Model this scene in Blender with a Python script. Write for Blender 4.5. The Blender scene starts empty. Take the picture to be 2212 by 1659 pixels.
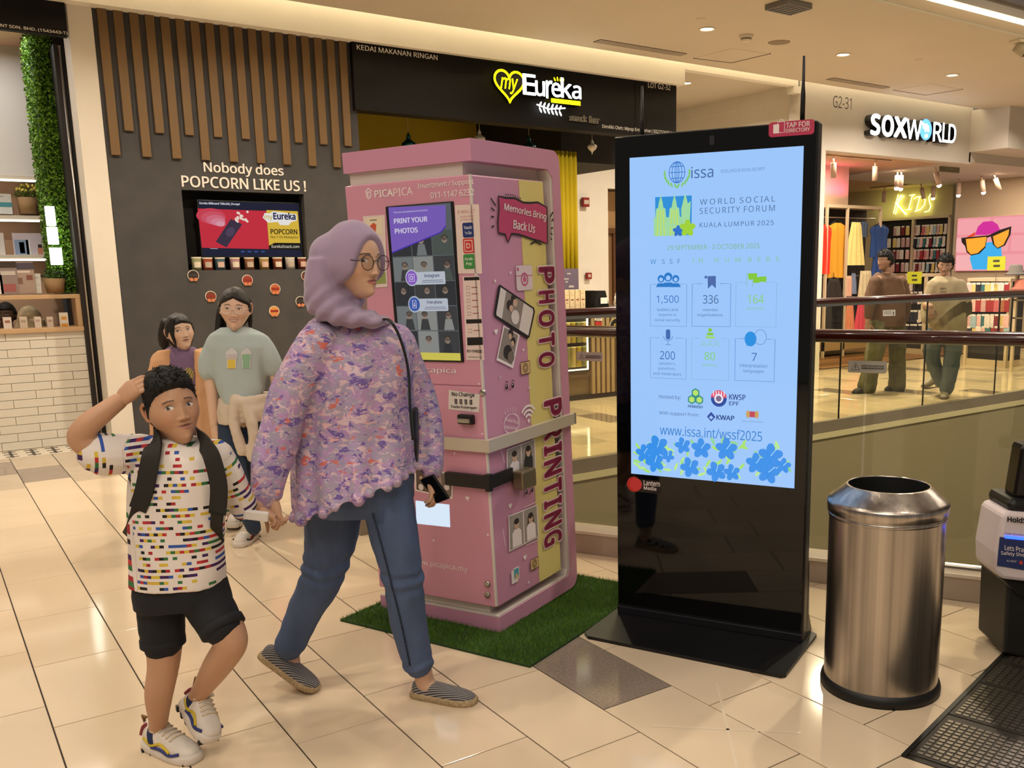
import bpy, bmesh, math, random
import numpy as np
from mathutils import Vector, Matrix, noise
random.seed(7)
SC = bpy.context.scene
COL = SC.collection
# ------------------------------------------------------------------ camera
IW, IH, FPX, PITCH, ROLL, YAW, CAMH = 2212, 1659, 2014.0, math.radians(10.49), math.radians(.73), math.radians(35.91), 1.5
PCX, PCY = IW / 2 + 173.5, IH / 2 + 126.6
_f = np.array([math.sin(YAW) * math.cos(PITCH), math.cos(YAW) * math.cos(PITCH), -math.sin(PITCH)])
_r = np.array([math.cos(YAW), -math.sin(YAW), 0.]); _d = np.cross(_f, _r)
_R = np.array([math.cos(ROLL) * _r + math.sin(ROLL) * _d, -math.sin(ROLL) * _r + math.cos(ROLL) * _d, _f])
cam = bpy.data.cameras.new('camera'); camo = bpy.data.objects.new('camera', cam); COL.objects.link(camo)
cam.sensor_fit = 'HORIZONTAL'; cam.sensor_width = 36; cam.lens = 36 * FPX / IW
cam.shift_x = -173.5 / IW; cam.shift_y = 126.6 / IW; cam.clip_start = .05; cam.clip_end = 200
_m = Matrix.Identity(4)
for i in range(3):
    _m[i][0] = _R[0][i]; _m[i][1] = -_R[1][i]; _m[i][2] = -_R[2][i]
_m[2][3] = CAMH
camo.matrix_world = _m
SC.camera = camo
# ------------------------------------------------------------------ world, exposure
SC.view_settings.view_transform = 'Standard'; SC.view_settings.look = 'None'
SC.view_settings.exposure = -0.42; SC.view_settings.gamma = 1.0; SC.view_settings.use_curve_mapping = False
try:
    SC.cycles.max_bounces = 6; SC.cycles.diffuse_bounces = 3; SC.cycles.glossy_bounces = 3; SC.cycles.transmission_bounces = 3; SC.cycles.transparent_max_bounces = 10; SC.cycles.caustics_reflective = False; SC.cycles.caustics_refractive = False
except Exception: pass
w = bpy.data.worlds.new('world'); SC.world = w; w.use_nodes = True
w.node_tree.nodes['Background'].inputs[0].default_value = (1.0, .91, .80, 1)
w.node_tree.nodes['Background'].inputs[1].default_value = .24
def area_light(name, loc, size, power, color, direction=(0, 0, -1), spread=math.pi, sy=None):
    l = bpy.data.lights.new(name, 'AREA'); l.shape = 'RECTANGLE'; l.size = size; l.size_y = sy or size; l.energy = power; l.color = color; l.spread = spread
    o = bpy.data.objects.new(name, l); COL.objects.link(o); o.location = loc
    o.rotation_euler = Vector(direction).to_track_quat('-Z', 'Y').to_euler(); return o
WARM = (1.0, .86, .69); NEUT = (1.0, .91, .80)
# unseen soft fill lights added to brighten people and machine from the viewer's side
area_light('hall_fill_light', (-1.5, -1.0, 4.6), 3.0, 105, (1.0, .90, .77), sy=3.0)
area_light('hall_fill_light', (2.2, 1.0, 4.6), 2.4, 14, (1.0, .90, .77), sy=2.0)
# ------------------------------------------------------------------ pixel helpers (points on real planes)
def ray(x, y): return _R.T @ np.array([(x - PCX) / FPX, (y - PCY) / FPX, 1.])
C0 = np.array([0, 0, CAMH])
def onZ(x, y, z=0.): d = ray(x, y); return C0 + (z - CAMH) / d[2] * d
def onY(x, y, Y): d = ray(x, y); return C0 + Y / d[1] * d
def onX(x, y, X): d = ray(x, y); return C0 + X / d[0] * d
def onP(x, y, p, n): d = ray(x, y); return C0 + np.dot(np.asarray(p) - C0, n) / np.dot(d, n) * d
FWD = np.array([math.sin(YAW), math.cos(YAW), 0.]); RGT = np.array([math.cos(YAW), -math.sin(YAW), 0.])
def at(x, y, dep): d = ray(x, y); return C0 + dep / np.dot(d, FWD) * d
# ------------------------------------------------------------------ materials
MATS = {}
def lin(c):
    if isinstance(c, str): c = tuple(int(c[i:i + 2], 16) / 255 for i in (0, 2, 4))
    return tuple((v / 12.92 if v <= .04045 else ((v + .055) / 1.055) ** 2.4) for v in c[:3]) + (1.,)
def mat(name, col=(.8, .8, .8), rough=.5, metal=0., spec=.5, emit=None, es=0., var=None, bump=None, trans=0., ior=1.45, alpha=1., coat=0., sheen=0., sss=0., attr=None, aniso=0.):
    if name in MATS: return MATS[name]
    m = bpy.data.materials.new(name); m.use_nodes = True; nt = m.node_tree; b = nt.nodes['Principled BSDF']
    I = b.inputs
    I['Base Color'].default_value = lin(col); I['Roughness'].default_value = rough; I['Metallic'].default_value = metal
    I['Specular IOR Level'].default_value = spec; I['IOR'].default_value = ior; I['Transmission Weight'].default_value = trans; I['Alpha'].default_value = alpha
    I['Coat Weight'].default_value = coat; I['Sheen Weight'].default_value = sheen; I['Anisotropic'].default_value = aniso
    if sss: I['Subsurface Weight'].default_value = sss; I['Subsurface Radius'].default_value = (.012, .005, .003); I['Subsurface Scale'].default_value = 1.
    if emit is not None: I['Emission Color'].default_value = lin(emit); I['Emission Strength'].default_value = es
    L = nt.links
    if attr:
        a = nt.nodes.new('ShaderNodeAttribute'); a.attribute_name = attr; L.new(a.outputs['Color'], I['Base Color'])
    if var:   # (scale, amount[, stretch xyz])
        tc = nt.nodes.new('ShaderNodeTexCoord'); mp = nt.nodes.new('ShaderNodeMapping'); nz = nt.nodes.new('ShaderNodeTexNoise')
        mp.inputs['Scale'].default_value = var[2] if len(var) > 2 else (1, 1, 1)
        nz.inputs['Scale'].default_value = var[0]; nz.inputs['Detail'].default_value = 5
        L.new(tc.outputs['Object'], mp.inputs[0]); L.new(mp.outputs[0], nz.inputs['Vector'])
        mr = nt.nodes.new('ShaderNodeMapRange'); mr.inputs[1].default_value = .25; mr.inputs[2].default_value = .75; mr.inputs[3].default_value = 1 - var[1]; mr.inputs[4].default_value = 1 + var[1]
        L.new(nz.outputs[0], mr.inputs[0])
        mx = nt.nodes.new('ShaderNodeVectorMath'); mx.operation = 'SCALE'; mx.inputs[0].default_value = lin(col)[:3]
        if attr: L.new(a.outputs['Color'], mx.inputs[0])
        L.new(mr.outputs[0], mx.inputs['Scale']); L.new(mx.outputs[0], I['Base Color'])
    if bump:  # (scale, strength[, stretch])
        tc = nt.nodes.new('ShaderNodeTexCoord'); mp = nt.nodes.new('ShaderNodeMapping'); nz = nt.nodes.new('ShaderNodeTexNoise'); bp = nt.nodes.new('ShaderNodeBump')
        mp.inputs['Scale'].default_value = bump[2] if len(bump) > 2 else (1, 1, 1); nz.inputs['Scale'].default_value = bump[0]; nz.inputs['Detail'].default_value = 4
        bp.inputs['Strength'].default_value = bump[1]; bp.inputs['Distance'].default_value = .01
        L.new(tc.outputs['Object'], mp.inputs[0]); L.new(mp.outputs[0], nz.inputs['Vector']); L.new(nz.outputs[0], bp.inputs['Height']); L.new(bp.outputs[0], I['Normal'])
    MATS[name] = m; return m
def emat(name, col='ffffff', s=1., rough=.4, base='101010', spec=.5):
    return mat(name, base, rough, emit=col, es=s * 1.34, spec=spec)
def glass(name, col, tint=.9, rough=0.):
    "clear thin pane: mostly see-through with a fresnel mirror, tinted"
    if name in MATS: return MATS[name]
    m = bpy.data.materials.new(name); m.use_nodes = True; nt = m.node_tree; nt.nodes.clear()
    o = nt.nodes.new('ShaderNodeOutputMaterial'); t = nt.nodes.new('ShaderNodeBsdfTransparent'); g = nt.nodes.new('ShaderNodeBsdfGlossy'); fr = nt.nodes.new('ShaderNodeFresnel'); mx = nt.nodes.new('ShaderNodeMixShader')
    fr.inputs[0].default_value = 1.5; t.inputs[0].default_value = lin(col); g.inputs['Roughness'].default_value = rough; g.inputs[0].default_value = (1, 1, 1, 1)
    gm = nt.nodes.new('ShaderNodeNewGeometry'); iv = nt.nodes.new('ShaderNodeMath'); iv.operation = 'SUBTRACT'; iv.inputs[0].default_value = 1.; ml = nt.nodes.new('ShaderNodeMath'); ml.operation = 'MULTIPLY'
    nt.links.new(gm.outputs['Backfacing'], iv.inputs[1]); nt.links.new(iv.outputs[0], ml.inputs[0]); nt.links.new(fr.outputs[0], ml.inputs[1])
    nt.links.new(ml.outputs[0], mx.inputs[0]); nt.links.new(t.outputs[0], mx.inputs[1]); nt.links.new(g.outputs[0], mx.inputs[2]); nt.links.new(mx.outputs[0], o.inputs[0])
    MATS[name] = m; return m
# ------------------------------------------------------------------ objects
def tag(o, label=None, cat=None, group=None, kind=None):
    if label: o['label'] = label
    if cat: o['category'] = cat
    if group: o['group'] = group
    if kind: o['kind'] = kind
    return o
def empty(name, loc=(0, 0, 0), mtx=None, parent=None):
    o = bpy.data.objects.new(name, None); COL.objects.link(o)
    if mtx is not None: o.matrix_world = mtx
    else: o.location = loc
    if parent: o.parent = parent
    return o
def thing(name, label, cat, loc=(0, 0, 0), mtx=None, group=None): return tag(empty(name, loc, mtx), label, cat, group)
def copy_tree(o, parent=None):
    c = o.copy(); COL.objects.link(c); c.parent = parent
    for ch in list(o.children): copy_tree(ch, c)
    return c
class MB:
    def __init__(s): s.v = []; s.f = []; s.mi = []; s.m = 0; s.sm = []; s.smooth = False
    def add(s, vs, fs):
        n = len(s.v); s.v += [tuple(map(float, p)) for p in vs]
        for f in fs: s.f.append([i + n for i in f]); s.mi.append(s.m); s.sm.append(s.smooth)
        return s
    def box(s, a, b, rz=0., c=None):
        x0, y0, z0 = a; x1, y1, z1 = b
        P = [(x0, y0, z0), (x1, y0, z0), (x1, y1, z0), (x0, y1, z0), (x0, y0, z1), (x1, y0, z1), (x1, y1, z1), (x0, y1, z1)]
        if rz:
            cx, cy = c if c else ((x0 + x1) / 2, (y0 + y1) / 2); C_, S_ = math.cos(rz), math.sin(rz)
            P = [(cx + (x - cx) * C_ - (y - cy) * S_, cy + (x - cx) * S_ + (y - cy) * C_, z) for x, y, z in P]
        return s.add(P, [(0, 3, 2, 1), (4, 5, 6, 7), (0, 1, 5, 4), (1, 2, 6, 5), (2, 3, 7, 6), (3, 0, 4, 7)])
    def bbox(s, a, b, r=.004):
        "box with chamfered edges"
        bm = bmesh.new(); bmesh.ops.create_cube(bm, size=1)
        for v in bm.verts: v.co = Vector([(a[i] + b[i]) / 2 + v.co[i] * (b[i] - a[i]) for i in range(3)])
        bmesh.ops.bevel(bm, geom=bm.edges[:], offset=r, segments=2, affect='EDGES', profile=.5)
        bm.verts.index_update(); s.add([v.co[:] for v in bm.verts], [[v.index for v in f.verts] for f in bm.faces]); bm.free(); return s
    def prism(s, pts, o, ux, uy, n, d):
        "polygon pts (2d) in frame o,ux,uy extruded by d along n"
        o, ux, uy, n = map(np.asarray, (o, ux, uy, n)); k = len(pts)
        A = [o + ux * p[0] + uy * p[1] for p in pts]; B = [a + n * d for a in A]
        return s.add(A + B, [list(range(k))[::-1], list(range(k, 2 * k))] + [(i, (i + 1) % k, k + (i + 1) % k, k + i) for i in range(k)])
    def poly(s, pts): return s.add(pts, [list(range(len(pts)))])
    def tube(s, path, r, n=10, caps=True):
        path = [Vector(p) for p in path]; K = len(path); r = r if isinstance(r, (list, tuple)) else [r] * K; rings = []; up = None
        for i, p in enumerate(path):
            t = (path[min(i + 1, K - 1)] - path[max(i - 1, 0)]).normalized()
            if up is None: up = Vector((0, 0, 1)) if abs(t.z) < .9 else Vector((1, 0, 0))
            a = t.cross(up); a = a.normalized() if a.length > 1e-6 else t.orthogonal().normalized(); bb = a.cross(t).normalized(); up = bb
            rr = r[i] if isinstance(r[i], (tuple, list)) else (r[i], r[i])
            rings.append([p + a * rr[0] * math.cos(2 * math.pi * k / n) + bb * rr[1] * math.sin(2 * math.pi * k / n) for k in range(n)])
        V = [q[:] for R_ in rings for q in R_]; F = [(i * n + k, i * n + (k + 1) % n, (i + 1) * n + (k + 1) % n, (i + 1) * n + k) for i in range(K - 1) for k in range(n)]
        if caps: F += [tuple(range(n))[::-1], tuple(range((K - 1) * n, K * n))]
        return s.add(V, F)
    def lathe(s, prof, o=(0, 0, 0), n=32, caps=False):
        V = [(o[0] + r * math.cos(2 * math.pi * k / n), o[1] + r * math.sin(2 * math.pi * k / n), o[2] + z) for r, z in prof for k in range(n)]; K = len(prof)
        F = [(i * n + k, i * n + (k + 1) % n, (i + 1) * n + (k + 1) % n, (i + 1) * n + k) for i in range(K - 1) for k in range(n)]
        if caps: F += [tuple(range(n))[::-1], tuple(range((K - 1) * n, K * n))]
        return s.add(V, F)
    def sphere(s, c, r, nu=16, nv=10):
        r = r if isinstance(r, (tuple, list)) else (r, r, r)
        V = [(c[0] + r[0] * math.sin(math.pi * i / nv) * math.cos(2 * math.pi * k / nu), c[1] + r[1] * math.sin(math.pi * i / nv) * math.sin(2 * math.pi * k / nu), c[2] - r[2] * math.cos(math.pi * i / nv)) for i in range(nv + 1) for k in range(nu)]
        return s.add(V, [(i * nu + k, i * nu + (k + 1) % nu, (i + 1) * nu + (k + 1) % nu, (i + 1) * nu + k) for i in range(nv) for k in range(nu)])
    def mesh(s, name, mats):
        me = bpy.data.meshes.new(name); me.from_pydata(s.v, [], s.f)
        for m in (mats if isinstance(mats, (list, tuple)) else [mats]): me.materials.append(m)
        me.polygons.foreach_set('material_index', s.mi); me.polygons.foreach_set('use_smooth', s.sm); me.update(); return me
    def build(s, name, mats, parent=None, loc=None, mtx=None):
        o = bpy.data.objects.new(name, s.mesh(name, mats)); COL.objects.link(o)
        if parent: o.parent = parent
        if loc is not None: o.location = loc
        if mtx is not None: o.matrix_world = mtx
        return o
def obj_from_mesh(name, me, parent=None, loc=None):
    o = bpy.data.objects.new(name, me); COL.objects.link(o)
    if parent: o.parent = parent
    if loc is not None: o.location = loc
    return o
def struct(name, mb, m, parent=None, label=None):
    o = mb.build(name, m, parent)
    if not parent: o['kind'] = 'structure'
    if label: o['label'] = label
    return o
def frame_mtx(o, ux, uy, uz):
    m = Matrix.Identity(4)
    for i in range(3): m[i][0] = ux[i]; m[i][1] = uy[i]; m[i][2] = uz[i]; m[i][3] = o[i]
    return m
# ------------------------------------------------------------------ lettering and flat print
_TX = {}
_TS = bpy.data.scenes.new('letters')      # scratch scene: shapes are evaluated there, then removed
def evaluated_mesh(o):
    _TS.collection.objects.link(o); vl = _TS.view_layers[0]; vl.update(); me = bpy.data.meshes.new_from_object(o.evaluated_get(vl.depsgraph)); _TS.collection.objects.unlink(o); return me
try: SANS = bpy.data.fonts.load(bpy.utils.system_resource('DATAFILES', path='fonts') + '/NotoSansHebrew-Regular.woff2')
except Exception: SANS = None
try: CJK = bpy.data.fonts.load(bpy.utils.system_resource('DATAFILES', path='fonts') + '/Inter.woff2')      # falls back to the built-in Chinese glyphs
except Exception: CJK = None
GLY = {}
def load_glyphs(chars, font):
    "outline of every character once, from one scratch text"
    lines = ['H', 'HH', 'H H', 'H    H'] + ['H  %s  H' % c for c in chars]
    cu = bpy.data.curves.new('t', 'FONT'); cu.body = '\n'.join(lines); cu.size = 1; cu.resolution_u = 5; cu.space_line = 2.
    if font: cu.font = font
    me = evaluated_mesh(bpy.data.objects.new('t', cu)); V = np.array([v.co[:] for v in me.vertices]); F = [list(p.vertices) for p in me.polygons]; bpy.data.meshes.remove(me)
    row = np.round((.3 - V[:, 1]) / 2.).astype(int); mx = [V[row == i, 0].max() for i in range(4)]; aH = mx[1] - mx[0]; asp_ = mx[2] - mx[1]; pen = aH + 2 * asp_; GLY[' '] = (np.zeros((0, 3)), [], [], asp_)
    by = {}
    for f in F: by.setdefault(int(row[f[0]]), []).append(f)
    for k, c in enumerate(chars):
        r = k + 4; adv = V[row == r, 0].max() - mx[3]; fs = [f for f in by.get(r, []) if aH + .02 < V[f, 0].mean() < pen + adv + 2 * asp_ - .02]
        if not fs: GLY[c] = (np.zeros((0, 3)), [], [], adv); continue
        ids = sorted({i for f in fs for i in f}); mp = {v: n for n, v in enumerate(ids)}; P = V[ids] - np.array([pen, -2. * r, 0]); fs = [[mp[i] for i in f] for f in fs]; ec = {}
        for f in fs:
            for a, b in zip(f, f[1:] + f[:1]): ec[(a, b)] = 1
        GLY[c] = (P, fs, [e for e in ec if (e[1], e[0]) not in ec], adv)
def text_raw(s, bold=0., depth=0., shear=0., space=1.):
    k = (s, bold, depth, shear, space)
    if k in _TX: return _TX[k]
    if not GLY: load_glyphs([chr(i) for i in range(33, 127)] + ['·'], SANS); load_glyphs(list('没有找钱'), CJK)
    VV = []; FF = []; n = 0; lines = s.split('\n'); q = bold * .8; wid = [sum(GLY.get(c, GLY[' '])[3] for c in l) for l in lines]
    for li, l in enumerate(lines):
        x = (max(wid) - wid[li]) / 2
        for c in l:
            P, fs, ed, adv = GLY.get(c, GLY[' '])
            if len(P):
                for j, (dx, dy) in enumerate(((0, 0), (1, 0), (-1, 0), (0, .8), (0, -.8), (.7, .6), (-.7, .6), (.7, -.6), (-.7, -.6)) if bold else ((0, 0),)):   # heavier weight: copies nudged sideways and up
                    Q = P + np.array([x + dx * q, -li * 1.05 + dy * q, 0]); Q[:, 0] += shear * Q[:, 1]; Q[:, 2] = depth / 2 + j * 1.2e-4; VV.append(Q); FF += [[i + n for i in f] for f in fs]; m = len(Q)
                    if depth: B = Q.copy(); B[:, 2] = -depth / 2; VV.append(B); FF += [[b + n, a + n, a + n + m, b + n + m] for a, b in ed]; m *= 2
                    n += m
            x += adv * space
    _TX[k] = (np.vstack(VV) if VV else np.zeros((1, 3)), FF); return _TX[k]
class Face:
    "a flat printed face: local frame o, ux, uz (unit), normal n outwards; px() maps a photo point onto it"
    def __init__(s, o, ux, uz, n, world=None):
        s.o, s.ux, s.uz, s.n = map(np.asarray, (o, ux, uz, n)); W = world if world is not None else np.eye(4); W = np.array(W)
        s.wo = W[:3, :3] @ s.o + W[:3, 3]; s.wx = W[:3, :3] @ s.ux; s.wz = W[:3, :3] @ s.uz; s.wn = W[:3, :3] @ s.n
    def px(s, x, y): p = onP(x, y, s.wo, s.wn) - s.wo; return np.array([p @ s.wx, p @ s.wz])
    def p3(s, st, lift=.001): return s.o + s.ux * st[0] + s.uz * st[1] + s.n * lift
class Print:
    "flat shapes and letters gathered on a Face into one mesh"
    def __init__(s, face, lift=.001): s.F = face; s.b = MB(); s.mats = []; s.lift = lift
    def _m(s, m):
        if m not in s.mats: s.mats.append(m)
        s.b.m = s.mats.index(m)
    def up(s, d=.0005): s.lift += d; return s
    def st(s, pts, m): s._m(m); s.b.poly([s.F.p3(p, s.lift) for p in pts]); return s
    def poly(s, pts, m): return s.st([s.F.px(*p) for p in pts], m)
    def rect(s, a, b, m): return s.st([(a[0], a[1]), (b[0], a[1]), (b[0], b[1]), (a[0], b[1])], m)
    def rrect(s, a, b, r, m, k=5):
        x0, x1 = sorted((a[0], b[0])); y0, y1 = sorted((a[1], b[1])); P = []
        for cx, cy, t0 in ((x1 - r, y1 - r, 0), (x0 + r, y1 - r, 90), (x0 + r, y0 + r, 180), (x1 - r, y0 + r, 270)):
            P += [(cx + r * math.cos(math.radians(t0 + 90 * i / k)), cy + r * math.sin(math.radians(t0 + 90 * i / k))) for i in range(k + 1)]
        return s.st(P, m)
    def disc(s, c, r, m, n=20, ry=None, a=0.):
        ry = ry or r; ca, sa = math.cos(a), math.sin(a)
        return s.st([(c[0] + r * math.cos(t) * ca - ry * math.sin(t) * sa, c[1] + r * math.cos(t) * sa + ry * math.sin(t) * ca) for t in (2 * math.pi * i / n for i in range(n))], m)
    def line(s, pts, wd, m, closed=False):
        s._m(m); P = [np.array(p, float) for p in pts]; K = len(P); L = []; R_ = []
        for i in range(K):
            a = P[i - 1] if (i or closed) else P[i]; b = P[(i + 1) % K] if (i < K - 1 or closed) else P[i]
            t = (b - a); t /= max(np.linalg.norm(t), 1e-9); nn = np.array([-t[1], t[0]]) * wd / 2; L.append(P[i] + nn); R_.append(P[i] - nn)
        V = [s.F.p3(p, s.lift) for p in L + R_]
        s.b.add(V, [(i, (i + 1) % K, K + (i + 1) % K, K + i) for i in range(K if closed else K - 1)]); return s
    def pline(s, pts, wd, m, closed=False): return s.line([s.F.px(*p) for p in pts], wd, m, closed)
    def ring(s, c, r, wd, m, n=24, t0=0, t1=2 * math.pi, ry=None):
        ry = ry or r; full = abs(t1 - t0 - 2 * math.pi) < 1e-6; N = n if full else n + 1
        return s.line([(c[0] + r * math.cos(t0 + (t1 - t0) * i / n), c[1] + ry * math.sin(t0 + (t1 - t0) * i / n)) for i in range(N)], wd, m, full)
    def text(s, t, a, b, m, bold=0., shear=0., space=1., depth=0., flipx=False):
        "letters filling the rectangle a..b (face coordinates)"
        V, F = text_raw(t, bold, depth, shear, space); s._m(m)
        x0, y0 = V[:, 0].min(), V[:, 1].min(); sx = (b[0] - a[0]) / max(V[:, 0].max() - x0, 1e-6); sy = (b[1] - a[1]) / max(V[:, 1].max() - y0, 1e-6)
        P = [s.F.o + s.F.ux * (a[0] + (v[0] - x0) * sx) + s.F.uz * (a[1] + (v[1] - y0) * sy) + s.F.n * (s.lift + v[2] + depth / 2) for v in V]
        s.b.add(P, F); return s
    def ptext(s, t, bl, br, tl, m, **k):
        A, B, T = s.F.px(*bl), s.F.px(*br), s.F.px(*tl); y0 = (A[1] + B[1]) / 2
        if k.pop('slant', False):   # baseline runs at an angle
            V, F = text_raw(t, k.get('bold', 0), k.get('depth', 0), k.get('shear', 0), k.get('space', 1.)); s._m(m)
            x0, yy = V[:, 0].min(), V[:, 1].min(); W_ = V[:, 0].max() - x0; H_ = V[:, 1].max() - yy; ex = (B - A) / W_; ey = (T - A) / H_
            s.b.add([s.F.p3(A + ex * (v[0] - x0) + ey * (v[1] - yy), s.lift + v[2] + k.get('depth', 0) / 2) for v in V], F); return s
        return s.text(t, (A[0], y0), (B[0], y0 + (T[1] - A[1])), m, **k)
    def build(s, name, parent=None, label=None):
        o = s.b.build(name, s.mats, parent)
        if label: o['label'] = label
        return o
# ================================================================== SETTING
YW, YB, ZC = 9.15, 9.0, 3.9
m_cream = mat('wall_paint_cream', 'ebe5d8', .7, var=(3, .03))
m_white = mat('paint_white', 'dcd3c4', .6, var=(4, .03))
m_ceil = mat('ceiling_paint', 'cdc2b0', .85, var=(1.5, .02))
m_greyw = mat('wall_plaster_grey', '403e3d', .75, var=(5, .16), bump=(60, .05))
m_black = mat('black_board', '0d0a09', .6, spec=.2, var=(8, .1))
m_grout = mat('tile_grout', '2a211a', .8)
m_slab = mat('slab_grey', '8f8579', .6, var=(4, .04))
# ---- floor tiles: running bond, 312 x 613 mm, laid along Y
def tile_mat(name, col, amt, sc, rough=.09):
    m = mat(name, col, rough, spec=.5, var=(sc, amt)); nt = m.node_tree; b = nt.nodes['Principled BSDF']
    oi = nt.nodes.new('ShaderNodeObjectInfo'); mr = nt.nodes.new('ShaderNodeMapRange'); mr.inputs[3].default_value = .95; mr.inputs[4].default_value = 1.04
    nt.links.new(oi.outputs['Random'], mr.inputs[0]); src = b.inputs['Base Color'].links[0].from_socket
    mx = nt.nodes.new('ShaderNodeVectorMath'); mx.operation = 'SCALE'; nt.links.new(src, mx.inputs[0]); nt.links.new(mr.outputs[0], mx.inputs['Scale']); nt.links.new(mx.outputs[0], b.inputs['Base Color'])
    return m
m_tile = tile_mat('floor_tile_cream', 'd8c4a8', .035, 2.5)
m_tileg = tile_mat('floor_tile_granite_grey', '8a7c70', .22, 90)
m_tilem = tile_mat('floor_tile_grey_beige', 'bfae97', .05, 12)
VOID = [(2.19, 5.0), (3.87, 2.0), (4.6, 1.2), (15, 1.2), (15, 6.02), (2.19, 6.02)]
def half_clip(P, a, b, keep_out):
    "part of polygon P right (outside) or left (inside) of edge a->b"
    def sd(p): v = (b[0] - a[0]) * (p[1] - a[1]) - (b[1] - a[1]) * (p[0] - a[0]); return -v if keep_out else v
    out = []
    for i in range(len(P)):
        p, q = P[i], P[(i + 1) % len(P)]; dp, dq = sd(p), sd(q)
        if dp >= 0: out.append(p)
        if (dp > 1e-9 and dq < -1e-9) or (dp < -1e-9 and dq > 1e-9): t = dp / (dp - dq); out.append((p[0] + (q[0] - p[0]) * t, p[1] + (q[1] - p[1]) * t))
    return out if len(out) > 2 else []
def minus_void(P):
    outs = []; cur = P
    for i in range(len(VOID)):
        a, b = VOID[i], VOID[(i + 1) % len(VOID)]
        o = half_clip(cur, a, b, True)
        if o: outs.append(o)
        cur = half_clip(cur, a, b, False)
        if not cur: break
    def area(p): return abs(sum(p[i - 1][0] * p[i][1] - p[i][0] * p[i - 1][1] for i in range(len(p)))) / 2
    return [o for o in outs if area(o) > .0015]
fl = MB()
X0, X1, Y0, Y1 = -6., 22., -5., 9.14
for P in minus_void([(X0, Y0), (X1, Y0), (X1, Y1), (X0, Y1)]): fl.prism(P, (0, 0, -.3), (1, 0, 0), (0, 1, 0), (0, 0, 1), .296)
floor = struct('floor', fl, m_grout, label='polished cream floor tiles laid in a running bond')
TX0, TDX, TL = .231, .3117, .613
def tile_shape(P, lift=0.):
    cx = sum(p[0] for p in P) / len(P); cy = sum(p[1] for p in P) / len(P); g = .0024
    b = MB(); Q = []
    for p in P:
        d = math.hypot(p[0] - cx, p[1] - cy) or 1; Q.append((p[0] - (g if p[0] > cx else -g), p[1] - (g if p[1] > cy else -g)))
    I = [(q[0] - (.0015 if q[0] > cx else -.0015), q[1] - (.0015 if q[1] > cy else -.0015)) for q in Q]; k = len(Q)
    b.add([(x - cx, y - cy, -.006) for x, y in Q] + [(x - cx, y - cy, -.0012) for x, y in Q] + [(x - cx, y - cy, 0) for x, y in I],
          [tuple(range(2 * k, 3 * k))] + [(i, (i + 1) % k, k + (i + 1) % k, k + i) for i in range(k)] + [(k + i, k + (i + 1) % k, 2 * k + (i + 1) % k, 2 * k + i) for i in range(k)])
    return b, (cx, cy, 0)
full_me = {}
cands = []
for k in range(-20, 70):
    xa = TX0 + TDX * k; xb = xa + TDX; ph = (2.424 if k % 2 else 2.225)   # strip k lies right of line k
    if k % 2 == 0: ph = 2.225
    for j in range(-14, 14):
        ya = ph + TL * j; yb = ya + TL
        if xa < X0 or xb > X1 or ya < Y0 or ya > Y1 - .02: continue
        P = [(xa, ya), (xb, ya), (xb, min(yb, Y1)), (xa, min(yb, Y1))]
        cx, cy = (xa + xb) / 2, (ya + min(yb, Y1)) / 2
        c = _R @ (np.array([cx, cy, 0]) - C0); vis = c[2] > .5 and -60 < PCX + FPX * c[0] / c[2] < IW + 60 and PCY + FPX * c[1] / c[2] < IH + 90
        col = m_tile
        if abs(cx - (TX0 + TDX * 5.5)) < .05 and abs(cy - 2.73) < .2: col = m_tileg
        if cy > 8.0 and cx < 2.0: col = m_tilem if (k + j) % 5 else m_tileg
        if cy > 6.2 and cx > 4.0: col = m_tileg if ((k * 7 + j * 3) % 11 == 0) else (m_tilem if (k + 2 * j) % 7 == 0 else m_tile)
        cands.append((0 if vis else 1, c[2], P, col))
cands.sort(key=lambda t: (t[0], t[1]))
rest = MB(); npart = 0; rest_m = [m_tile, m_tileg, m_tilem]
for hid, dep, P, col in cands:
    area = lambda p: abs(sum(p[i - 1][0] * p[i][1] - p[i][0] * p[i - 1][1] for i in range(len(p)))) / 2
    for Q in minus_void(P):
        b, c = tile_shape(Q)
        if not hid and npart < 300:
            isfull = len(Q) == 4 and abs(area(Q) - TDX * TL) < 1e-4
            if isfull:
                if col.name not in full_me: full_me[col.name] = b.mesh('floor_tile', col)
                me = full_me[col.name]
            else: me = b.mesh('floor_tile', col)
            obj_from_mesh('floor_tile', me, floor, c); npart += 1
        else:
            rest.m = rest_m.index(col); rest.add([(v[0] + c[0], v[1] + c[1], v[2]) for v in b.v], b.f)
o = rest.build('floor_tile_field', rest_m, floor); o['kind'] = 'stuff'
for A, B_ in (((1548, 1475), (1592, 1659)), ((1406, 1568), (1730, 1583))):
    P, Q = onZ(*A), onZ(*B_); d = (Q - P) / np.linalg.norm(Q - P); s = np.array([-d[1], d[0], 0]) * .005; b = MB(); b.add([P + s + (0, 0, .0006), P - s + (0, 0, .0006), Q - s + (0, 0, .0006), Q + s + (0, 0, .0006)], [(0, 3, 2, 1)]); b.build('pale_line', mat('line_pale', 'dccbb2', .2), floor)  # two thin pale lines crossing on the tiles
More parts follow.
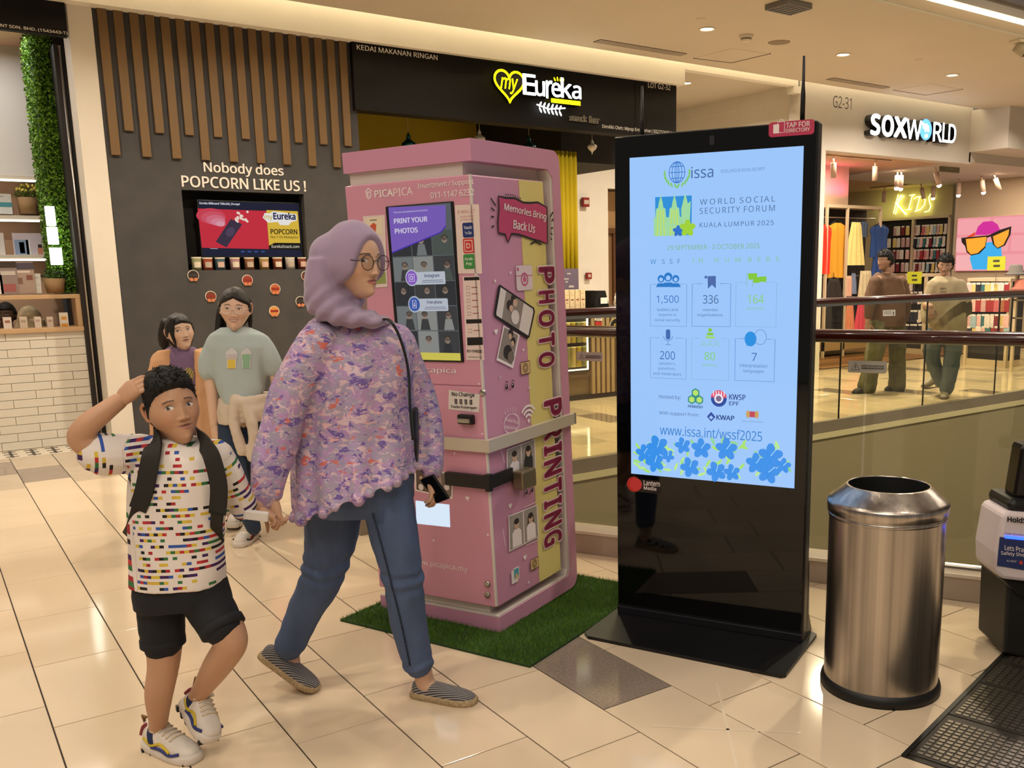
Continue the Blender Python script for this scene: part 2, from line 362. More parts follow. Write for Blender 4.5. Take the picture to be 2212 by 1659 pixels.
# ---- void: slab edges, lower floor
sl = MB()
sl.box((2.19, 6.0, -2.3), (15, 6.3, -.165)); sl.box((2.0, 5.0, -2.3), (2.19, 6.3, -.17))
struct('wall_void_far', sl, mat('void_fascia_paint', 'a2967a', .8, var=(1, .03)), label='olive grey fascia below the far balcony edge')
tr = MB(); tr.box((2.19, 5.985, -.165), (15, 6.03, -.11)); struct('trim_1', tr, mat('fascia_stripe', 'e2d7ae', .5), label='pale stripe along the far balcony edge')
tr = MB(); tr.box((2.19, 5.995, -.11), (15, 6.06, .006)); struct('trim_2', tr, mat('kerb_stone_grey', '8a7f70', .5, var=(6, .06)), label='grey stone kerb of the far balcony')
lo = MB(); lo.box((-4, -3, -5.2), (24, 22, -5.0)); struct('floor_lower', lo, mat('lower_floor', 'd9cba8', .2), label='cream floor of the level below')
ld = thing('display_table', 'white display table with small dark goods on the level below', 'table', (16.8, 9.97, -5))
b = MB(); b.bbox((-.6, -.4, .0), (.6, .4, .8), .02); b.build('table_body', mat('table_white', 'd8cfc0', .5), ld)
b = MB(); rs = random.Random(1)
for i in range(60): x, y = rs.uniform(-.56, .5), rs.uniform(-.36, .3); b.box((x, y, .8), (x + .06, y + .05, .84))
o = b.build('small_goods', mat('goods_dark', '3a3630', .5), ld); o['kind'] = 'stuff'
lw = MB(); lw.box((-4, 12, -5), (24, 12.2, -2.3)); struct('wall_lower', lw, mat('lower_wall', 'e8d9a8', .6), label='cream wall of the level below')
area_light('lower_hall_light', (9.5, 8.6, -2.7), 3, 110, (1, .9, .7), sy=1.5)
# ---- ceiling
ce = MB(); ce.box((-6, 5.86, ZC), (22, 8.78, ZC + .1)); ce.box((-6, 5.50, ZC + .02), (22, 5.86, ZC + .12))
ce.box((-6, 8.70, ZC + .1), (22, 8.78, ZC + .16)); ce.box((-6, 8.60, ZC + .5), (22, 9.1, ZC + .6)); ce.box((-6, 8.6, ZC + .1), (22, 8.64, ZC + .5))
struct('ceiling', ce, m_ceil, label='beige plaster ceiling of the arcade')
ce = MB(); ce.box((-6, -5, 4.75), (22, 5.5, 4.85)); ce.box((-6, 5.44, ZC + .12), (22, 5.5, 4.75))
struct('ceiling_hall', ce, mat('ceiling_hall_paint', '8d8688', .8), label='grey raised ceiling above the void')
cv = MB(); cv.box((-6, 8.655, ZC + .17), (14.2, 8.695, ZC + .19)); o = cv.build('cove_light_strip', emat('cove_led', 'fffae6', 330))
tag(o, 'hidden warm LED strip in the ceiling cove above the shop signs', 'light strip')
cv = MB(); cv.box((-2, 5.52, ZC - .012), (14, 5.555, ZC + .012)); o = cv.build('ceiling_light_line', emat('cove_led_2', 'fff2c8', 9))
tag(o, 'thin bright warm light line along the ceiling edge, top right', 'light strip')
# ---- bulkhead above the shops, lintel over the corridor
bk = MB(); bk.box((-6, YB, 3.70), (7.98, 9.4, ZC + .5)); bk.box((7.98, YB, 3.885), (10.0, 9.12, ZC + .5)); bk.box((9.92, YB, 3.80), (10.05, 9.12, 3.89))
struct('wall_bulkhead', bk, m_cream, label='cream bulkhead lit from the ceiling cove')
# ---- shop fascia of the sock shop
sf = MB(); sf.box((10.05, YB, 3.10), (14.09, 9.2, ZC + .5)); sf.box((10.05, YB, 0), (10.6, 9.3, 3.10)); sf.box((14.05, 8.35, 3.28), (22, 9.2, ZC + .02)); sf.box((14.05, 9.0, 3.13), (22, 12, 3.3))
struct('wall_sock_shop', sf, mat('fascia_grey_white', 'd0cac2', .6, var=(2, .02)), label='pale grey fascia and pillar of the sock shop')
# ---- corridor beside the snack bar
co = MB(); co.box((7.9, 9.12, 3.99), (10.3, 13.0, 4.1)); struct('ceiling_corridor', co, m_ceil)
co = MB(); co.box((10.3, 9.12, 3.8), (10.5, 12.9, 4.0)); co.box((10.32, 9.3, 0), (10.5, 12.9, 3.8)); struct('wall_corridor', co, m_cream)
co = MB(); co.box((8.45, 12.0, 0), (9.05, 12.12, 4.1)); co.box((9.05, 12.0, 2.75), (9.9, 12.12, 4.1)); co.box((9.9, 12.0, 0), (10.5, 12.12, 4.1)); struct('wall_corridor_end', co, m_cream, label='cream corridor wall with a tiled recess')
# ---- grey feature wall with screen niche
g0 = onY(195, 7, YW)[0]; gL, gR = onY(195, 300, YW)[0], onY(766, 160, YW)[0]
gL = 1.525; gR = 3.815
nL, nR = onY(400, 500, YW)[0], onY(661, 500, YW)[0]; nB, nT = onY(413, 584, YW)[2], onY(397, 410, YW)[2]
gw = MB(); gw.box((gL, YW, 0), (nL, YW + .3, 3.72)); gw.box((nR, YW, 0), (gR, YW + .3, 3.72)); gw.box((nL, YW, 0), (nR, YW + .3, nB)); gw.box((nL, YW, nT), (nR, YW + .3, 3.72)); gw.box((nL, YW + .16, nB), (nR, YW + .3, nT))
wall = struct('wall_front', gw, m_greyw, label='dark grey plaster wall with wooden slats and a screen niche')
nb = MB(); nb.box((nL, YW + .155, nB), (nR, YW + .159, nT)); nb.box((nL, YW + .004, nT - .004), (nR, YW + .16, nT - .001)); nb.build('niche_lining', m_black, wall)
m_slat = mat('slat_wood_brown', '6c5230', .55, var=(3, .06, (1, 1, .08)))
z_short = onY(270, 282, YW - .03)[2]; z_long = onY(250, 335, YW - .03)[2]
xs0 = onY(208, 11, YW - .03)[0]; xs1 = onY(732, 84, YW - .03)[0]; sw = onY(260, 335, YW - .03)[0] - onY(240, 335, YW - .03)[0]
me = {}
for i in range(18):
    z0 = z_long if i % 2 == 0 else z_short
    if z0 not in me:
        b = MB(); b.bbox((0, 0, z0), (sw, .03, 3.715), .003); me[z0] = b.mesh('slat', m_slat)
    obj_from_mesh('slat', me[z0], wall, (xs0 + (xs1 - xs0) * i / 17, YW - .03, 0))
FW = Face((0, YW, 0), (1, 0, 0), (0, 0, 1), (0, -1, 0))
m_letw = mat('letter_white', 'e4ddd2', .5)
pr = Print(FW, .001); pr.ptext('Nobody does', (441, 380), (613, 384), (441, 351), m_letw, bold=.02, depth=.006); pr.build('lettering', wall)
pr = Print(FW, .001); pr.ptext('POPCORN LIKE US !', (393, 405), (661, 413), (393, 380), m_letw, bold=.02, depth=.006); pr.build('lettering', wall)
# white pillar and black shop front of the left shop
pl = MB(); pl.box((onY(141, 4, YW)[0], YW - .02, 0), (gL, YW + .3, 3.715)); struct('wall_pillar', pl, m_white, label='white plastered pillar left of the grey wall')
# ================================================================== SNACK BAR FRONT
m_steel = mat('brushed_steel', 'b9b4ac', .28, 1.)
m_satin = mat('satin_black', '141414', .4)
m_yellow = mat('snack_bar_yellow', 'a8921c', .6, var=(2, .05))
HY = 9.08
hx0, hx1 = onY(766, 200, HY)[0], onY(1461, 250, HY)[0]; hz0 = onY(775, 237, HY)[2]
sb = thing('shop_sign_board', 'long black sign board with glowing yellow and white logo above the snack bar', 'sign', (hx0, HY, hz0))
b = MB(); b.box((0, 0, 0), (onY(1372, 250, HY)[0] - hx0 - .004, .2, 3.72 - hz0)); b.build('board', m_black, sb)
b = MB(); b.box((onY(1372, 250, HY)[0] - hx0 + .004, 0, 0), (hx1 - hx0, .2, 3.72 - hz0)); b.build('board', m_black, sb)
FH = Face((0, 0, 0), (1, 0, 0), (0, 0, 1), (0, -1, 0), np.array(Matrix.Translation((hx0, HY, hz0))))
m_siglet = mat('sign_letter_white', 'f0ece2', .5)
Print(FH).ptext('KEDAI MAKANAN RINGAN', (771, 107), (945, 130), (771, 96), m_siglet, bold=.005).build('lettering', sb)
Print(FH).ptext('LOT G2-32', (1400, 190), (1448, 194), (1400, 179), m_siglet).build('lettering', sb)
Print(FH).ptext('Dimiliki Oleh: Mpop Enterprise ( 002732686A )', (1301, 280), (1455, 292), (1301, 270), m_siglet).build('lettering', sb)
m_ew = emat('sign_glow_white', 'ffffff', 5.0); m_ey = emat('sign_glow_yellow', 'fff000', 4.2); m_return = mat('sign_return_black', '0a0a0a', .4)
# heart with "my"
def heart_pts(c, w_, h_, n=40, tail=True):
    P = []
    for i in range(n):
        t = 2 * math.pi * i / n; x = 16 * math.sin(t) ** 3; y = 13 * math.cos(t) - 5 * math.cos(2 * t) - 2 * math.cos(3 * t) - math.cos(4 * t); P.append((c[0] + x / 32 * w_, c[1] + y / 29 * h_))
    return P
hc = FH.px(1093, 184); hw = FH.px(1124, 184)[0] - FH.px(1061, 184)[0]; hh = FH.px(1093, 152)[1] - FH.px(1093, 219)[1]
pr = Print(FH, .0); HP = heart_pts(hc, hw, hh); pr._m(m_return); pr.b.prism([(p[0], p[1]) for p in HP], FH.o, FH.ux, FH.uz, FH.n, .07)
pr.lift = .072; pr.line(HP, .024, m_ey, True); ho = pr.build('glowing_heart', sb, 'yellow glowing heart outline')
pr = Print(FH, .074); pr.ptext('my', (1074, 204), (1112, 206), (1076, 170), m_ey, bold=.012, shear=.25); pr.build('lettering', sb)
for t, bl, br, tl in (('E', (1122, 206), (1150, 209), (1122, 161)), ('u', (1149, 209), (1170, 211), (1149, 176)), ('r', (1172, 214), (1186, 216), (1172, 175)), ('e', (1184, 211), (1204, 213), (1184, 180)), ('k', (1204, 213), (1228, 215), (1204, 170)), ('a', (1228, 215), (1248, 217), (1228, 186))):
    pr = Print(FH, .0); pr.ptext(t, bl, br, tl, m_return, bold=.02, depth=.07); pr.lift = .072; pr.ptext(t, bl, br, tl, m_ew, bold=.016); pr.build('glowing_letter', sb)
pr = Print(FH, .0); A, B_ = FH.px(1184, 222), FH.px(1247, 230); pr._m(m_return); pr.b.box((A[0], -.06, B_[1]), (B_[0], 0, A[1])); pr.lift = .062; pr.st([FH.px(1184, 214), FH.px(1247, 221), FH.px(1247, 230), FH.px(1184, 223)], m_ey).up().ptext('JOM LAYAN DI SINI', (1187, 221), (1243, 227), (1187, 216), mat('print_olive', '8a7b00', .5)); pr.build('glowing_tagline', sb)
pr = Print(FH, .06)
for i in range(4): q = FH.px(1192 + i * 6, 177 + i * 1); pr.disc((q[0], q[1] + .03 - abs(i - 1.5) * .008), .009, m_ey, 10, ry=.024, a=(1.5 - i) * .35)
pr.build('glowing_crown', sb)
pr = Print(FH, .05); pr.pline([(1154, 227), (1180, 237), (1216, 235)], .014, m_ew)
for i in range(6):
    q = FH.px(1160 + i * 8.6, 230 + i * 1.6)
    for sg in (1, -1): pr.disc((q[0] + .012, q[1] + sg * .03 - .012), .011, m_ew, 10, ry=.032, a=-.5 * sg)
pr.build('glowing_sprig', sb)
for t, bl, br, tl in (('snack', (1229, 261), (1266, 264), (1229, 247)), ('bar', (1272, 266), (1293, 268), (1272, 251))):
    pr = Print(FH, .0); pr.ptext(t, bl, br, tl, mat('letter_rim', 'b8b09c', .4), bold=.045, depth=.03); pr.lift = .032; pr.ptext(t, bl, br, tl, mat('letter_black', '0c0b0a', .4), bold=.012); pr.build('lettering', sb)
# ---- snack bar interior
yb = MB(); yb.box((3.8, 12.0, 0), (8.45, 12.1, 3.8)); yb.box((3.7, 9.3, 0), (3.8, 12.1, 3.8)); struct('wall_snack_bar', yb, m_yellow, label='mustard yellow back wall of the snack bar')
yb = MB(); yb.box((3.8, 9.28, 3.7), (7.0, 12.0, 3.8)); struct('ceiling_snack_bar', yb, mat('soffit_black', '181614', .7))
yb = MB(); yb.box((6.75, 9.9, 2.83), (7.9, 12, 3.7)); struct('wall_soffit', yb, mat('soffit_black'))
fb = MB(); fb.box((-6, 9.14, -.3), (22, 16, -.004)); struct('floor_shops', fb, mat('shop_floor', 'bfa98a', .25, var=(2, .05)))
yc = MB(); n = 26
pts = [(onY(1232, 450, 9.5)[0] + (onY(1252, 450, 9.5)[0] - onY(1232, 450, 9.5)[0]) * i / n - .25, 9.5 + .03 * math.sin(i * 1.6)) for i in range(n + 1)]
pts = [(6.42 + .33 * i / n, 9.55 + .025 * math.sin(i * 1.3)) for i in range(n + 1)]
yc.smooth = True; yc.add([(x, y, z) for z in (1.0, 2.9) for x, y in pts], [(i, i + 1, n + 2 + i, n + 1 + i) for i in range(n)])
o = yc.build('yellow_curtain', mat('curtain_yellow', 'c2ab12', .8)); sm = o.modifiers.new('s', 'SOLIDIFY'); sm.thickness = .006; tag(o, 'bright yellow pleated curtain strip beside the photo machine', 'curtain')
# hanging paper lanterns
m_lg = mat('lantern_green', '0d4a44', .3, .6); m_lw = mat('lantern_white', 'e6dcc8', .5); m_str = mat('string', 'b8a878', .6)
def lantern(px, py0, py1, m, label, wide):
    c = onY(px, (py0 + py1) / 2, 9.6); z0 = onY(px, py1, 9.6)[2]; z1 = onY(px, py0, 9.6)[2]; h = z1 - z0
    t = thing('paper_lantern', label, 'lantern', (c[0], 9.6, z0), group='lanterns hanging in the snack bar')
    prof = [(.01, 0), (.03, .03), (.02, .12), (.06, .2), (.16, .34), (.2, .48), (.19, .58), (.10, .68), (.05, .74), (.07, .80), (.05, .88), (.02, .95), (.01, 1)]
    b = MB(); b.smooth = True; N = 24
    V = [(r * wide / .2 * (1 + .12 * math.cos(8 * 2 * math.pi * k / N)) * math.cos(2 * math.pi * k / N), r * wide / .2 * (1 + .12 * math.cos(8 * 2 * math.pi * k / N)) * math.sin(2 * math.pi * k / N), z * h) for r, z in prof for k in range(N)]
    b.add(V, [(i * N + k, i * N + (k + 1) % N, (i + 1) * N + (k + 1) % N, (i + 1) * N + k) for i in range(len(prof) - 1) for k in range(N)]); b.build('lantern_body', m, t)
    b = MB(); b.tube([(0, 0, h), (0, 0, 3.68 - z0)], .003, 6); b.build('string', m_str, t)
lantern(883, 285, 345, m_lg, 'dark green paper lantern, leftmost of those hanging behind the sign board', .075)
lantern(1036, 279, 322, m_lw, 'white paper lantern hanging above the front corner of the pink machine', .06)
lantern(1143, 293, 345, m_lg, 'dark green paper lantern hanging above the side of the pink machine', .075)
lantern(1279, 301, 333, m_lw, 'small white paper lantern hanging in front of the black soffit', .055)
# ---- counter of the snack bar with till and goods
CY = 8.85
ct = thing('snack_counter', 'snack bar counter with vertical wood slats and lit glass display', 'counter', (6.0, CY, 0))
b = MB(); b.box((0, .04, .06), (1.9, .6, 1.02)); b.build('body', mat('counter_back', '6f5f48', .6), ct)
b = MB(); b.bbox((-.05, -.03, 1.02), (1.95, .65, 1.06), .006); b.build('worktop', mat('worktop_brown', '4a2f22', .35), ct)
b = MB(); b.box((-.02, .02, 0), (1.92, .6, .06)); b.build('plinth', mat('plinth_dark', '2e2a26', .6), ct)
me_ = MB().box((0, 0, .06), (.045, .04, 1.02)).mesh('slat', mat('counter_slat', 'a08a68', .5))
for i in range(20): obj_from_mesh('slat', me_, ct, (.42 + i * .072, 0, 0))
xg = onY(1272, 700, CY)[0] - 6.0
b = MB(); b.box((-.05, .0, .33), (xg, .04, 1.0)); b.build('display_frame', mat('display_frame', '2a2620', .5), ct)
b = MB(); b.box((xg - .035, -.012, .36), (xg - .02, -.002, .97)); b.box((-.05, -.012, .355), (xg - .02, -.002, .368)); b.build('display_light', emat('display_led', 'fff6d8', 7), ct)
for j, (zz, cc) in enumerate(((.40, 'c8b648'), (.68, '8d8a5c'))):
    for i in range(5):
        b = MB(); b.smooth = True; b.lathe([(0, 0), (.034, 0), (.034, .22), (.036, .22), (.036, .235), (0, .235)], n=14); o = b.build('snack_jar', mat('jar_%d' % ((i + j) % 3), ('c9bb4e', '9aa06a', 'd8cf90')[(i + j) % 3], .3), ct, (-.02 + i * .075, -.03 + .0, zz))
FC = Face((0, -.005, 0), (1, 0, 0), (0, 0, 1), (0, -1, 0), np.array(Matrix.Translation((6.0, CY, 0))))
pr = Print(FC, .004); c = FC.px(1332, 706); pr.disc(c, .115, mat('logo_ring', 'b9ab86', .4), 32).up().disc(c, .10, mat('logo_black', '14120f', .4), 32).up().text('m', (c[0] - .055, c[1] - .03), (c[0] + .03, c[1] + .04), mat('logo_gold', 'd0b040', .4), shear=.3, bold=.02); pr.build('round_logo', ct)
pr = Print(FC, .006); pr.poly([(1284, 681), (1300, 682), (1300, 693), (1284, 692)], mat('sticker_white', 'e6e0d8', .5)).up().ptext('VISA', (1286, 690), (1298, 691), (1286, 685), mat('print_navy', '1c2a66', .5), bold=.02); pr.lift = .006; pr.poly([(1285, 694), (1299, 695), (1299, 703), (1285, 702)], mat('sticker_red', 'b02a24', .5)); pr.build('payment_sticker', ct)
tl = thing('card_terminal', 'black till terminal with a small white note on the snack counter', 'till', (onY(1292, 664, CY + .1)[0], CY + .12, 1.06))
b = MB(); b.prism([(0, 0), (.2, 0), (.2, .03), (.15, .2), (.03, .2), (0, .06)], (-.1, -.1, 0), (1, 0, 0), (0, 0, 1), (0, 1, 0), .26); b.build('body', m_satin, tl)
b = MB(); b.box((-.03, -.115, .05), (.07, -.11, .12), 0); b.build('note', mat('note_paper', 'e4e0d6', .6), tl)
for i in range(4):
    t = thing('snack_box', ('patterned cream carton, leftmost on the snack counter', 'patterned cream carton, second on the snack counter', 'patterned cream carton, third on the snack counter', 'patterned cream carton next to the till')[i], 'box', (6.08 + i * .075, CY + .05, 1.06), group='cartons on the snack counter')
    b = MB(); b.bbox((0, 0, 0), (.066, .066, .22), .002); b.build('carton', mat('carton_cream', 'd9c49a', .5), t)
    b = MB(); rs = random.Random(i)
    for q in range(9): x, z = rs.uniform(.006, .052), rs.uniform(.02, .2); b.box((x, -.0012, z), (x + .008, -.0002, z + .006))
    b.box((.014, -.0012, .10), (.05, -.0002, .112)); b.build('printed_pattern', mat('print_maroon', '7a2c22', .5), t)['kind'] = 'stuff'
po = thing('counter_poster', 'small acrylic poster stand behind the cartons', 'poster', (6.2, CY + .25, 1.06))
b = MB(); b.box((-.12, 0, 0), (.22, .01, .46)); b.build('panel', mat('poster_mauve', '6c6070', .35), po)
b = MB(); rs = random.Random(3)
for q in range(14): x, z = rs.uniform(-.1, .12), rs.uniform(.1, .42); b.box((x, -.002, z), (x + rs.uniform(.03, .08), -.0005, z + .012))
b.box((-.1, -.002, .05), (.1, -.0005, .09)); b.build('printed_text', mat('poster_print', 'c9c0b8', .5), po)['kind'] = 'stuff'
lc = thing('lucky_cat', 'white beckoning cat figurine on the snack counter by the till', 'figurine', (onY(1324, 663, CY + .05)[0] + .03, CY + .0, 1.06))
b = MB(); b.smooth = True; b.sphere((0, 0, .05), (.055, .045, .055)); b.build('body', mat('cat_white', 'e2d8c8', .3), lc)
b = MB(); b.smooth = True; b.sphere((0, -.01, .125), (.045, .04, .038)); b.lathe([(.016, 0), (.0, .03)], (-.028, -.01, .15), 10); b.lathe([(.016, 0), (.0, .03)], (.028, -.01, .15), 10); b.build('head', mat('cat_white'), lc)
b = MB(); b.smooth = True; b.tube([(-.05, -.03, .06), (-.065, -.04, .1), (-.06, -.045, .13)], [.014, .013, .015], 8); b.build('paw', mat('cat_white'), lc)
b = MB(); b.smooth = True; b.lathe([(.036, .088), (.04, .093), (.036, .098)], n=16); b.build('collar', mat('cat_red', 'b03020', .4), lc)
fa = thing('fire_alarm', 'red fire alarm bell box on the cream wall beside the snack bar', 'alarm', (onY(1262, 437, 11.98)[0], 11.98, onY(1262, 437, 11.98)[2]))
b = MB(); b.bbox((-.06, -.06, -.07), (.06, 0, .07), .008); b.build('body', mat('alarm_red', '8c1c16', .4), fa)
b = MB(); b.box((-.045, -.063, -.03), (.045, -.06, .03)); b.build('plate', mat('alarm_plate', 'c9b8a8', .5), fa)
fa = thing('call_point', 'small red call point low on the cream wall beside the snack bar', 'alarm', (onY(1270, 596, 11.98)[0], 11.98, onY(1270, 596, 11.98)[2]))
b = MB(); b.bbox((-.05, -.04, -.05), (.05, 0, .05), .006); b.build('body', mat('alarm_red'), fa); b = MB(); b.box((-.025, -.043, -.02), (.025, -.04, .025)); b.build('plate', mat('alarm_plate'), fa)
# corridor door frame
d0, d1 = 9.05, 9.9
b = MB(); b.box((d0, 12.5, 0), (d1, 12.6, 2.75)); struct('wall_recess', b, mat('recess_tan', 'c09a6a', .6))
dr = MB(); zt = onY(1300, 493, 12.45)[2]; dr.box((d0, 12.4, 0), (d0 + .1, 12.5, zt)); dr.box((d0, 12.4, zt - .08), (d1, 12.5, zt)); dr.box((d0 + .42, 12.42, 0), (d0 + .52, 12.5, zt)); dO = struct('door_1', dr, mat('door_wood', '6a4526', .5, var=(4, .1, (1, 1, .1))), label='brown wooden door frame in the corridor')
b = MB(); b.box((d0 + .1, 12.46, 0), (d0 + .42, 12.5, zt - .08)); b.box((d0 + .52, 12.46, 0), (d1, 12.5, zt - .08)); b.build('door_leaf', mat('door_leaf', '8d6c48', .5, var=(4, .08, (1, 1, .1))), dO)
# ================================================================== RAILINGS
m_gl = glass('railing_glass', 'f5f5ea'); m_rail = mat('handrail_wood', '3e130c', .22, coat=.5, var=(5, .15, (.1, 1, 1)))
m_kerb = mat('kerb_stone', 'a5978a', .45, var=(5, .07))
def rail_profile(path, z, r=.035, rz=.031):
    b = MB(); b.smooth = True; b.tube([(p[0], p[1], z) for p in path], [(r, rz)] * len(path), 16); return b
ra = thing('far_railing', 'far glass railing with brown wooden handrail across the void', 'railing', (0, 6.02, 0))
rail_profile([(2.19, .0), (15, .0)], 1.175).build('handrail', m_rail, ra)
xs = [2.19] + [onY(x, 850, 6.02)[0] for x in (1813, 1994, 2147)]; st_ = (xs[3] - xs[1]) / 2; xs = [xs[1] + st_ * i for i in range(-4, 6)]
for i in range(len(xs) - 1):
    if xs[i + 1] < 2.3: continue
    b = MB(); b.box((max(xs[i], 2.2) + .006, -.006, .006), (xs[i + 1] - .006, .006, 1.15)); b.build('glass_pane', m_gl, ra)
    b = MB(); b.box((xs[i + 1] - .005, -.007, .006), (xs[i + 1] + .005, .007, 1.15)); b.build('joint', mat('joint_dark', '1e1a14', .6), ra)
b = MB(); b.box((2.19, -.02, 1.125), (15, .02, 1.15)); b.build('rail_channel', m_steel, ra)
FR = Face((0, -.007, 0), (1, 0, 0), (0, 0, 1), (0, -1, 0), np.array(Matrix.Translation((0, 6.02, 0))))
pr = Print(FR); pr.poly([(1907, 670), (1934, 669), (1934, 682), (1907, 683)], mat('sticker_grey', 'c9c4ba', .5)).up()
for k in range(3): pr.pline([(1910, 673 + k * 2.5), (1926, 672.5 + k * 2.5)], .003, mat('sticker_ink', '3a3833', .5))
pr.poly([(1929, 673), (1931, 673), (1931, 680), (1929, 680)], mat('sticker_ink')); pr.build('notice_sticker', ra)
# near railing on a stone kerb, running diagonally
RD = np.array([.488, -.873, 0]); RN = np.array([-.873, -.488, 0]); RP = np.array([2.769, 3.962, 0])
rm = frame_mtx(RP, RD, -RN, (0, 0, 1))     # local x along, local y away from the camera
rn = thing('near_railing', 'near glass railing on a stone kerb behind the directory display', 'railing', mtx=rm)
E0, E1 = -1.1, 2.17
b = MB(); b.bbox((E0, 0, 0), (1.45, .16, .125), .006); b.build('kerb', m_kerb, rn); b = MB(); b.bbox((1.452, 0, 0), (E1, .16, .125), .006); b.build('kerb', m_kerb, rn)
b = MB(); b.box((E0, -.006, .112), (E1, .0, .128)); b.build('kerb_edge', mat('kerb_edge_pale', 'cfc4b6', .4), rn)
rail_profile([(E0 - .1, .1), (E1 - .06, .1), (E1 + .02, .1)], 1.183, .042, .031).build('handrail', m_rail, rn)
for a, c in ((E0, -.25), (-.25, .72), (.72, 1.45), (1.45, E1)):
    b = MB(); b.box((a + .006, .094, .12), (c - .006, .106, 1.16)); b.build('glass_pane', m_gl, rn)
b = MB(); b.tube([(1.5, .1, .135), (E1 - .05, .1, .135), (E1 - .006, .1, .15), (E1, .1, .2), (E1, .1, .26)], .012, 8); b.build('clamp_trim', m_steel, rn)
FN = Face((0, .093, 0), (1, 0, 0), (0, 0, 1), (0, -1, 0), np.array(rm))
def lean_sticker(tlp, trp, brp, blp):
    pr = Print(FN); A = [FN.px(*q) for q in (tlp, trp, brp, blp)]; x0 = min(a[0] for a in A); x1 = max(a[0] for a in A); z0 = (A[2][1] + A[3][1]) / 2; z1 = (A[0][1] + A[1][1]) / 2
    h = z1 - z0; wd = x1 - x0; pr.rrect((x0, z0), (x1, z1), h * .15, mat('sticker_frost', 'b4b0a4', .5)).up(); mk = mat('sticker_ink')
    c = (x0 + h * .62, z0 + h * .5); pr.line([(c[0] - h * .33, c[1] - h * .27), (c[0] + h * .33, c[1] - h * .27), (c[0], c[1] + h * .3)], h * .06, mk, True); pr.line([(c[0], c[1] - h * .16), (c[0], c[1] + h * .12)], h * .06, mk)
    pr.text('DO NOT LEAN AGAINST GLASS', (x0 + h * 1.1, z0 + h * .52), (x1 - h * .2, z0 + h * .66), mk, bold=.02); pr.text('DILARANG BERSANDAR PADA KACA', (x0 + h * 1.1, z0 + h * .32), (x1 - h * .2, z0 + h * .46), mk, bold=.02); pr.build('warning_sticker', rn)
lean_sticker((1832, 780), (1915, 779), (1915, 806), (1832, 805)); lean_sticker((1246, 760), (1302, 761), (1302, 781), (1246, 779))
# dark perforated panel end behind the machine
dp = thing('dotted_panel', 'dark brown panel with white dots on a grey plinth behind the pink machine', 'panel', (1.98, 5.04, 0))
b = MB(); b.box((0, 0, .1), (.16, .7, .9)); b.build('panel', mat('panel_brown', '4d4438', .5), dp); b = MB(); b.box((-.01, -.02, 0), (.17, .72, .1)); b.build('plinth', mat('plinth_taupe', '7d7263', .5), dp)
b = MB()
for i in range(10):
    for j in range(7): b.box((-.002, .03 + j * .1 + (i % 2) * .05, .14 + i * .075), (0, .045 + j * .1 + (i % 2) * .05, .155 + i * .075))
b.build('white_dots', mat('dots_white', 'e8e4da', .5), dp)['kind'] = 'stuff'
# ================================================================== CEILING FIXTURES
def downlight_proto():
    t = thing('downlight', 'round recessed downlight', 'light')
    b = MB(); b.smooth = True; b.lathe([(.085, 0), (.085, -.008), (.075, -.012), (.066, -.004), (.062, .03)], n=28); b.build('trim_ring', mat('downlight_trim', 'd8ccb4', .4), t)
    b = MB(); b.smooth = True; b.lathe([(.0, -.004), (.064, -.003)], n=28); b.build('lamp', emat('downlight_glow', 'fff2d4', 14), t)
    return t
DLP = downlight_proto(); first = True
def downlight(x, y, z, label, power, group='ceiling downlights'):
    global first
    if group == 'downlights out of view':
        o = area_light('downlight_beam', (x, y, z - .03), .14, power, WARM, spread=math.radians(150)); o.data.shape = 'DISK'; return
    t = DLP if first else copy_tree(DLP); first = False
    t.location = (x, y, z); tag(t, label, 'light', group)
    o = area_light('downlight_beam', (x, y, z - .03), .12, power, WARM, spread=math.radians(150)); o.data.shape = 'DISK'; o.parent = t; o.matrix_parent_inverse = Matrix.Identity(4); o.location = (0, 0, -.03)
for x, lab in ((6.91, 'round downlight in the ceiling nearest the snack bar sign'), (9.03, 'round downlight in the ceiling above the display antenna'), (11.17, 'round downlight in the ceiling above the sock shop sign')): downlight(x, 7.46, ZC, lab, 72)
downlight(8.93, 10.05, 3.99, 'round downlight in the corridor ceiling beside the sign board', 22)
for i, (x, y) in enumerate(((.53, 7.46), (2.66, 7.46), (4.79, 7.46), (13.3, 7.46))): downlight(x, y, ZC, 'round downlight in the ceiling outside the picture', 72, 'downlights out of view')
for x in (-3, -.9, 1.3, 3.4):
    for y in (3.6, .8, -1.8): downlight(x, y, 4.75, 'round downlight in the raised ceiling outside the picture', 48 if x < 0 else 17, 'downlights out of view')
for x in (6.0, 9.0, 12.0): downlight(x, 3.4, 4.75, 'added unseen lamp under the raised ceiling, brightening the void fascia', 150, 'downlights out of view')  # unseen lamps added over the void to brighten the far fascia
def ceil_vent(pa, pb, label, w_=.13):
    A, B_ = onZ(*pa, ZC), onZ(*pb, ZC); t = thing('ceiling_vent', label, 'vent', ((A[0] + B_[0]) / 2, (A[1] + B_[1]) / 2, ZC)); L_ = abs(B_[0] - A[0])
    b = MB(); b.box((-L_ / 2, -w_ / 2, -.004), (L_ / 2, w_ / 2, .002)); b.build('backing', mat('vent_dark', '2c241b', .7), t)
    for i in range(4): b = MB(); y = -w_ / 2 + w_ * (i + .1) / 3.6; b.box((-L_ / 2, y, -.012), (L_ / 2, y + .014, -.003)); b.build('slat', m_ceil, t)
ceil_vent((1287, 88), (1478, 117), 'long slotted air vent above the snack bar sign'); ceil_vent((1782, 172), (1925, 187), 'slotted air vent above the sock shop number')
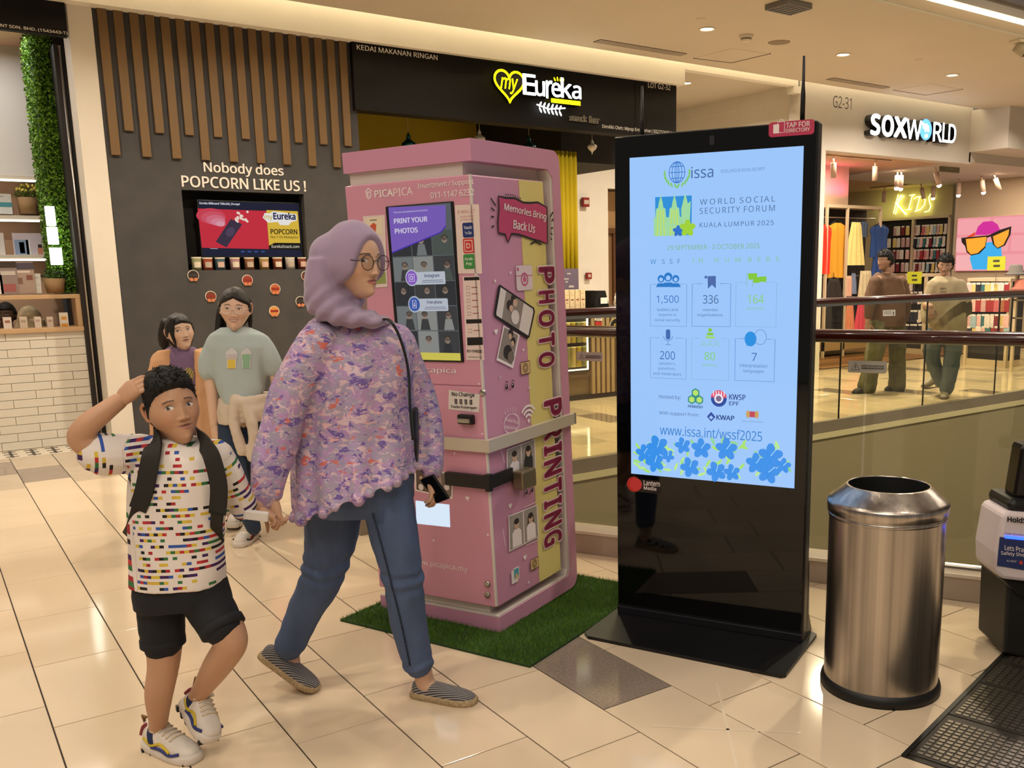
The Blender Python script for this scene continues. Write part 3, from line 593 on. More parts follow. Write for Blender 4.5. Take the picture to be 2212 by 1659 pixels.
c = onZ(1683, 91, ZC); sp = thing('ceiling_speaker', 'round grey flush ceiling speaker grille', 'speaker', (c[0], c[1], ZC)); b = MB(); b.smooth = True; b.lathe([(.0, -.006), (.115, -.006), (.125, 0)], n=28); b.build('grille', mat('speaker_grey', '8a7a62', .7, bump=(300, .3)), sp)
b = MB(); b.smooth = True; b.lathe([(.125, 0), (.13, -.004), (.138, 0)], n=28); b.build('rim', mat('downlight_trim'), sp)
c = onZ(1612, 76, ZC); sd = thing('smoke_detector', 'white round smoke detector on the ceiling', 'smoke detector', (c[0], c[1], ZC)); b = MB(); b.smooth = True; b.lathe([(.075, 0), (.075, -.02), (.06, -.028)], n=24); b.build('base', mat('detector_white', 'd8cbb4', .5), sd); b = MB(); b.smooth = True; b.lathe([(.055, -.028), (.052, -.055), (.03, -.065), (0, -.066)], n=24); b.build('sensor', mat('detector_white'), sd); b = MB(); b.smooth = True; b.lathe([(.056, -.036), (.056, -.044)], n=24); b.build('slot', mat('vent_dark'), sd)
for px, py, nm in ((1515, 40, 'small round ceiling cap near the left downlight'), (1983, 128, 'small round ceiling cap right of the middle downlight')):
    c = onZ(px, py, ZC); o = MB(); o.smooth = True; o.lathe([(.05, 0), (.045, -.008), (0, -.009)], n=20); tag(o.build('sprinkler_cover', m_ceil, None, (c[0], c[1], ZC)), nm, 'cap', 'ceiling caps')
for pts, lab in ((((1498, 125), (1580, 135), (1665, 115)), 'square access hatch in the ceiling beside the smoke detector'), (((1930, 194), (2000, 205), (2080, 192)), 'square access hatch in the ceiling above the sock shop')):
    P = [onZ(*p, ZC) for p in pts]; b = MB()
    for A, B_ in ((P[0], P[1]), (P[1], P[2])):
        b.tube([(A[0], A[1], ZC - .002), (B_[0], B_[1], ZC - .002)], .006, 6)
    D_ = P[0] + P[2] - P[1]
    h = b.build('hatch_joint', mat('hatch_gap', '3c2f20', .8)); 
    b2 = MB(); b2.prism([(0, 0), (1, 0), (1, 1), (0, 1)], (P[1][0], P[1][1], ZC - .003), (P[0] - P[1]) * .98, (P[2] - P[1]) * .98, (0, 0, 1), .003); b2.build('hatch_panel', m_ceil, h); tag(h, lab, 'hatch')
c = onZ(1715, 10, ZC); cb = thing('ceiling_box', 'grey louvred ceiling box at the top edge', 'vent', (c[0], c[1], ZC)); b = MB(); b.bbox((-.22, -.12, -.05), (.12, .16, 0), .008); b.build('housing', mat('box_grey', '6f6a64', .5), cb)
for i in range(6): b = MB(); b.box((-.2, -.1 + i * .042, -.054), (.1, -.085 + i * .042, -.05)); b.build('louvre', mat('box_dark', '3c3a38', .5), cb)
c = onZ(2203, 88, ZC); cc = thing('security_camera', 'pale ceiling mounted camera at the right edge', 'camera', (c[0], c[1], ZC)); b = MB(); b.bbox((-.1, -.07, -.03), (.1, .07, 0), .006); b.build('mount', mat('detector_white'), cc)
b = MB(); b.smooth = True; b.tube([(-.02, .03, -.05), (.03, -.06, -.13)], [.06, .066], 16); b.build('body', mat('cam_body', 'b0a48c', .5), cc); b = MB(); b.smooth = True; b.tube([(.03, -.06, -.13), (.045, -.085, -.152)], [.05, .03], 14); b.build('lens', mat('cam_lens', '2a2620', .2), cc)
# ================================================================== LEFT SHOP
LY = 9.1
ls = thing('shop_sign', 'black shop sign panel at the top left corner', 'sign', (onY(147, 77, LY)[0], LY, onY(73, 70, LY)[2]))
b = MB(); b.box((-3, 0, 0), (0, .08, .285)); b.build('board', m_black, ls)
FL_ = Face((0, 0, 0), (1, 0, 0), (0, 0, 1), (0, -1, 0), np.array(Matrix.Translation(ls.location)))
Print(FL_).ptext('MANAGEMENT SDN. BHD. (1543443-T)', (-70, 51), (146, 76), (-70, 43), m_siglet, bold=.008).build('lettering', ls)
b = MB(); b.box((1.262, 9.5, 0), (1.315, 9.75, 3.45)); b.box((1.315, 9.52, 0), (1.40, 9.75, 3.45)); b.box((1.285, 9.75, 0), (1.4, 11.2, 3.9)); struct('wall_left_frame', b, mat('frame_black', '231d1b', .5), label='black frame edging the left shop front')
b = MB(); b.smooth = True; b.tube([(1.305, 9.49, .06), (1.305, 9.49, 3.44)], .011, 10); tag(b.build('metal_conduit', m_steel), 'thin grey metal conduit running up the black frame', 'conduit')
bc = thing('brick_counter', 'white brick tiled counter of the left shop with a wood ledge', 'counter', (1.262, 9.53, 0))
b = MB(); b.box((-2.6, .012, 0), (0, .25, 1.02)); b.build('core', mat('brick_grout', 'b8ad98', .8), bc)
m_brick = mat('brick_white', 'dfd8ca', .25, var=(6, .03)); bh, bw = .0735, .305; bm_ = {}
for r in range(14):
    z0 = .0 + r * bh; x = 0 - (0 if r % 2 else bw / 2) 
    cuts = []; x = 0.; first_w = bw if r % 2 else bw * .42; ws = [first_w] + [bw] * 5
    for wv in ws:
        k = (round(wv, 3)); 
        if k not in bm_: q = MB(); q.bbox((-wv + .002, 0, .002), (-.002, .014, bh - .002), .002); bm_[k] = q.mesh('brick', m_brick)
        if z0 + bh < 1.03 and x - wv > -2.0: obj_from_mesh('brick', bm_[k], bc, (x, 0, z0))
        x -= wv
m_ledge = mat('ledge_wood', 'c2a078', .45, var=(4, .08, (.1, 1, 1)))
b = MB(); b.bbox((-2.6, -.03, 1.02), (-.002, .27, 1.06), .004); b.build('ledge', m_ledge, bc)
# mosaic threshold
b = MB(); b.box((-3, 9.14, -.3), (1.5, 9.53, -.001)); th = struct('floor_threshold', b, mat('mosaic_white', 'd9cfbd', .3), label='white mosaic threshold with black crosses')
b = MB()
for i in range(14):
    for j in range(3):
        x = 1.22 - i * .162 - j * .004; y = 9.2 + j * .125; b.box((x - .05, y - .012, -.001), (x + .05, y + .012, .001))
    b.box((1.22 - i * .162 - .012, 9.16, -.001), (1.22 - i * .162 + .012, 9.5, .0008))
o = b.build('mosaic_cross', mat('mosaic_black', '2a2622', .4), th); o['kind'] = 'stuff'
# mirror opening above the ledge, shelf box and back wall with shelves
sh = thing('counter_shelf_box', 'pale wood display shelf over a mirror on the brick counter', 'shelf', (1.262, 9.53, 1.06))
b = MB(); b.bbox((-2.6, 0, .25), (-.002, .27, .285), .003); b.build('top_board', m_ledge, sh); b = MB(); b.bbox((-.042, 0, 0), (-.002, .27, .25), .003); b.build('side_board', m_ledge, sh)
bwll = MB(); bwll.box((-3, 10.65, 0), (1.25, 10.75, 3.9)); bwll.box((-3, 9.3, 3.62), (1.3, 10.7, 3.72)); struct('wall_left_shop', bwll, mat('left_shop_wall', 'd8b498', .7), label='peach back wall of the left shop')
uw = MB(); uw.box((-3, 10.63, 2.44), (1.2, 10.65, 3.7)); struct('wall_left_shop_upper', uw, mat('left_shop_upper', 'd6d2cc', .6))
for i, (py, lab) in enumerate(((383, 'upper lit white shelf on the peach wall'), (470, 'middle lit white shelf on the peach wall'), (555, 'lower lit white shelf on the peach wall'))):
    z = onY(30, py, 10.4)[2]; s = thing('wall_shelf', lab, 'shelf', (0, 10.4, z), group='lit shelves of the left shop')
    b = MB(); b.bbox((-3, 0, -.03), (1.15, .23, .02), .003); b.build('board', m_white, s)
    b = MB(); b.box((-3, -.004, -.036), (1.14, .006, -.02)); b.build('led_edge', emat('shelf_led', 'fff0d8', 5), s)
area_light('left_shop_light', (.3, 9.95, 3.55), 1.6, 26, (1, .95, .9), sy=.6)
# ================================================================== SOCK SHOP
KX, PX_, SZ, RY = 17.7, 17.3, 3.16, 10.3
m_shopw = mat('sock_shop_wall', 'c9b49a', .7, var=(2, .02)); m_shopc = mat('sock_shop_ceiling', 'c9a98c', .8)
b = MB(); b.box((10.6, 9.2, SZ), (19, 16, SZ + .1)); struct('ceiling_sock_shop', b, m_shopc)
b = MB(); b.box((10.5, RY + .35, 0), (13.15, RY + .45, SZ)); struct('wall_sock_shop_left', b, m_shopw, label='peach wall above the clothes rack')
b = MB(); b.box((10.6, 16, 0), (19, 16.1, SZ)); struct('wall_sock_shop_back', b, m_shopw)
kb = onX(2058, 475, KX)
b = MB(); b.box((KX, 11.65, 0), (KX + .1, 16, SZ)); struct('wall_kids', b, mat('kids_wall', 'cdbf9a', .7), label='pale wall carrying the neon sign')
b = MB(); b.box((PX_, 6.0, 0), (KX + .1, onX(2062, 480, PX_)[1], SZ)); struct('wall_sock_shop_right', b, m_shopw, label='beige wall carrying the lightbox poster')
b = MB(); b.box((10.6, 9.2, -.004), (17.3, 16, .004)); fo = struct('floor_sock_shop', b, mat('plank_gap', '4a3322', .7), label='wood plank floor of the sock shop')
m_pl = [mat('plank_%d' % i, c, .35, var=(3, .15, (.2, 3, 1))) for i, c in enumerate(('8a6040', '7a5236', '97704c', '6e4a32'))]
pm = [MB().bbox((0, .002, 0), (1.5, .116, .01), .002).mesh('floor_plank', m) for m in m_pl]
rs = random.Random(5)
for j in range(17):
    off = rs.uniform(0, 1.2)
    for i in range(5):
        x = 10.75 + off * .3 + i * 1.5
        if x + 1.5 < 17.3: obj_from_mesh('floor_plank', pm[rs.randrange(4)], fo, (x, 9.25 + j * .118, 0))
for x, y, p in ((12.0, 9.9, 50), (14.6, 10.6, 64), (14.4, 13.0, 50), (16.2, 9.6, 44)): area_light('sock_shop_light', (x, y, SZ - .05), .9, p, (1, .83, .62), sy=.9)
area_light('sock_shop_pink_led', (12.5, RY + .2, 2.72), 1.2, 5, (1, .05, .35), (0, .6, 1), sy=.05); area_light('kids_neon_glow', (KX - .3, 12.9, 2.7), 1.2, 1.8, (1, 1, .3), (1, 0, .2), sy=.3)
# fascia lettering
FS = Face((0, YB, 0), (1, 0, 0), (0, 0, 1), (0, -1, 0))
sg = thing('shop_sign_letters', 'glowing white shop name letters with a blue globe on the grey fascia', 'sign', (12.3, YB, 3.3))
FSL = Face((0, 0, 0), (1, 0, 0), (0, 0, 1), (0, -1, 0), np.array(Matrix.Translation((12.3, YB, 3.3))))
def ltr(t, bl, br, tl, bold):
    pr = Print(FSL, 0.); pr.ptext(t, bl, br, tl, m_return, bold=bold, depth=.11); pr.lift = .112; pr.ptext(t, bl, br, tl, m_ew, bold=bold); pr.build('glowing_letter', sg)
ltr('S', (1866, 293), (1887, 296), (1866, 246), .05); ltr('O', (1890, 296), (1916, 299), (1890, 249), .05); ltr('X', (1916, 298), (1945, 301), (1916, 253), .05)
ltr('W', (1943, 301), (1976, 305), (1943, 258), .012); ltr('R', (2001, 307), (2020, 309), (2001, 265), .012); ltr('L', (2021, 309), (2034, 310), (2021, 267), .012); ltr('D', (2034, 310), (2050, 312), (2034, 269), .012)
gc = FSL.px(1986, 282); gr = abs(FSL.px(1986, 259)[1] - gc[1]); gw_ = abs(FSL.px(1999, 282)[0] - gc[0])
pr = Print(FSL, 0.); pr._m(m_return); pr.b.prism([(gc[0] + gw_ * math.cos(t), gc[1] + gr * math.sin(t)) for t in (2 * math.pi * i / 28 for i in range(28))], FSL.o, FSL.ux, FSL.uz, FSL.n, .11)
pr.lift = .112; pr.disc(gc, gw_, emat('globe_blue', '5fa4ee', 2.2), 28, ry=gr).up(.002)
for cx, cy, rx, ry, a in ((-.15, .3, .42, .22, .5), (.35, .1, .2, .35, .2), (-.05, -.05, .14, .2, 0), (.1, -.6, .3, .18, .3), (-.5, .5, .2, .14, 0)): pr.disc((gc[0] + cx * gw_, gc[1] + cy * gr), rx * gw_, m_ew, 9, ry=ry * gr, a=a)
pr.build('globe', sg, 'blue and white globe standing for the letter O')
tg = thing('shop_number', 'thin black shop number G2-31 on the grey fascia', 'sign', (11, YB, 3.5)); FSN = Face((0, 0, 0), (1, 0, 0), (0, 0, 1), (0, -1, 0), np.array(Matrix.Translation((11, YB, 3.5))))
Print(FSN).ptext('G2-31', (1799, 234), (1839, 235), (1799, 208), mat('letter_dark', '2a2724', .5)).build('lettering', tg)
# neon KIDS as tubes
nk = thing('neon_sign', 'yellow neon sign reading KIDS on the shop wall', 'neon sign', (KX - .03, 12.6, 2.6))
FK = Face((0, 0, 0), (0, -1, 0), (0, 0, 1), (-1, 0, 0), np.array(Matrix.Translation((KX - .03, 12.6, 2.6)))); m_neon = emat('neon_yellow', 'f4f57a', 5.5)
cr = lambda x, y: (1760 + x * 240 / 1731, 330 + y * 230 / 1659); c2 = lambda x, y: (1960 + x * 252 / 1548, 330 + y * 270 / 1659)
for strokes in ([[(1235, 950), (1310, 650)], [(1265, 960), (1345, 660)], [(1400, 670), (1290, 790), (1440, 960)], [(1375, 655), (1265, 780), (1425, 965)]],):
    for i, s_ in enumerate(strokes):
        b = MB(); b.smooth = True; b.tube([FK.p3(FK.px(*cr(*p)), .02) for p in s_], .009, 8); b.build('neon_tube', m_neon, nk)
for s_ in ([(75, 562), (25, 750)], [(35, 566), (105, 556)], [(-5, 758), (58, 748)], [(172, 592), (125, 765)], [(95, 615), (130, 588), (200, 578), (245, 625), (230, 695), (180, 752), (105, 780)], [(352, 615), (348, 562), (318, 550), (290, 590), (300, 650), (318, 710), (295, 770), (232, 788)]):
    b = MB(); b.smooth = True; b.tube([FK.p3(FK.px(*c2(*p)), .02) for p in s_], .009, 8); b.build('neon_tube', m_neon, nk)
# lightbox poster: original stand-in, sunglasses in front of a pink brick wall
lp = thing('lightbox_poster', 'lit pink poster with big orange sunglasses and a magenta cap', 'poster', (PX_ - .05, 10.9, 1.5))
FP = Face((0, 0, 0), (0, -1, 0), (0, 0, 1), (-1, 0, 0), np.array(Matrix.Translation((PX_ - .05, 10.9, 1.5))))
A, B_ = FP.px(2069, 472), FP.px(2300, 584); b = MB(); b.box((-0.0, -B_[0], B_[1]), (.05, -A[0], A[1])); b.build('lightbox_frame', m_white, lp)
ep = lambda n, c='000000', s=.95: emat('poster_' + n, c, s)
pr = Print(FP, .002); pr.rect(A, B_, ep('pink', 'f0949c')); pr.up(.002)
rs = random.Random(8); hgt = A[1] - B_[1]
for r in range(3):
    for i in range(4):
        x0 = A[0] + .02 + i * .75 - (r % 2) * .35; z0 = B_[1] + .02 + r * hgt / 3
        pr.rrect((max(x0, A[0]), z0), (min(x0 + .70, B_[0]), z0 + hgt / 3 - .05), .04, ep('brick_%d' % rs.randrange(3), ('f6a4aa', 'f9b4b4', 'ee8f98')[rs.randrange(3)]))
pr.build('printed_wall', lp)
pr = Print(FP, .006); pc = lambda *L: [FP.px(*c2(*p)) for p in L]
pr.st(pc((830, 1400), (880, 1270), (1060, 1190), (1240, 1170), (1260, 1400), (1255, 1550), (870, 1550)), ep('blue', '3db4f2')).up(.001)
pr.st(pc((900, 1090), (940, 980), (1010, 915), (1130, 905), (1200, 950), (1240, 1040), (1060, 1090)), ep('magenta', 'd8279a')); pr.st(pc((790, 1120), (905, 1050), (900, 1100), (800, 1140)), ep('red', 'e8452e')); pr.build('printed_cap', lp)
pr = Print(FP, .009); pr.st(pc((718, 1130), (1080, 1095), (1240, 1020), (1385, 975), (1375, 1080), (1300, 1230), (1200, 1275), (1140, 1220), (1110, 1110), (1060, 1130), (1040, 1260), (960, 1340), (850, 1365), (790, 1320), (770, 1240), (725, 1190)), ep('frame', '2a1614', .6)).up(.001)
pr.st(pc((780, 1145), (1055, 1115), (1035, 1240), (940, 1330), (850, 1350), (800, 1300)), ep('orange', 'ffa52e', 1.1)); pr.st(pc((1140, 1110), (1355, 1015), (1345, 1090), (1280, 1220), (1200, 1262), (1160, 1220)), ep('orange')); pr.build('printed_sunglasses', lp)
# KELUAR exit board (seen from behind) and ceiling track lights
ex = thing('exit_board', 'hanging exit board seen from behind under the shop ceiling', 'sign', (onY(2053, 360, 9.6)[0], 9.6, onY(2053, 372, 9.6)[2]))
b = MB(); b.box((-.27, 0, 0), (.27, .03, .2)); b.build('board', mat('exit_back', '6e6a52', .5), ex); FE = Face((0, 0, 0), (-1, 0, 0), (0, 0, 1), (0, -1, 0)); Print(FE, .001).text('KELUAR >', (-.24, .045), (.22, .155), mat('exit_print', '9a9478', .5), bold=.01).build('lettering', ex); b = MB(); b.tube([(-.2, .015, .2), (-.2, .015, SZ - ex.location.z)], .006, 6); b.tube([(.2, .015, .2), (.2, .015, SZ - ex.location.z)], .006, 6); b.build('hanger', m_steel, ex)
m_tr = mat('track_white', 'd0b8a4', .5); m_lamp = emat('track_lamp', 'fff0d8', 12)
def track(pa, pb, label, heads, z=SZ - .03):
    A, B_ = onZ(*pa, z), onZ(*pb, z); t = thing('track_light_rail', label, 'light', (A[0], A[1], z), group='track lights of the sock shop'); D = B_ - A
    b = MB(); b.tube([(0, 0, .015), (D[0], D[1], .015)], [(.02, .015)] * 2, 6); b.build('rail', m_tr, t)
    for f, dx, dy, on in heads:
        p = D * f; q = Vector((p[0] + dx * .05, p[1] + dy * .05, -.10)); d = Vector((dx * .1, dy * .1, -.19)).normalized()
        b = MB(); b.smooth = True; b.tube([(p[0], p[1], 0), q], .012, 8); b.tube([q - d * .02, q + d * .2], [.042, .042], 14); o = b.build('spot_head', m_tr, t)
        if on: b = MB(); b.smooth = True; e = q + d * .203; b.sphere(e, .04, 12, 8); b.build('lamp', m_lamp, o)
track((1783, 338), (1925, 350), 'ceiling track with two spotlights just inside the sock shop entrance', [(.12, .3, .2, 0), (.75, .3, .2, 0)])
track((1872, 377), (2028, 360), 'ceiling track with three lit spotlights left of the exit board', [(.45, -.5, -.3, 1), (.5, 0, 0, 1), (.95, .5, -.3, 1)])
track((1880, 408), (2010, 395), 'ceiling track with two unlit spotlights near the neon sign', [(.25, .2, .2, 0), (.85, .5, -.2, 0)])
track((2010, 395), (2168, 373), 'ceiling track with three spotlights above the pink poster', [(.05, 0, 0, 1), (.42, 0, 0, 1), (.72, .3, -.2, 1), (.88, .8, -.4, 0)])
for px, py, lab in ((1982, 369, 'round shop downlight left of the exit board'), (2085, 377, 'round shop downlight right of the exit board'), (2027, 396, 'round shop downlight above the neon sign'), (2205, 366, 'round shop downlight at the right edge')):
    p = onZ(px, py, SZ); t = copy_tree(DLP); t.location = (p[0], p[1], SZ); tag(t, lab, 'light', 'sock shop downlights')
    for ch in list(t.children):
        if ch.type == 'LIGHT': bpy.data.objects.remove(ch)
# ---- hanging rack with clothes (plane Y = RY)
m_alu = mat('rack_frame', 'cbb89c', .4); m_backd = mat('rack_back', '2a221c', .8)
x_ = lambda px, py=520: onY(px, py, RY)[0]; z_ = lambda px, py: onY(px, py, RY)[2]
rk = thing('clothes_rack', 'wall rack bay with white frame holding hanging clothes', 'rack', (x_(1785), RY, 0)); rx0 = x_(1785); rx1 = x_(1903); zt = z_(1845, 450)
for xx in (x_(1785), x_(1829), x_(1900)): b = MB(); b.box((xx - rx0, 0, 0), (xx - rx0 + .04, .04, zt)); b.build('post', m_alu, rk)
b = MB(); b.box((0, 0, zt), (rx1 - rx0, .34, zt + .05)); b.build('top_board', m_alu, rk); b = MB(); b.box((0, .32, .2), (rx1 - rx0, .34, zt)); b.build('back_panel', m_backd, rk)
b = MB(); b.box((0, 0, .12), (rx1 - rx0, .35, .3)); b.build('base_board', mat('rack_wood', 'a98a5e', .5), rk)
zr = z_(1845, 470); b = MB(); b.tube([(.02, .12, zr), (rx1 - rx0 - .02, .12, zr)], .012, 8); b.build('hanging_bar', m_steel, rk)
zr2 = z_(1845, 597); b = MB(); b.tube([(.02, .12, zr2), (rx1 - rx0 - .02, .12, zr2)], .012, 8); b.build('hanging_bar', m_steel, rk)
def garment(px0, px1, py0, py1, col, label, dy, kind='shirt', y=RY + .04):
    "cloth seen from the front, thick folded body with sleeves"
    X0_, X1_ = onY(px0, (py0 + py1) / 2, y)[0], onY(px1, (py0 + py1) / 2, y)[0]; Z1, Z0 = onY((px0 + px1) / 2, py0, y)[2], onY((px0 + px1) / 2, py1, y)[2]
    W_, H_ = X1_ - X0_, Z1 - Z0; t = thing('hanging_garment', label, 'garment', ((X0_ + X1_) / 2, y + dy, Z0), group='clothes on the sock shop rack')
    b = MB(); b.smooth = True; nx, nz = 16, 12; V = []
    for s in (-1, 1):
        for j in range(nz + 1):
            v = j / nz
            for i in range(nx + 1):
                u = i / nx * 2 - 1
                if kind == 'shirt': hw = W_ / 2 * (.78 + .08 * (1 - v)) if v < .62 else W_ / 2 * (.78 + .22 * math.sin(min(1, (v - .62) / .25) * math.pi / 2)) * (1 - .75 * max(0, (v - .86) / .14) ** 2)
                elif kind == 'dress': hw = W_ / 2 * (1 - .55 * v ** 1.2)
                else: hw = W_ / 2 * (1 - .15 * v)
                fold = .012 * math.sin(u * 11 + j * .15) * (1 - v * .6)
                V.append((u * hw, s * (.035 * (1 - u * u) ** .5 * (1 if v < 1 else .3) + .004) + fold, H_ * v))
    n1 = (nz + 1) * (nx + 1); F = []
    for s in range(2):
        for j in range(nz):
            for i in range(nx):
                a = s * n1 + j * (nx + 1) + i; q = (a, a + 1, a + nx + 2, a + nx + 1); F.append(q if s == 0 else q[::-1])
    b.add(V, F); b.build('cloth', mat('cloth_' + col, col, .85, var=(30, .08)), t)
    if kind != 'trousers':
        b = MB(); b.smooth = True; b.tube([(-W_ * .3, 0, H_ * .97), (0, 0, H_ * 1.06), (W_ * .3, 0, H_ * .97)], .008, 6); b.tube([(0, 0, H_ * 1.06), (0, .0, H_ * 1.06 + .06), (.015, .03, H_ * 1.06 + .08)], .004, 6); b.build('hanger', mat('hanger_dark', '1c1a18', .4), t)
    return t
garment(1772, 1794, 484, 592, 'e8301c', 'red shirt at the left end of the clothes rack', .0)
garment(1786, 1838, 481, 600, 'd99a2a', 'mustard yellow long shirt on the clothes rack', .05)
garment(1826, 1868, 480, 573, 'ead98a', 'pale yellow dress on the clothes rack', .0, 'dress')
garment(1862, 1884, 478, 512, '4c5a72', 'slate blue short top on the clothes rack', .09)
garment(1877, 1918, 486, 556, '1f3f7a', 'royal blue top with a white patch on the clothes rack', -.01)
garment(1882, 1912, 552, 596, '24407c', 'royal blue trousers below the blue top', -.01, 'trousers')
garment(1778, 1822, 602, 648, '2a2320', 'black folded skirt on the lower bar, left', .0, 'dress')
garment(1825, 1842, 596, 640, 'd8a890', 'peach garment on the lower bar', .03, 'trousers'); garment(1840, 1856, 590, 635, '74809a', 'grey blue skirt on the lower bar', .06, 'dress'); garment(1855, 1882, 585, 640, 'cdbd9a', 'cream patterned trousers on the lower bar', .0, 'trousers')
garment(1824, 1848, 650, 722, 'e08a68', 'salmon dress at the bottom of the rack', .02, 'dress'); garment(1845, 1875, 645, 722, 'd8485e', 'coral pink dress at the bottom of the rack', .0, 'dress')
garment(1776, 1798, 650, 722, '2e2a28', 'black trousers at the bottom left of the rack', .02, 'trousers')
# ---- sock wall under the neon (plane X = KX), white frame bays with packets on hooks
y_ = lambda px, py=540: onX(px, py, KX - .05)[1]; zk = lambda px, py: onX(px, py, KX - .05)[2]
sw = thing('sock_wall', 'white framed wall display of hanging socks below the neon sign', 'display wall', (KX - .08, y_(2050), 0)); sy0 = y_(2050)
L_ = y_(1895) - sy0; ztop = zk(1980, 474); zbot = zk(1980, 588)
b = MB(); b.box((.05, 0, .1), (.08, L_, ztop)); b.build('back_panel', mat('sock_back', '1d1817', .8), sw)
for px in (1895, 1972, 2050): yy = y_(px) - sy0; b = MB(); b.box((-.02, yy - .03, .0), (.05, yy + .03, ztop)); b.build('post', m_alu, sw)
b = MB(); b.box((-.03, 0, ztop), (.08, L_, ztop + .05)); b.build('top_board', m_alu, sw); b = MB(); b.box((-.3, 0, zbot - .1), (.05, L_, zbot - .02)); b.build('ledge', m_ledge, sw)
sock_cols = ['c8a0a0', 'a03238', 'd8d0c8', '3a6a72', 'c86a72', '2a2a34', 'd8c078', '9ab4c0', 'e0d8d0', 'a86a4a', '7a2a34', 'e8b8b4']
def sock_mesh(col, kind):
    b = MB(); 
    if kind == 0:  # folded pair with toe
        b.prism([(-.03, 0), (.035, -.02), (.05, .02), (.03, .05), (.03, .17), (-.03, .17)], (0, 0, 0), (0, 1, 0), (0, 0, 1), (1, 0, 0), .02)
    else: b.bbox((0, -.045, 0), (.015, .045, .19), .004)
    b.box((-.002, -.03, .17), (.018, .03, .2)); b.f[-6:]; b.mi[-6:] = [1] * 6
    return b.mesh('sock_pair', [mat('sock_' + col, col, .85, var=(40, .25)), mat('sock_tag', 'e0dcd4', .6)])
sm_ = [sock_mesh(c, k) for k in (0, 1) for c in sock_cols]
ORD = ['first', 'second', 'third', 'fourth', 'fifth', 'sixth', 'seventh', 'eighth', 'ninth', 'tenth', 'eleventh']
rows = [zk(1980, 494) , zk(1980, 520), zk(1980, 546), zk(1980, 574)]; rs = random.Random(2); cnt = 0
GL = ['top row', 'second row', 'third row', 'bottom row']
for r, zz in enumerate(rows):
    for px in range(1978, 2048, 7):
        o = obj_from_mesh('sock_pair', sm_[rs.randrange(12)], None, (KX - .06 - rs.uniform(0, .05), y_(px) + rs.uniform(-.02, .02), zz - .13)); tag(o, 'sock pair %s from the left, %s of the right bay below the neon sign' % (ORD[(px - 1978) // 7], GL[r]), 'socks', 'socks in the right bay'); cnt += 1
    for px in range(1902, 1968, 10):
        if r > 0 or px > 1925:
            o = obj_from_mesh('sock_packet', sm_[12 + rs.choice((0, 2, 4, 6, 8, 10, 11))], None, (KX - .06 - rs.uniform(0, .05), y_(px) + rs.uniform(-.02, .02), zz - .13)); tag(o, 'sock packet %s from the left, %s of the left bay below the neon sign' % (ORD[(px - 1902) // 10], GL[r]), 'socks', 'packets in the left bay')
# ---- low gondolas with hanging stock in front
def gondola(pxa, pxb, Xg, label, pal, grp, lab2, rows_px, step, kind):
    ya, yb_ = onX(pxa, 650, Xg)[1], onX(pxb, 650, Xg)[1]; zt = onX((pxa + pxb) / 2, rows_px[0] - 14, Xg)[2]
    t = thing('sock_gondola', label, 'shop rack', (Xg, yb_, 0)); L_ = ya - yb_
    b = MB(); b.box((.05, 0, .1), (.4, L_, zt)); b.build('body', mat('gondola_dark', '2b2523', .7), t); b = MB(); b.bbox((-.03, -.02, zt), (.45, L_ + .02, zt + .05), .004); b.build('top_board', m_alu, t)
    for yy in (-.02, L_ - .02): b = MB(); b.box((-.02, yy, 0), (.03, yy + .04, zt)); b.build('post', m_alu, t)
    b = MB(); b.box((0, 0, 0), (.4, L_, .1)); b.build('base_board', m_alu, t)
    rs = random.Random(pxa)
    for r, py in enumerate(rows_px):
        for px in range(pxa + 4, pxb - 2, step):
            p = onX(px, py, Xg); o = obj_from_mesh('sock_pair' if kind == 0 else 'sock_packet', sm_[kind * 12 + rs.choice(pal)], None, (Xg - .02 - rs.uniform(0, .03), p[1], p[2] - .12)); tag(o, lab2 % (ORD[(px - pxa - 4) // step], ('top', 'second', 'third', 'bottom')[r]), 'socks', grp)
gondola(1958, 1998, 13.9, 'low black rack of socks with white tags between the two young men', [5, 5, 5, 2, 9], 'black socks between the young men', 'tagged sock pair %s from the left, %s row between the two young men', [612, 640, 680, 710], 9, 0)
gondola(2092, 2180, 13.0, 'low white rack of colourful socks at the right edge of the picture', list(range(12)), 'socks on the right rack', 'sock packet %s from the left, %s row of the low rack at right', [622, 656, 690, 716], 10, 1)
hs = thing('hat_stand', 'white slatted stand with bucket hats at the right edge', 'stand', (onX(2195, 640, 12.6)[0], onX(2195, 640, 12.6)[1], 0)); b = MB(); b.box((-.02, -.02, 0), (.02, .02, 1.5)); b.build('post', m_alu, hs)
for z in (.5, .75, 1.0, 1.25): b = MB(); b.box((-.02, -.5, z), (.02, .02, z + .02)); b.build('rail', m_steel, hs)
for i, (px, py, c, lab) in enumerate(((2194, 590, '6b6662', 'grey bucket hat on top of the hat stand'), (2206, 622, 'b06a5a', 'pinkish bucket hat on the hat stand'))):
    p = onX(px, py, 12.55); b = MB(); b.smooth = True; b.lathe([(0, .12), (.06, .12), (.085, .1), (.095, .02), (.15, -.03), (.155, -.03), (.095, .015), (.08, .09), (0, .11)], n=24); o = b.build('bucket_hat', mat('hat_' + c, c, .9), None, (p[0], p[1], p[2])); tag(o, lab, 'hat')
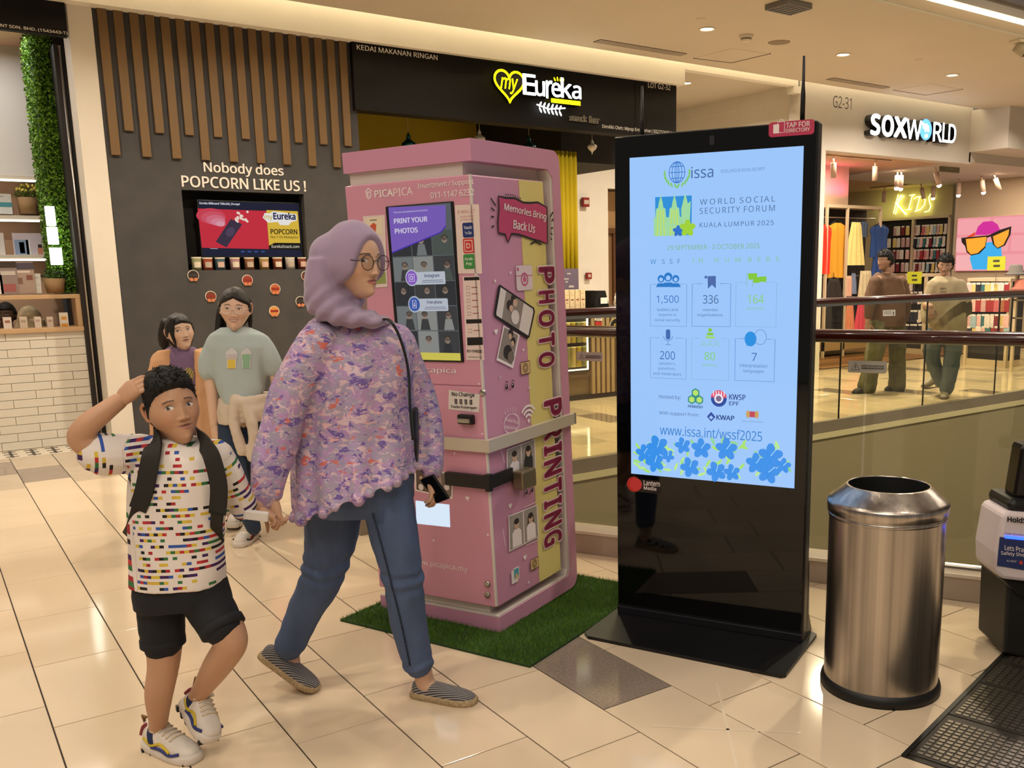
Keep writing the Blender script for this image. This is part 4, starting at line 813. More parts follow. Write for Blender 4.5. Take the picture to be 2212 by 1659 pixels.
for px, py, X_, lab in ((1975, 600, 13.7, 'yellow green price card on the black sock rack'), (2152, 569, 12.9, 'yellow green price card in front of the pink poster')):
    p = onX(px, py, X_); t = thing('price_card', lab, 'price card', tuple(p)); b = MB(); b.box((0, -.14, -.1), (.005, .14, .1)); b.build('card', mat('card_lime', 'b8c030', .6), t); b = MB(); b.box((-.002, -.05, .02), (0, .05, .05)); b.box((-.002, -.06, -.05), (0, .04, -.02)); b.build('printed_price', mat('sticker_ink'), t)
    b = MB(); b.tube([(.01, 0, -.1), (.01, 0, -.35)], .005, 6); b.build('stem', m_steel, t)
# ================================================================== PINK PHOTO MACHINE
KE1 = np.array([.909, .417, 0]); KE1 /= np.linalg.norm(KE1); KE2 = np.array([-KE1[1], KE1[0], 0]); K0 = np.array([1.85, 3.23, .008])
up_ = np.array([0, 0, 1.]) - KE1 * (.046 / 1.99) + KE2 * (.033 / 1.99); up_ /= np.linalg.norm(up_)
ka = KE1 - up_ * (KE1 @ up_); ka /= np.linalg.norm(ka); kb_ = np.cross(up_, ka)
KM = frame_mtx(K0, ka, kb_, up_)
KW = .655   # width along local y
m_pink = mat('machine_pink', 'c48ca8', .4, var=(2, .02)); m_pink2 = mat('machine_pink_front', 'cc90a6', .38); m_wht = mat('machine_white', 'd2cac2', .35)
pm_ = thing('photo_machine', 'tall pink self service photo printing machine with cartoon prints', 'photo machine', mtx=KM)
# C shaped shell: side profile extruded across the width
def rcorner(c, r, t0, n=8): return [(c[0] + r * math.cos(math.radians(t0 + 90 * i / n)), c[1] + r * math.sin(math.radians(t0 + 90 * i / n))) for i in range(n + 1)]
D_, HT = .645, 1.99; R_o = .055
outer = [(0, 0)] + rcorner((D_ - R_o, R_o), R_o, -90) + rcorner((D_ - R_o, HT - R_o), R_o, 0) + [(0, HT)]
inner = [(0, HT - .082), (.545, HT - .082), (.585, HT - .12), (.585, .10), (.56, .068), (0, .068)]
b = MB(); b.prism(outer + inner, (0, 0, 0), (1, 0, 0), (0, 0, 1), (0, 1, 0), KW); shell = b.build('outer_shell', m_pink, pm_)
b = MB(); b.box((.02, .06, .066), (.585, KW - .015, HT - .08)); b.build('inner_core', m_wht, pm_)
b = MB(); b.prism([(.545, HT - .084), (.548, HT - .084), (.588, HT - .122), (.588, .10), (.562, .066), (.0, .066), (.0, .074), (.545, .074), (.565, .1), (.565, HT - .13)], (0, .004, 0), (1, 0, 0), (0, 0, 1), (0, 1, 0), KW - .01); b.build('white_reveal', m_wht, pm_)
bx0, bxD, bz0, bz1 = -.012, .512, .112, 1.857
b = MB(); b.bbox((bx0 + .004, .004, bz0), (bxD, KW - .01, bz1), .006); body = b.build('machine_body', m_pink, pm_)
b = MB(); b.box((.322, .0022, bz0 + .005), (.505, .004, bz1 - .004)); b.build('yellow_stripe', mat('machine_yellow', 'd6c87e', .4), pm_)
b = MB(); b.bbox((bx0, .006, 1.045), (bx0 + .02, KW - .012, bz1 - .002), .003); b.build('upper_door', m_pink2, pm_)
b = MB(); b.bbox((bx0, .006, bz0 + .004), (bx0 + .02, KW - .012, 1.040), .003); b.build('lower_door', m_pink2, pm_)
b = MB(); b.box((-.014, .0, bz0 + .01), (-.004, .008, bz1)); b.build('corner_trim', m_wht, pm_)
KMn = np.array(KM)
FF = Face((bx0, 0, 0), (0, -1, 0), (0, 0, 1), (-1, 0, 0), KMn)      # front face, s runs right
FR_ = Face((0, .002, 0), (1, 0, 0), (0, 0, 1), (0, -1, 0), KMn)     # right side face
m_pw = mat('print_white', 'eadfe0', .5); m_ink = mat('print_black', '1b1416', .5); m_mag = mat('print_magenta', 'b8406c', .45); m_pk = mat('print_pink_deep', 'c25a86', .45)
def T(face, s, bl, br, tl, m, name='lettering', **k): return Print(face, k.pop('lift', .0012)).ptext(s, bl, br, tl, m, **k).build(name, pm_)
T(FF, 'PICA', (810, 427), (850, 424), (810, 411), m_pw, bold=.03); T(FF, 'PICA', (851, 424), (892, 421), (851, 407), m_pw)
T(FF, 'Investment / Support', (904, 409), (1024, 402), (904, 395), m_pw, bold=.012); T(FF, '011-1147 6232', (931, 427), (1025, 424), (931, 413), m_pw, bold=.012)
pr = Print(FF, .0012); q = FF.px(797, 421); pr.ring(q, .012, .005, m_pw, 14); pr.line([(q[0] - .018, q[1] + .01), (q[0], q[1] + .026), (q[0] + .018, q[1] + .012)], .005, m_pw); pr.line([(q[0] - .004, q[1] - .018), (q[0] - .004, q[1] + .008)], .005, m_pw); pr.build('logo_mark', pm_)
T(FF, 'mypicapica', (870, 806), (986, 809), (870, 792), m_pw, bold=.012); T(FF, 'www.picapica.my', (893, 1222), (1010, 1236), (893, 1208), m_pw)
# touch screen
b = MB(); A, B_ = FF.px(834, 446), FF.px(1003, 783); b.bbox((bx0 - .006, -B_[0], B_[1]), (bx0 + .01, -A[0], A[1]), .004); scr = b.build('screen_bezel', m_satin, pm_)
sA, sB = FF.px(840, 447), FF.px(981, 441); s0 = FF.px(842, 448)[0]; s1 = FF.px(998, 776)[0]; zt_, zb_ = FF.px(900, 444)[1], FF.px(930, 777)[1]
pr = Print(FF, .0075); es_ = .55; pr.rect((s0, zb_), (s1, zt_), emat('kiosk_screen_grey', '6e7478', es_, .12)).up(); rs = random.Random(4); cw = (s1 - s0) / 3; rh = (zt_ - zb_) / 6.2
gcol = ['4a4a4c', '8a8f90', '5c6660', '9aa0a0', '3a3c40', '767a7c', 'a8aaa6', '5a524c']
for r in range(6):
    for c in range(3):
        x, z = s0 + c * cw, zb_ + .02 + r * rh
        if z + rh > zt_: continue
        pr.rect((x + .002, z + .002), (x + cw - .002, z + rh - .002), emat('kiosk_photo_%d' % rs.randrange(8), gcol[rs.randrange(8)], es_, .12)); pr.up(.0003)
        col2 = emat('kiosk_photo_%d' % rs.randrange(8), gcol[rs.randrange(8)], es_, .12); fx, fz = x + cw * rs.uniform(.35, .65), z + rh * .62
        pr.disc((fx, fz), .014, emat('kiosk_skin', 'b09888', es_, .12), 12).disc((fx, fz + .006), .016, emat('kiosk_hair', '3a302a', es_, .12), 12, ry=.011).st([(fx - .026, z + .003), (fx + .026, z + .003), (fx + .016, fz - .014), (fx - .016, fz - .014)], col2); pr.up(-.0003)
pr.up(.0006).rect((s0, zb_), (s1, zb_ + .03), emat('kiosk_yellow', 'd8cc58', .8, .12)); pr.build('screen_photos', scr)
pr = Print(FF, .0092); vi = emat('kiosk_violet', '8062c4', .75, .12); pr.poly([(842, 448), (966, 443), (966, 488), (955, 502), (850, 546)], vi).up(.0003).pline([(966, 488), (955, 502), (850, 546)], .005, emat('kiosk_violet_dark', '4a34b0', .8, .12)); vw = emat('kiosk_white', 'e4e0f0', .8, .12)
pr.ptext('Print your best photos and memories!', (854, 461), (927, 458), (854, 456), vw).ptext('PRINT YOUR', (855, 484), (927, 478), (855, 473), vw, bold=.02).ptext('PHOTOS', (857, 506), (906, 501), (857, 495), vw, bold=.02); pr.build('screen_banner', scr)
for cy, cx, t, colr, wy in ((600, 893, 'Instagram', '8a5cc8', 600), (657, 899, 'From phone', '3c5cb0', 657)):
    pr = Print(FF, .0098); q = FF.px(cx, cy); e = FF.px(cx + 72, cy - 2); pr.rrect((q[0], q[1] - .028), (e[0], q[1] + .022), .006, emat('kiosk_card', 'c4ccd8', .75, .12)).up(.0004).disc(q, .033, emat('kiosk_card'), 22).up(.0004).disc(q, .028, emat('kiosk_ic_' + t[:3], colr, .8, .12), 22).up(.0004)
    if t[0] == 'I': pr.line([(q[0] + dx * .014, q[1] + dz * .014) for dx, dz in ((-1, -1), (1, -1), (1, 1), (-1, 1))], .003, vw, True).ring(q, .007, .003, vw, 12)
    else: pr.line([(q[0] + dx * .009, q[1] + dz * .015) for dx, dz in ((-1, -1), (1, -1), (1, 1), (-1, 1))], .003, vw, True).line([(q[0], q[1] + .008), (q[0], q[1] - .004)], .003, vw).st([(q[0] - .006, q[1] - .003), (q[0] + .006, q[1] - .003), (q[0], q[1] - .010)], vw)
    pr.ptext(t, (cx + 28, cy + 1), (cx + 60, cy), (cx + 28, cy - 8), emat('kiosk_ink', '4a4c78', .6, .12), bold=.01); pr.line([(q[0] + .055, q[1] - .012), (e[0] - .012, q[1] - .012)], .0018, emat('kiosk_ink')); pr.line([(q[0] + .05, q[1] - .019), (e[0] - .008, q[1] - .019)], .0018, emat('kiosk_ink')); pr.build('screen_button', scr)
# price strips beside the screen
pr = Print(FF, .002); m_paper = mat('paper_pinkish', 'dccac4', .5); pr.poly([(983, 443), (1035, 441), (1042, 591), (990, 591)], m_paper).up().ptext('E-WALLET', (990, 461), (1027, 460), (990, 454), mat('print_rose', 'b06a64', .5)).ptext('AVAILABLE', (995, 470), (1024, 469), (995, 466), mat('print_rose')).ptext('AT THIS KIOSK', (995, 477), (1024, 476), (995, 473), mat('print_rose')); pr.build('wallet_notice', pm_)
for t, cy, colr, tc in (("Touch\n'n Go", 497, '24346e', 'd8dce8'), ('', 531, 'c03a34', 'e8d0c8'), ('Grab\nPay', 565, '3f8a44', 'dfead8')):
    pr = Print(FF, .0028); q = FF.px(1012 + (cy - 497) * .03, cy); pr.rrect((q[0] - .026, q[1] - .028), (q[0] + .026, q[1] + .028), .007, mat('pay_' + colr, colr, .4)).up()
    mm = mat('pay_ink_' + tc, tc, .5)
    if t: pr.text(t, (q[0] - .019, q[1] - .016), (q[0] + .019, q[1] + .016), mm, bold=.02)
    else: pr.rrect((q[0] - .02, q[1] - .022), (q[0] + .02, q[1] + .022), .005, mm).up().rrect((q[0] - .017, q[1] - .019), (q[0] + .017, q[1] + .019), .004, mat('pay_c03a34')).up().ring(q, .008, .003, mm, 12).line([(q[0] - .008, q[1] - .01), (q[0] - .008, q[1] + .012)], .003, mm)
    pr.build('payment_logo', pm_)
pr = Print(FF, .002); pr.poly([(1000, 597), (1037, 596), (1047, 778), (1008, 778)], m_paper).up()
for (y0, y1) in ((599, 606), (690, 699), (729, 746)): pr.poly([(1003 + (y0 - 597) * .05, y0), (1036 + (y0 - 597) * .055, y0 - 1), (1036 + (y1 - 597) * .055, y1 - 1), (1003 + (y1 - 597) * .05, y1)], m_ink)
for i in range(6):
    y = 621 + i * 14
    if i == 5: y = 714
    x = 1007 + (y - 597) * .05; pr.pline([(x, y - 3), (x + 7, y - 3), (x + 7, y + 4), (x, y + 4)], .0016, mat('print_grey', '6a5a58', .5), True); pr.pline([(x + 11, y), (x + 24, y - .5)], .003, mat('print_rose_dark', '8a3a3a', .5))
pr.ptext('011-11476232', (1010, 762), (1042, 761), (1010, 756), m_ink, bold=.02); pr.ptext('enquiry@picapica.my', (1012, 774), (1042, 773), (1012, 770), m_ink); pr.build('price_list', pm_)
pr = Print(FF, .002); pr.poly([(785, 467), (832, 464), (838, 620), (792, 622)], m_paper).up(); pr.poly([(792, 471), (826, 469), (827, 505), (793, 507)], mat('print_cream', 'e0d4b8', .5)).up(); pr.pline([(800, 476), (815, 475)], .003, m_ink); pr.poly([(800, 503), (800, 488), (808, 481), (814, 486), (812, 504)], mat('print_coral', 'c8583c', .5)); pr.poly([(795, 590), (833, 586), (835, 612), (797, 614)], mat('print_leaf', '8c9a5a', .5)); pr.build('caption_sheet', pm_)
# lower door: notice, coin slot, keys, picture, tray light
pr = Print(FF, .0012); pr.poly([(970, 842), (1037, 852), (1035, 891), (969, 884)], mat('paper_white', 'd8d2cc', .5)).up(); pr.ptext('No Change', (977, 857), (1026, 861), (977, 845), m_ink, bold=.014); pr.ptext('没有找钱', (983, 872), (1021, 875), (983, 861), m_ink); pr.ptext('Tiada Pulangan', (974, 881), (1031, 886), (974, 874), m_ink, bold=.012); pr.build('change_notice', pm_)
q = FF.px(1010, 905); b = MB(); b.bbox((bx0 - .022, -q[0] - .038, q[1] - .02), (bx0 + .004, -q[0] + .038, q[1] + .02), .006); o = b.build('coin_slot', m_satin, pm_); b = MB(); b.bbox((bx0 - .03, -q[0] - .03, q[1] - .012), (bx0 - .018, -q[0] + .03, q[1] + .006), .004); b.build('slot_lip', m_steel, o)
def lock(px, py):
    q = FF.px(px, py); b = MB(); b.smooth = True; M_ = [(bx0 - .008 * f, -q[0] + r * math.cos(t), q[1] + r * math.sin(t)) for r, f in ((.013, 0), (.013, 1), (.009, 1.2), (.0, 1.2)) for t in (2 * math.pi * i / 16 for i in range(16))]
    b.add(M_, [(i * 16 + k, i * 16 + (k + 1) % 16, (i + 1) * 16 + (k + 1) % 16, (i + 1) * 16 + k) for i in range(3) for k in range(16)]); b.build('key_lock', m_steel, pm_)
lock(1044, 848); lock(1054, 1261); lock(1054, 1284)
pr = Print(FF, .0012); pr.poly([(895, 1008), (980, 1022), (978, 1078), (897, 1060)], m_pw).up(); pr.poly([(899, 1012), (936, 1019), (936, 1066), (900, 1057)], mat('print_sepia', '5c4c44', .5)).poly([(939, 1019), (976, 1026), (975, 1073), (939, 1066)], mat('print_sepia2', '776a60', .5)).up()
for x in (910, 925, 950, 966): pr.disc(FF.px(x, 1032), .009, mat('print_face', 'c8a890', .5), 10); pr.disc(FF.px(x, 1052), .014, m_pw, 10)
pr.build('printed_photo', pm_)
pr = Print(FF, .0012); pr.poly([(898, 1081), (971, 1090), (973, 1139), (900, 1131)], emat('tray_glow', 'cfe0f0', 1.05)); pr.build('photo_tray_window', pm_)
pr = Print(FF, .0012)
for px, py, r in ((1035, 829, .004), (1042, 937, .004), (982, 979, .004), (1054, 1155, .005), (937, 1167, .005), (1048, 889, .003)): pr.disc(FF.px(px, py), r, m_pw, 10)
for px, py in ((1010, 1076),): q = FF.px(px, py); pr.st(heart_pts(q, .022, .02, 16), m_pw)
pr.build('printed_dots', pm_)['kind'] = 'stuff'
b = MB(); z0, z1 = .779, .829; b.box((-.03, .0, z0), (bx0 - .002, KW + .004, z1)); b.box((-.03, -.022, z0), (D_ + .016, -.0, z1)); b.box((D_, -.022, z0), (D_ + .016, .05, z1)); sbar = b.build('security_bar', mat('bar_white_metal', 'c9bfae', .4, .3), pm_)
b = MB(); b.box((-.034, -.004, .628), (bx0 - .001, .21, .682)); b.box((-.034, -.014, .628), (.14, -.002, .682)); st = b.build('lock_strap', mat('strap_black', '1a1716', .45), pm_); b = MB(); b.box((-.038, -.018, .62), (-.014, .004, .69)); b.build('strap_hinge', mat('strap_black'), st)
b = MB(); b.bbox((.14, -.062, .585), (.245, -.006, .665), .008); o = b.build('padlock_box', mat('padlock_brass', '8f8268', .35, .8), pm_); b = MB(); b.tube([(.19, -.03, .66), (.19, -.03, .69)], .006, 8); b.build('lock_pin', m_steel, o)
# ---- right side prints
W2 = lambda p, n: p.build(n, pm_)
c1 = lambda x, y: (760 + x * .3436, 290 + y * .3436); c2k = lambda x, y: (860 + x * .3978, 800 + y * .3978)
pr = Print(FR_, .003); bub = [(918, 390), (960, 400), (1020, 402), (1075, 430), (1120, 432), (1165, 428), (1223, 460), (1226, 690), (1180, 672), (1130, 660), (1090, 645), (1045, 630), (1000, 625), (978, 680), (962, 630), (920, 622), (914, 560), (922, 470)]
P_ = [FR_.px(*c1(*p)) for p in bub]; pr.st(P_, m_mag).up().line(P_, .008, m_ink, True); W2(pr, 'speech_bubble')
pr = Print(FR_, .004); pr.ptext('Memories Bring', c1(948, 490), c1(1214, 553), c1(955, 432), m_pw, bold=.02, slant=True).ptext('Back Us', c1(1008, 592), c1(1145, 622), c1(1012, 535), m_pw, bold=.02, slant=True); W2(pr, 'lettering')
pr = Print(FR_, .003)
for a, b_ in (((870, 402), (902, 450)), ((872, 462), (894, 482)), ((872, 518), (890, 520)), ((876, 588), (890, 574)), ((1262, 488), (1243, 520)), ((1265, 532), (1252, 546)), ((1248, 592), (1262, 588)), ((1246, 622), (1258, 630)), ((1246, 655), (1256, 664)), ((1120, 690), (1150, 675)), ((1150, 675), (1188, 694))): pr.pline([c1(*a), c1(*b_)], .007, m_ink)
for i in range(7): pr.disc(FR_.px(*c1(965 + i * 15, 380 - 8 * math.sin(i / 6 * math.pi) + i * 4)), .004, m_ink, 8)
W2(pr, 'emphasis_marks')['kind'] = 'stuff'
def pol(ic, pts, m): ic.st([FR_.px(*p) for p in pts], m)
# instant camera
pr = Print(FR_, .003); q0, q1 = FR_.px(*c1(1034, 985)), FR_.px(*c1(1128, 822)); m_cam = mat('print_lilac_white', 'd8c8d0', .5); pr.rrect(q0, q1, .012, m_cam).up(); c = ((q0[0] + q1[0]) / 2, q0[1] + (q1[1] - q0[1]) * .44); pr.ring(c, .024, .008, m_pk).disc(c, .012, m_pk); pr.rect((q0[0] + .008, q1[1] - .022), (q0[0] + .022, q1[1] - .008), m_pk); pr.line([(q0[0], q1[1] - .042), (q1[0], q1[1] - .042)], .003, m_pk); W2(pr, 'camera_print')
# phone with couple photo
pr = Print(FR_, .004); ph = [(925, 945), (1140, 1090), (1147, 1115), (1112, 1275), (1098, 1288), (895, 1150), (888, 1130), (915, 958)]; pr.st([FR_.px(*c1(*p)) for p in ph], m_ink).up().st([FR_.px(*c1(*p)) for p in ((930, 962), (1132, 1098), (1136, 1118), (1104, 1266), (905, 1140), (902, 1125))], mat('print_paper_white', 'd8d0cc', .5)).up()
pr.st([FR_.px(*c1(*p)) for p in ((965, 985), (1075, 1058), (1046, 1228), (938, 1160))], mat('print_photo_tan', '8d827a', .5)).up()
for x, y, r, m in ((1010, 1035, .02, 'print_hairdark'), (985, 1075, .022, 'print_hairdark'), (1020, 1060, .016, 'print_face'), (995, 1095, .014, 'print_face'), (1020, 1150, .03, 'print_paper_white')): pr.disc(FR_.px(*c1(x, y)), r, mat(m, '2e2622', .5), 14); pr.up(.0002)
W2(pr, 'phone_print')
pr = Print(FR_, .003); pr.st([FR_.px(*c1(*p)) for p in ((950, 1200), (1052, 1262), (1010, 1472), (905, 1420))], m_pw).up().st([FR_.px(*c1(*p)) for p in ((955, 1212), (1042, 1265), (1003, 1450), (915, 1405))], mat('print_photo_tan')).up()
for x, y, r, m in ((995, 1250, .018, 'print_hairdark'), (1010, 1300, .016, 'print_hairdark'), (990, 1270, .012, 'print_face'), (1005, 1315, .011, 'print_face'), (975, 1370, .03, 'print_hairdark'), (995, 1400, .024, 'print_sepia2')): pr.disc(FR_.px(*c1(x, y)), r, mat(m), 14); pr.up(.0002)
W2(pr, 'printed_photo')
def small_cam(cxy, conv, sc):
    pr = Print(FR_, .003); q = FR_.px(*conv(*cxy)); mt = mat('print_tan', 'cfae7c', .5); pr.rrect((q[0] - .035 * sc, q[1] - .026 * sc), (q[0] + .035 * sc, q[1] + .026 * sc), .008 * sc, mt).up().line([(q[0] + a * .035 * sc, q[1] + b__ * .026 * sc) for a, b__ in ((-1, -1), (1, -1), (1, 1), (-1, 1))], .003, m_ink, True).ring(q, .018 * sc, .003, m_ink).ring(q, .010 * sc, .003, m_ink); W2(pr, 'camera_print')
small_cam((1088, 1468), c1, 1.0); small_cam((738, 1048), c2k, .9)
def face_print(cxy, conv):
    pr = Print(FR_, .003); q = FR_.px(*conv(*cxy))
    for s in (-1, 1): pr.disc((q[0] + s * .022, q[1] + .004), .009, m_ink, 12, ry=.011).up(.0003).disc((q[0] + s * .022 - .003, q[1] + .008), .003, m_pw, 8).ring((q[0] + s * .022, q[1] + .012), .014, .003, m_ink, 8, .5, 2.2); pr.up(-.0003)
    pr.ring((q[0], q[1] - .004), .007, .003, mat('print_rose_dark'), 8, math.pi, 2 * math.pi); W2(pr, 'face_print')
face_print((990, 1590), c1); face_print((710, 660), c2k)
# wifi, make real memories bubble
pr = Print(FR_, .003); q = FR_.px(*c2k(707, 272)); pr.disc(q, .009, m_pw, 12)
for r in (.026, .045, .064): pr.ring(q, r, .011, m_pw, 14, math.radians(38), math.radians(142))
W2(pr, 'wifi_print')
pr = Print(FR_, .003); q = FR_.px(*c2k(612, 288)); pr.ring(q, .055, .003, m_pw, 28, ry=.04).ring((q[0] + .004, q[1] - .003), .058, .002, m_pw, 28, ry=.043); pr.ptext('Make Real', c2k(578, 275), c2k(650, 292), c2k(578, 255), m_pw, slant=True).ptext('Memories', c2k(575, 315), c2k(647, 325), c2k(576, 297), m_pw, slant=True)
for i in range(5): a = math.radians(60 + i * 16); pr.line([(q[0] + .062 * math.cos(a), q[1] + .05 * math.sin(a)), (q[0] + .08 * math.cos(a), q[1] + .07 * math.sin(a))], .0025, m_pw)
W2(pr, 'bubble_print')
def duo(corners, who):
    pr = Print(FR_, .003); pr.st([FR_.px(*c2k(*p)) for p in corners], m_pw).up(); P = [FR_.px(*c2k(*p)) for p in corners]; f = lambda u, v: P[0] * (1 - u) * (1 - v) + P[1] * u * (1 - v) + P[2] * u * v + P[3] * (1 - u) * v
    pr.st([f(.03, .03), f(.485, .03), f(.485, .97), f(.03, .97)], mat('print_photo_grey', '9a928c', .5)).st([f(.515, .03), f(.97, .03), f(.97, .97), f(.515, .97)], mat('print_photo_grey')).up()
    for u, top, hair in ((.26, m_pw, 'm'), (.74, who, 'f')):
        if hair == 'f': pr.st([f(u - .1, .25), f(u + .1, .25), f(u + .13, .7), f(u - .13, .7)], mat('print_hairdark'))
        pr.up(.0002).st([f(u - .15, .95), f(u - .15, .55), f(u - .07, .45), f(u + .07, .45), f(u + .15, .55), f(u + .15, .95)], top).up(.0002); c = f(u, .33); pr.disc(c, .018, mat('print_face'), 14, ry=.022).up(.0002).disc((c[0], c[1] + .014), .019, mat('print_hairdark'), 14, ry=.013); pr.up(-.0006)
    W2(pr, 'printed_photo')
duo([(595, 790), (752, 728), (762, 905), (600, 985)], m_pw); duo([(585, 430), (740, 372), (745, 535), (588, 600)], mat('print_charcoal', '2c2c2e', .5))
pr = Print(FR_, .003); q = FR_.px(*c2k(634, 1115)); pr.rrect((q[0] - .03, q[1] - .03), (q[0] + .02, q[1] + .03), .005, m_pw).up().rrect((q[0] - .015, q[1] - .018), (q[0] + .03, q[1] + .036), .004, m_pw).up().rect((q[0] - .01, q[1] - .012), (q[0] + .025, q[1] + .03), mat('print_sky', '4a9cb0', .5)).up().st([(q[0] - .01, q[1] - .012), (q[0] + .025, q[1] - .012), (q[0] + .008, q[1] + .014)], mat('print_tan')); W2(pr, 'picture_print')
pr = Print(FR_, .003)
for (x, y), cv in (((903, 1240), c1), ((686, 1015), c2k), ((606, 735), c2k)): pr.st(heart_pts(FR_.px(*cv(x, y)), .026, .026, 16), m_pw)
for (x, y), cv in (((995, 870), c1), ((897, 922), c1), ((1075, 1355), c1), ((930, 1525), c1), ((1113, 1592), c1), ((706, 1150), c2k), ((710, 95), c2k), ((552, 36), c2k)): pr.disc(FR_.px(*cv(x, y)), .006, m_pw, 10)
for (x, y), (x2, y2) in (((555, 430), (575, 500)), ((565, 860), (580, 950)), ((680, 745), (745, 715)), ((690, 950), (770, 915))): pr.pline([c2k(x, y), c2k(x2, y2)], .003, m_pw)
W2(pr, 'printed_marks')['kind'] = 'stuff'
# vertical PHOTO PRINTING
def vert_word(word, x0, x1, ys, conv):
    for ch, (ya, yb__) in zip(word, ys):
        for grow, m, lf in ((.0, m_pw, .0042), (1, m_mag, .005)):
            A = FR_.px(*conv(x0, (ya + yb__) / 2)); B2 = FR_.px(*conv(x1, (ya + yb__) / 2)); zt2 = FR_.px(*conv((x0 + x1) / 2, ya))[1]; zb2 = FR_.px(*conv((x0 + x1) / 2, yb__))[1]
            V, F = text_raw(ch, .05 if grow else .09); pr = Print(FR_, lf); pr._m(m); ux, uy = V[:, 0], V[:, 1]; x_0, x_1, y_0, y_1 = ux.min(), ux.max(), uy.min(), uy.max(); e = 0 if grow else .006
            # turned a quarter: letter x runs downwards, letter up points right
            P = [FR_.p3((A[0] - e + (v[1] - y_0) / (y_1 - y_0) * (B2[0] - A[0] + 2 * e), zt2 + e - (v[0] - x_0) / max(x_1 - x_0, 1e-6) * (zt2 - zb2 + 2 * e)), lf) for v in V]; pr.b.add(P, F); pr.build('print_letter', pm_)
vert_word('PHOTO', 1168, 1270, [(832, 940), (982, 1062), (1105, 1208), (1250, 1335), (1370, 1462)], c1)
vert_word('PRINTING', 786, 886, [(155, 250), (290, 372), (396, 455), (480, 570), (592, 668), (692, 740), (768, 850), (870, 945)], c2k)
# ================================================================== GRASS MAT
gm = thing('grass_mat', 'green artificial grass mat under the pink machine', 'mat', (1.77, 2.871, 0))
g0_, gx = np.array([1.77, 2.871, 0]), None
ga = onZ(1335, 1320)[:3] - g0_; gb = onZ(735, 1342) - g0_; ga = ga / np.linalg.norm(ga) * 1.02; gb = gb / np.linalg.norm(gb) * np.linalg.norm(gb)
b = MB(); b.prism([(0, 0), (1, 0), (1, 1), (0, 1)], (0, 0, 0), ga, gb, (0, 0, 1), .008); b.build('backing', mat('grass_backing', '27401a', .9), gm)
rng = np.random.default_rng(3); N = 42000
u, v = rng.random(N), rng.random(N); base = u[:, None] * ga + v[:, None] * gb; base[:, 2] = .006
th = rng.random(N) * 6.283; h = rng.uniform(.012, .024, N); lean = rng.normal(0, .006, (N, 2)); wv = .0012
dx = np.stack([np.cos(th) * wv, np.sin(th) * wv, np.zeros(N)], 1); tip = base + np.concatenate([lean, h[:, None]], 1)
V = np.empty((N * 3, 3)); V[0::3] = base - dx; V[1::3] = base + dx; V[2::3] = tip
me = bpy.data.meshes.new('grass_blades'); me.vertices.add(N * 3); me.vertices.foreach_set('co', V.ravel()); me.loops.add(N * 3); me.loops.foreach_set('vertex_index', np.arange(N * 3)); me.polygons.add(N); me.polygons.foreach_set('loop_start', np.arange(0, N * 3, 3)); me.polygons.foreach_set('loop_total', np.full(N, 3))
for c in ('4f7426', '5f8430', '456a20'): me.materials.append(mat('grass_' + c, c, .8, spec=.2))
me.polygons.foreach_set('material_index', rng.integers(0, 3, N)); me.update(); me.validate(); o = obj_from_mesh('grass_blades', me, gm); o['kind'] = 'stuff'
# ================================================================== DIRECTORY DISPLAY
DU = np.array([.467, -.885, 0]); DU /= np.linalg.norm(DU); DN = np.array([DU[1], -DU[0], 0]); DO = np.array([2.369, 3.102, 0])
DM = frame_mtx(DO, DU, -DN, (0, 0, 1))      # local x right along the face, local y away from the viewer
m_gblk = mat('display_black_glass', '050505', .04, spec=.6); m_dcase = mat('display_case', '15151a', .35)
dd = thing('directory_display', 'tall black digital directory display standing on a plate base, screen lit pale blue', 'display', mtx=DM)
DWd, DHt = .82, 2.026
b = MB(); b.bbox((0, .006, .03), (DWd, .075, DHt), .008); b.build('housing', m_dcase, dd)
b = MB(); b.bbox((.006, 0, .06), (DWd - .006, .006, DHt - .006), .002); b.build('front_glass', m_gblk, dd)
b = MB(); b.prism([(-.0, -.29), (.82, -.33), (.835, -.315), (.85, .12), (.80, .16), (.02, .16), (-.02, .12), (-.03, -.26)], (0, 0, 0), (1, 0, 0), (0, 1, 0), (0, 0, 1), .014); o = b.build('base_plate', mat('base_black', '101012', .38), dd)
b = MB(); b.prism([(.075, 0), (.16, 0), (.10, .09), (.085, .30), (.075, .32)], (DWd - .02, 0, .014), (0, 1, 0), (0, 0, 1), (1, 0, 0), .02); b.build('base_bracket', m_dcase, o)
b = MB(); b.bbox((.0, .0, .012), (DWd, .09, .05), .006); b.build('foot', m_dcase, o)
b = MB(); b.smooth = True; b.tube([(.75, .05, DHt - .01), (.75, .05, DHt + .1), (.75, .05, DHt + .13), (.75, .05, DHt + .235)], [.009, .009, .006, .005], 10); b.build('antenna', m_satin, dd)
b = MB(); b.smooth = True; b.tube([(.105, .05, DHt - .01), (.105, .05, DHt + .06), (.105, .05, DHt + .085), (.105, .05, DHt + .19)], [.009, .009, .006, .005], 10); b.build('antenna', m_satin, dd)
FD = Face((0, 0, 0), (1, 0, 0), (0, 0, 1), (0, -1, 0), np.array(DM))
sE = 1.0
def se(c): return emat('screen_' + c, c, sE, .06, base='060606')
x0, x1, z0, z1 = .072, .770, .648, 1.938
b = MB(); b.box((x0, -.0015, z0), (x1, 0, z1)); scrn = b.build('screen', se('9cc6fb'), dd)
def DT(s, bl, br, tl, c, lift=.0028, **k): return Print(FD, lift).ptext(s, bl, br, tl, se(c), **k).build('screen_text', scrn)
c3 = lambda x, y: (1310 + x * .3075, 250 + y * .3075); c4 = lambda x, y: (1280 + x * .4824, 680 + y * .4824)
NV, BL, GN, GY = '3a5f94', '2f86d0', '8fcf5a', '5f7fae'
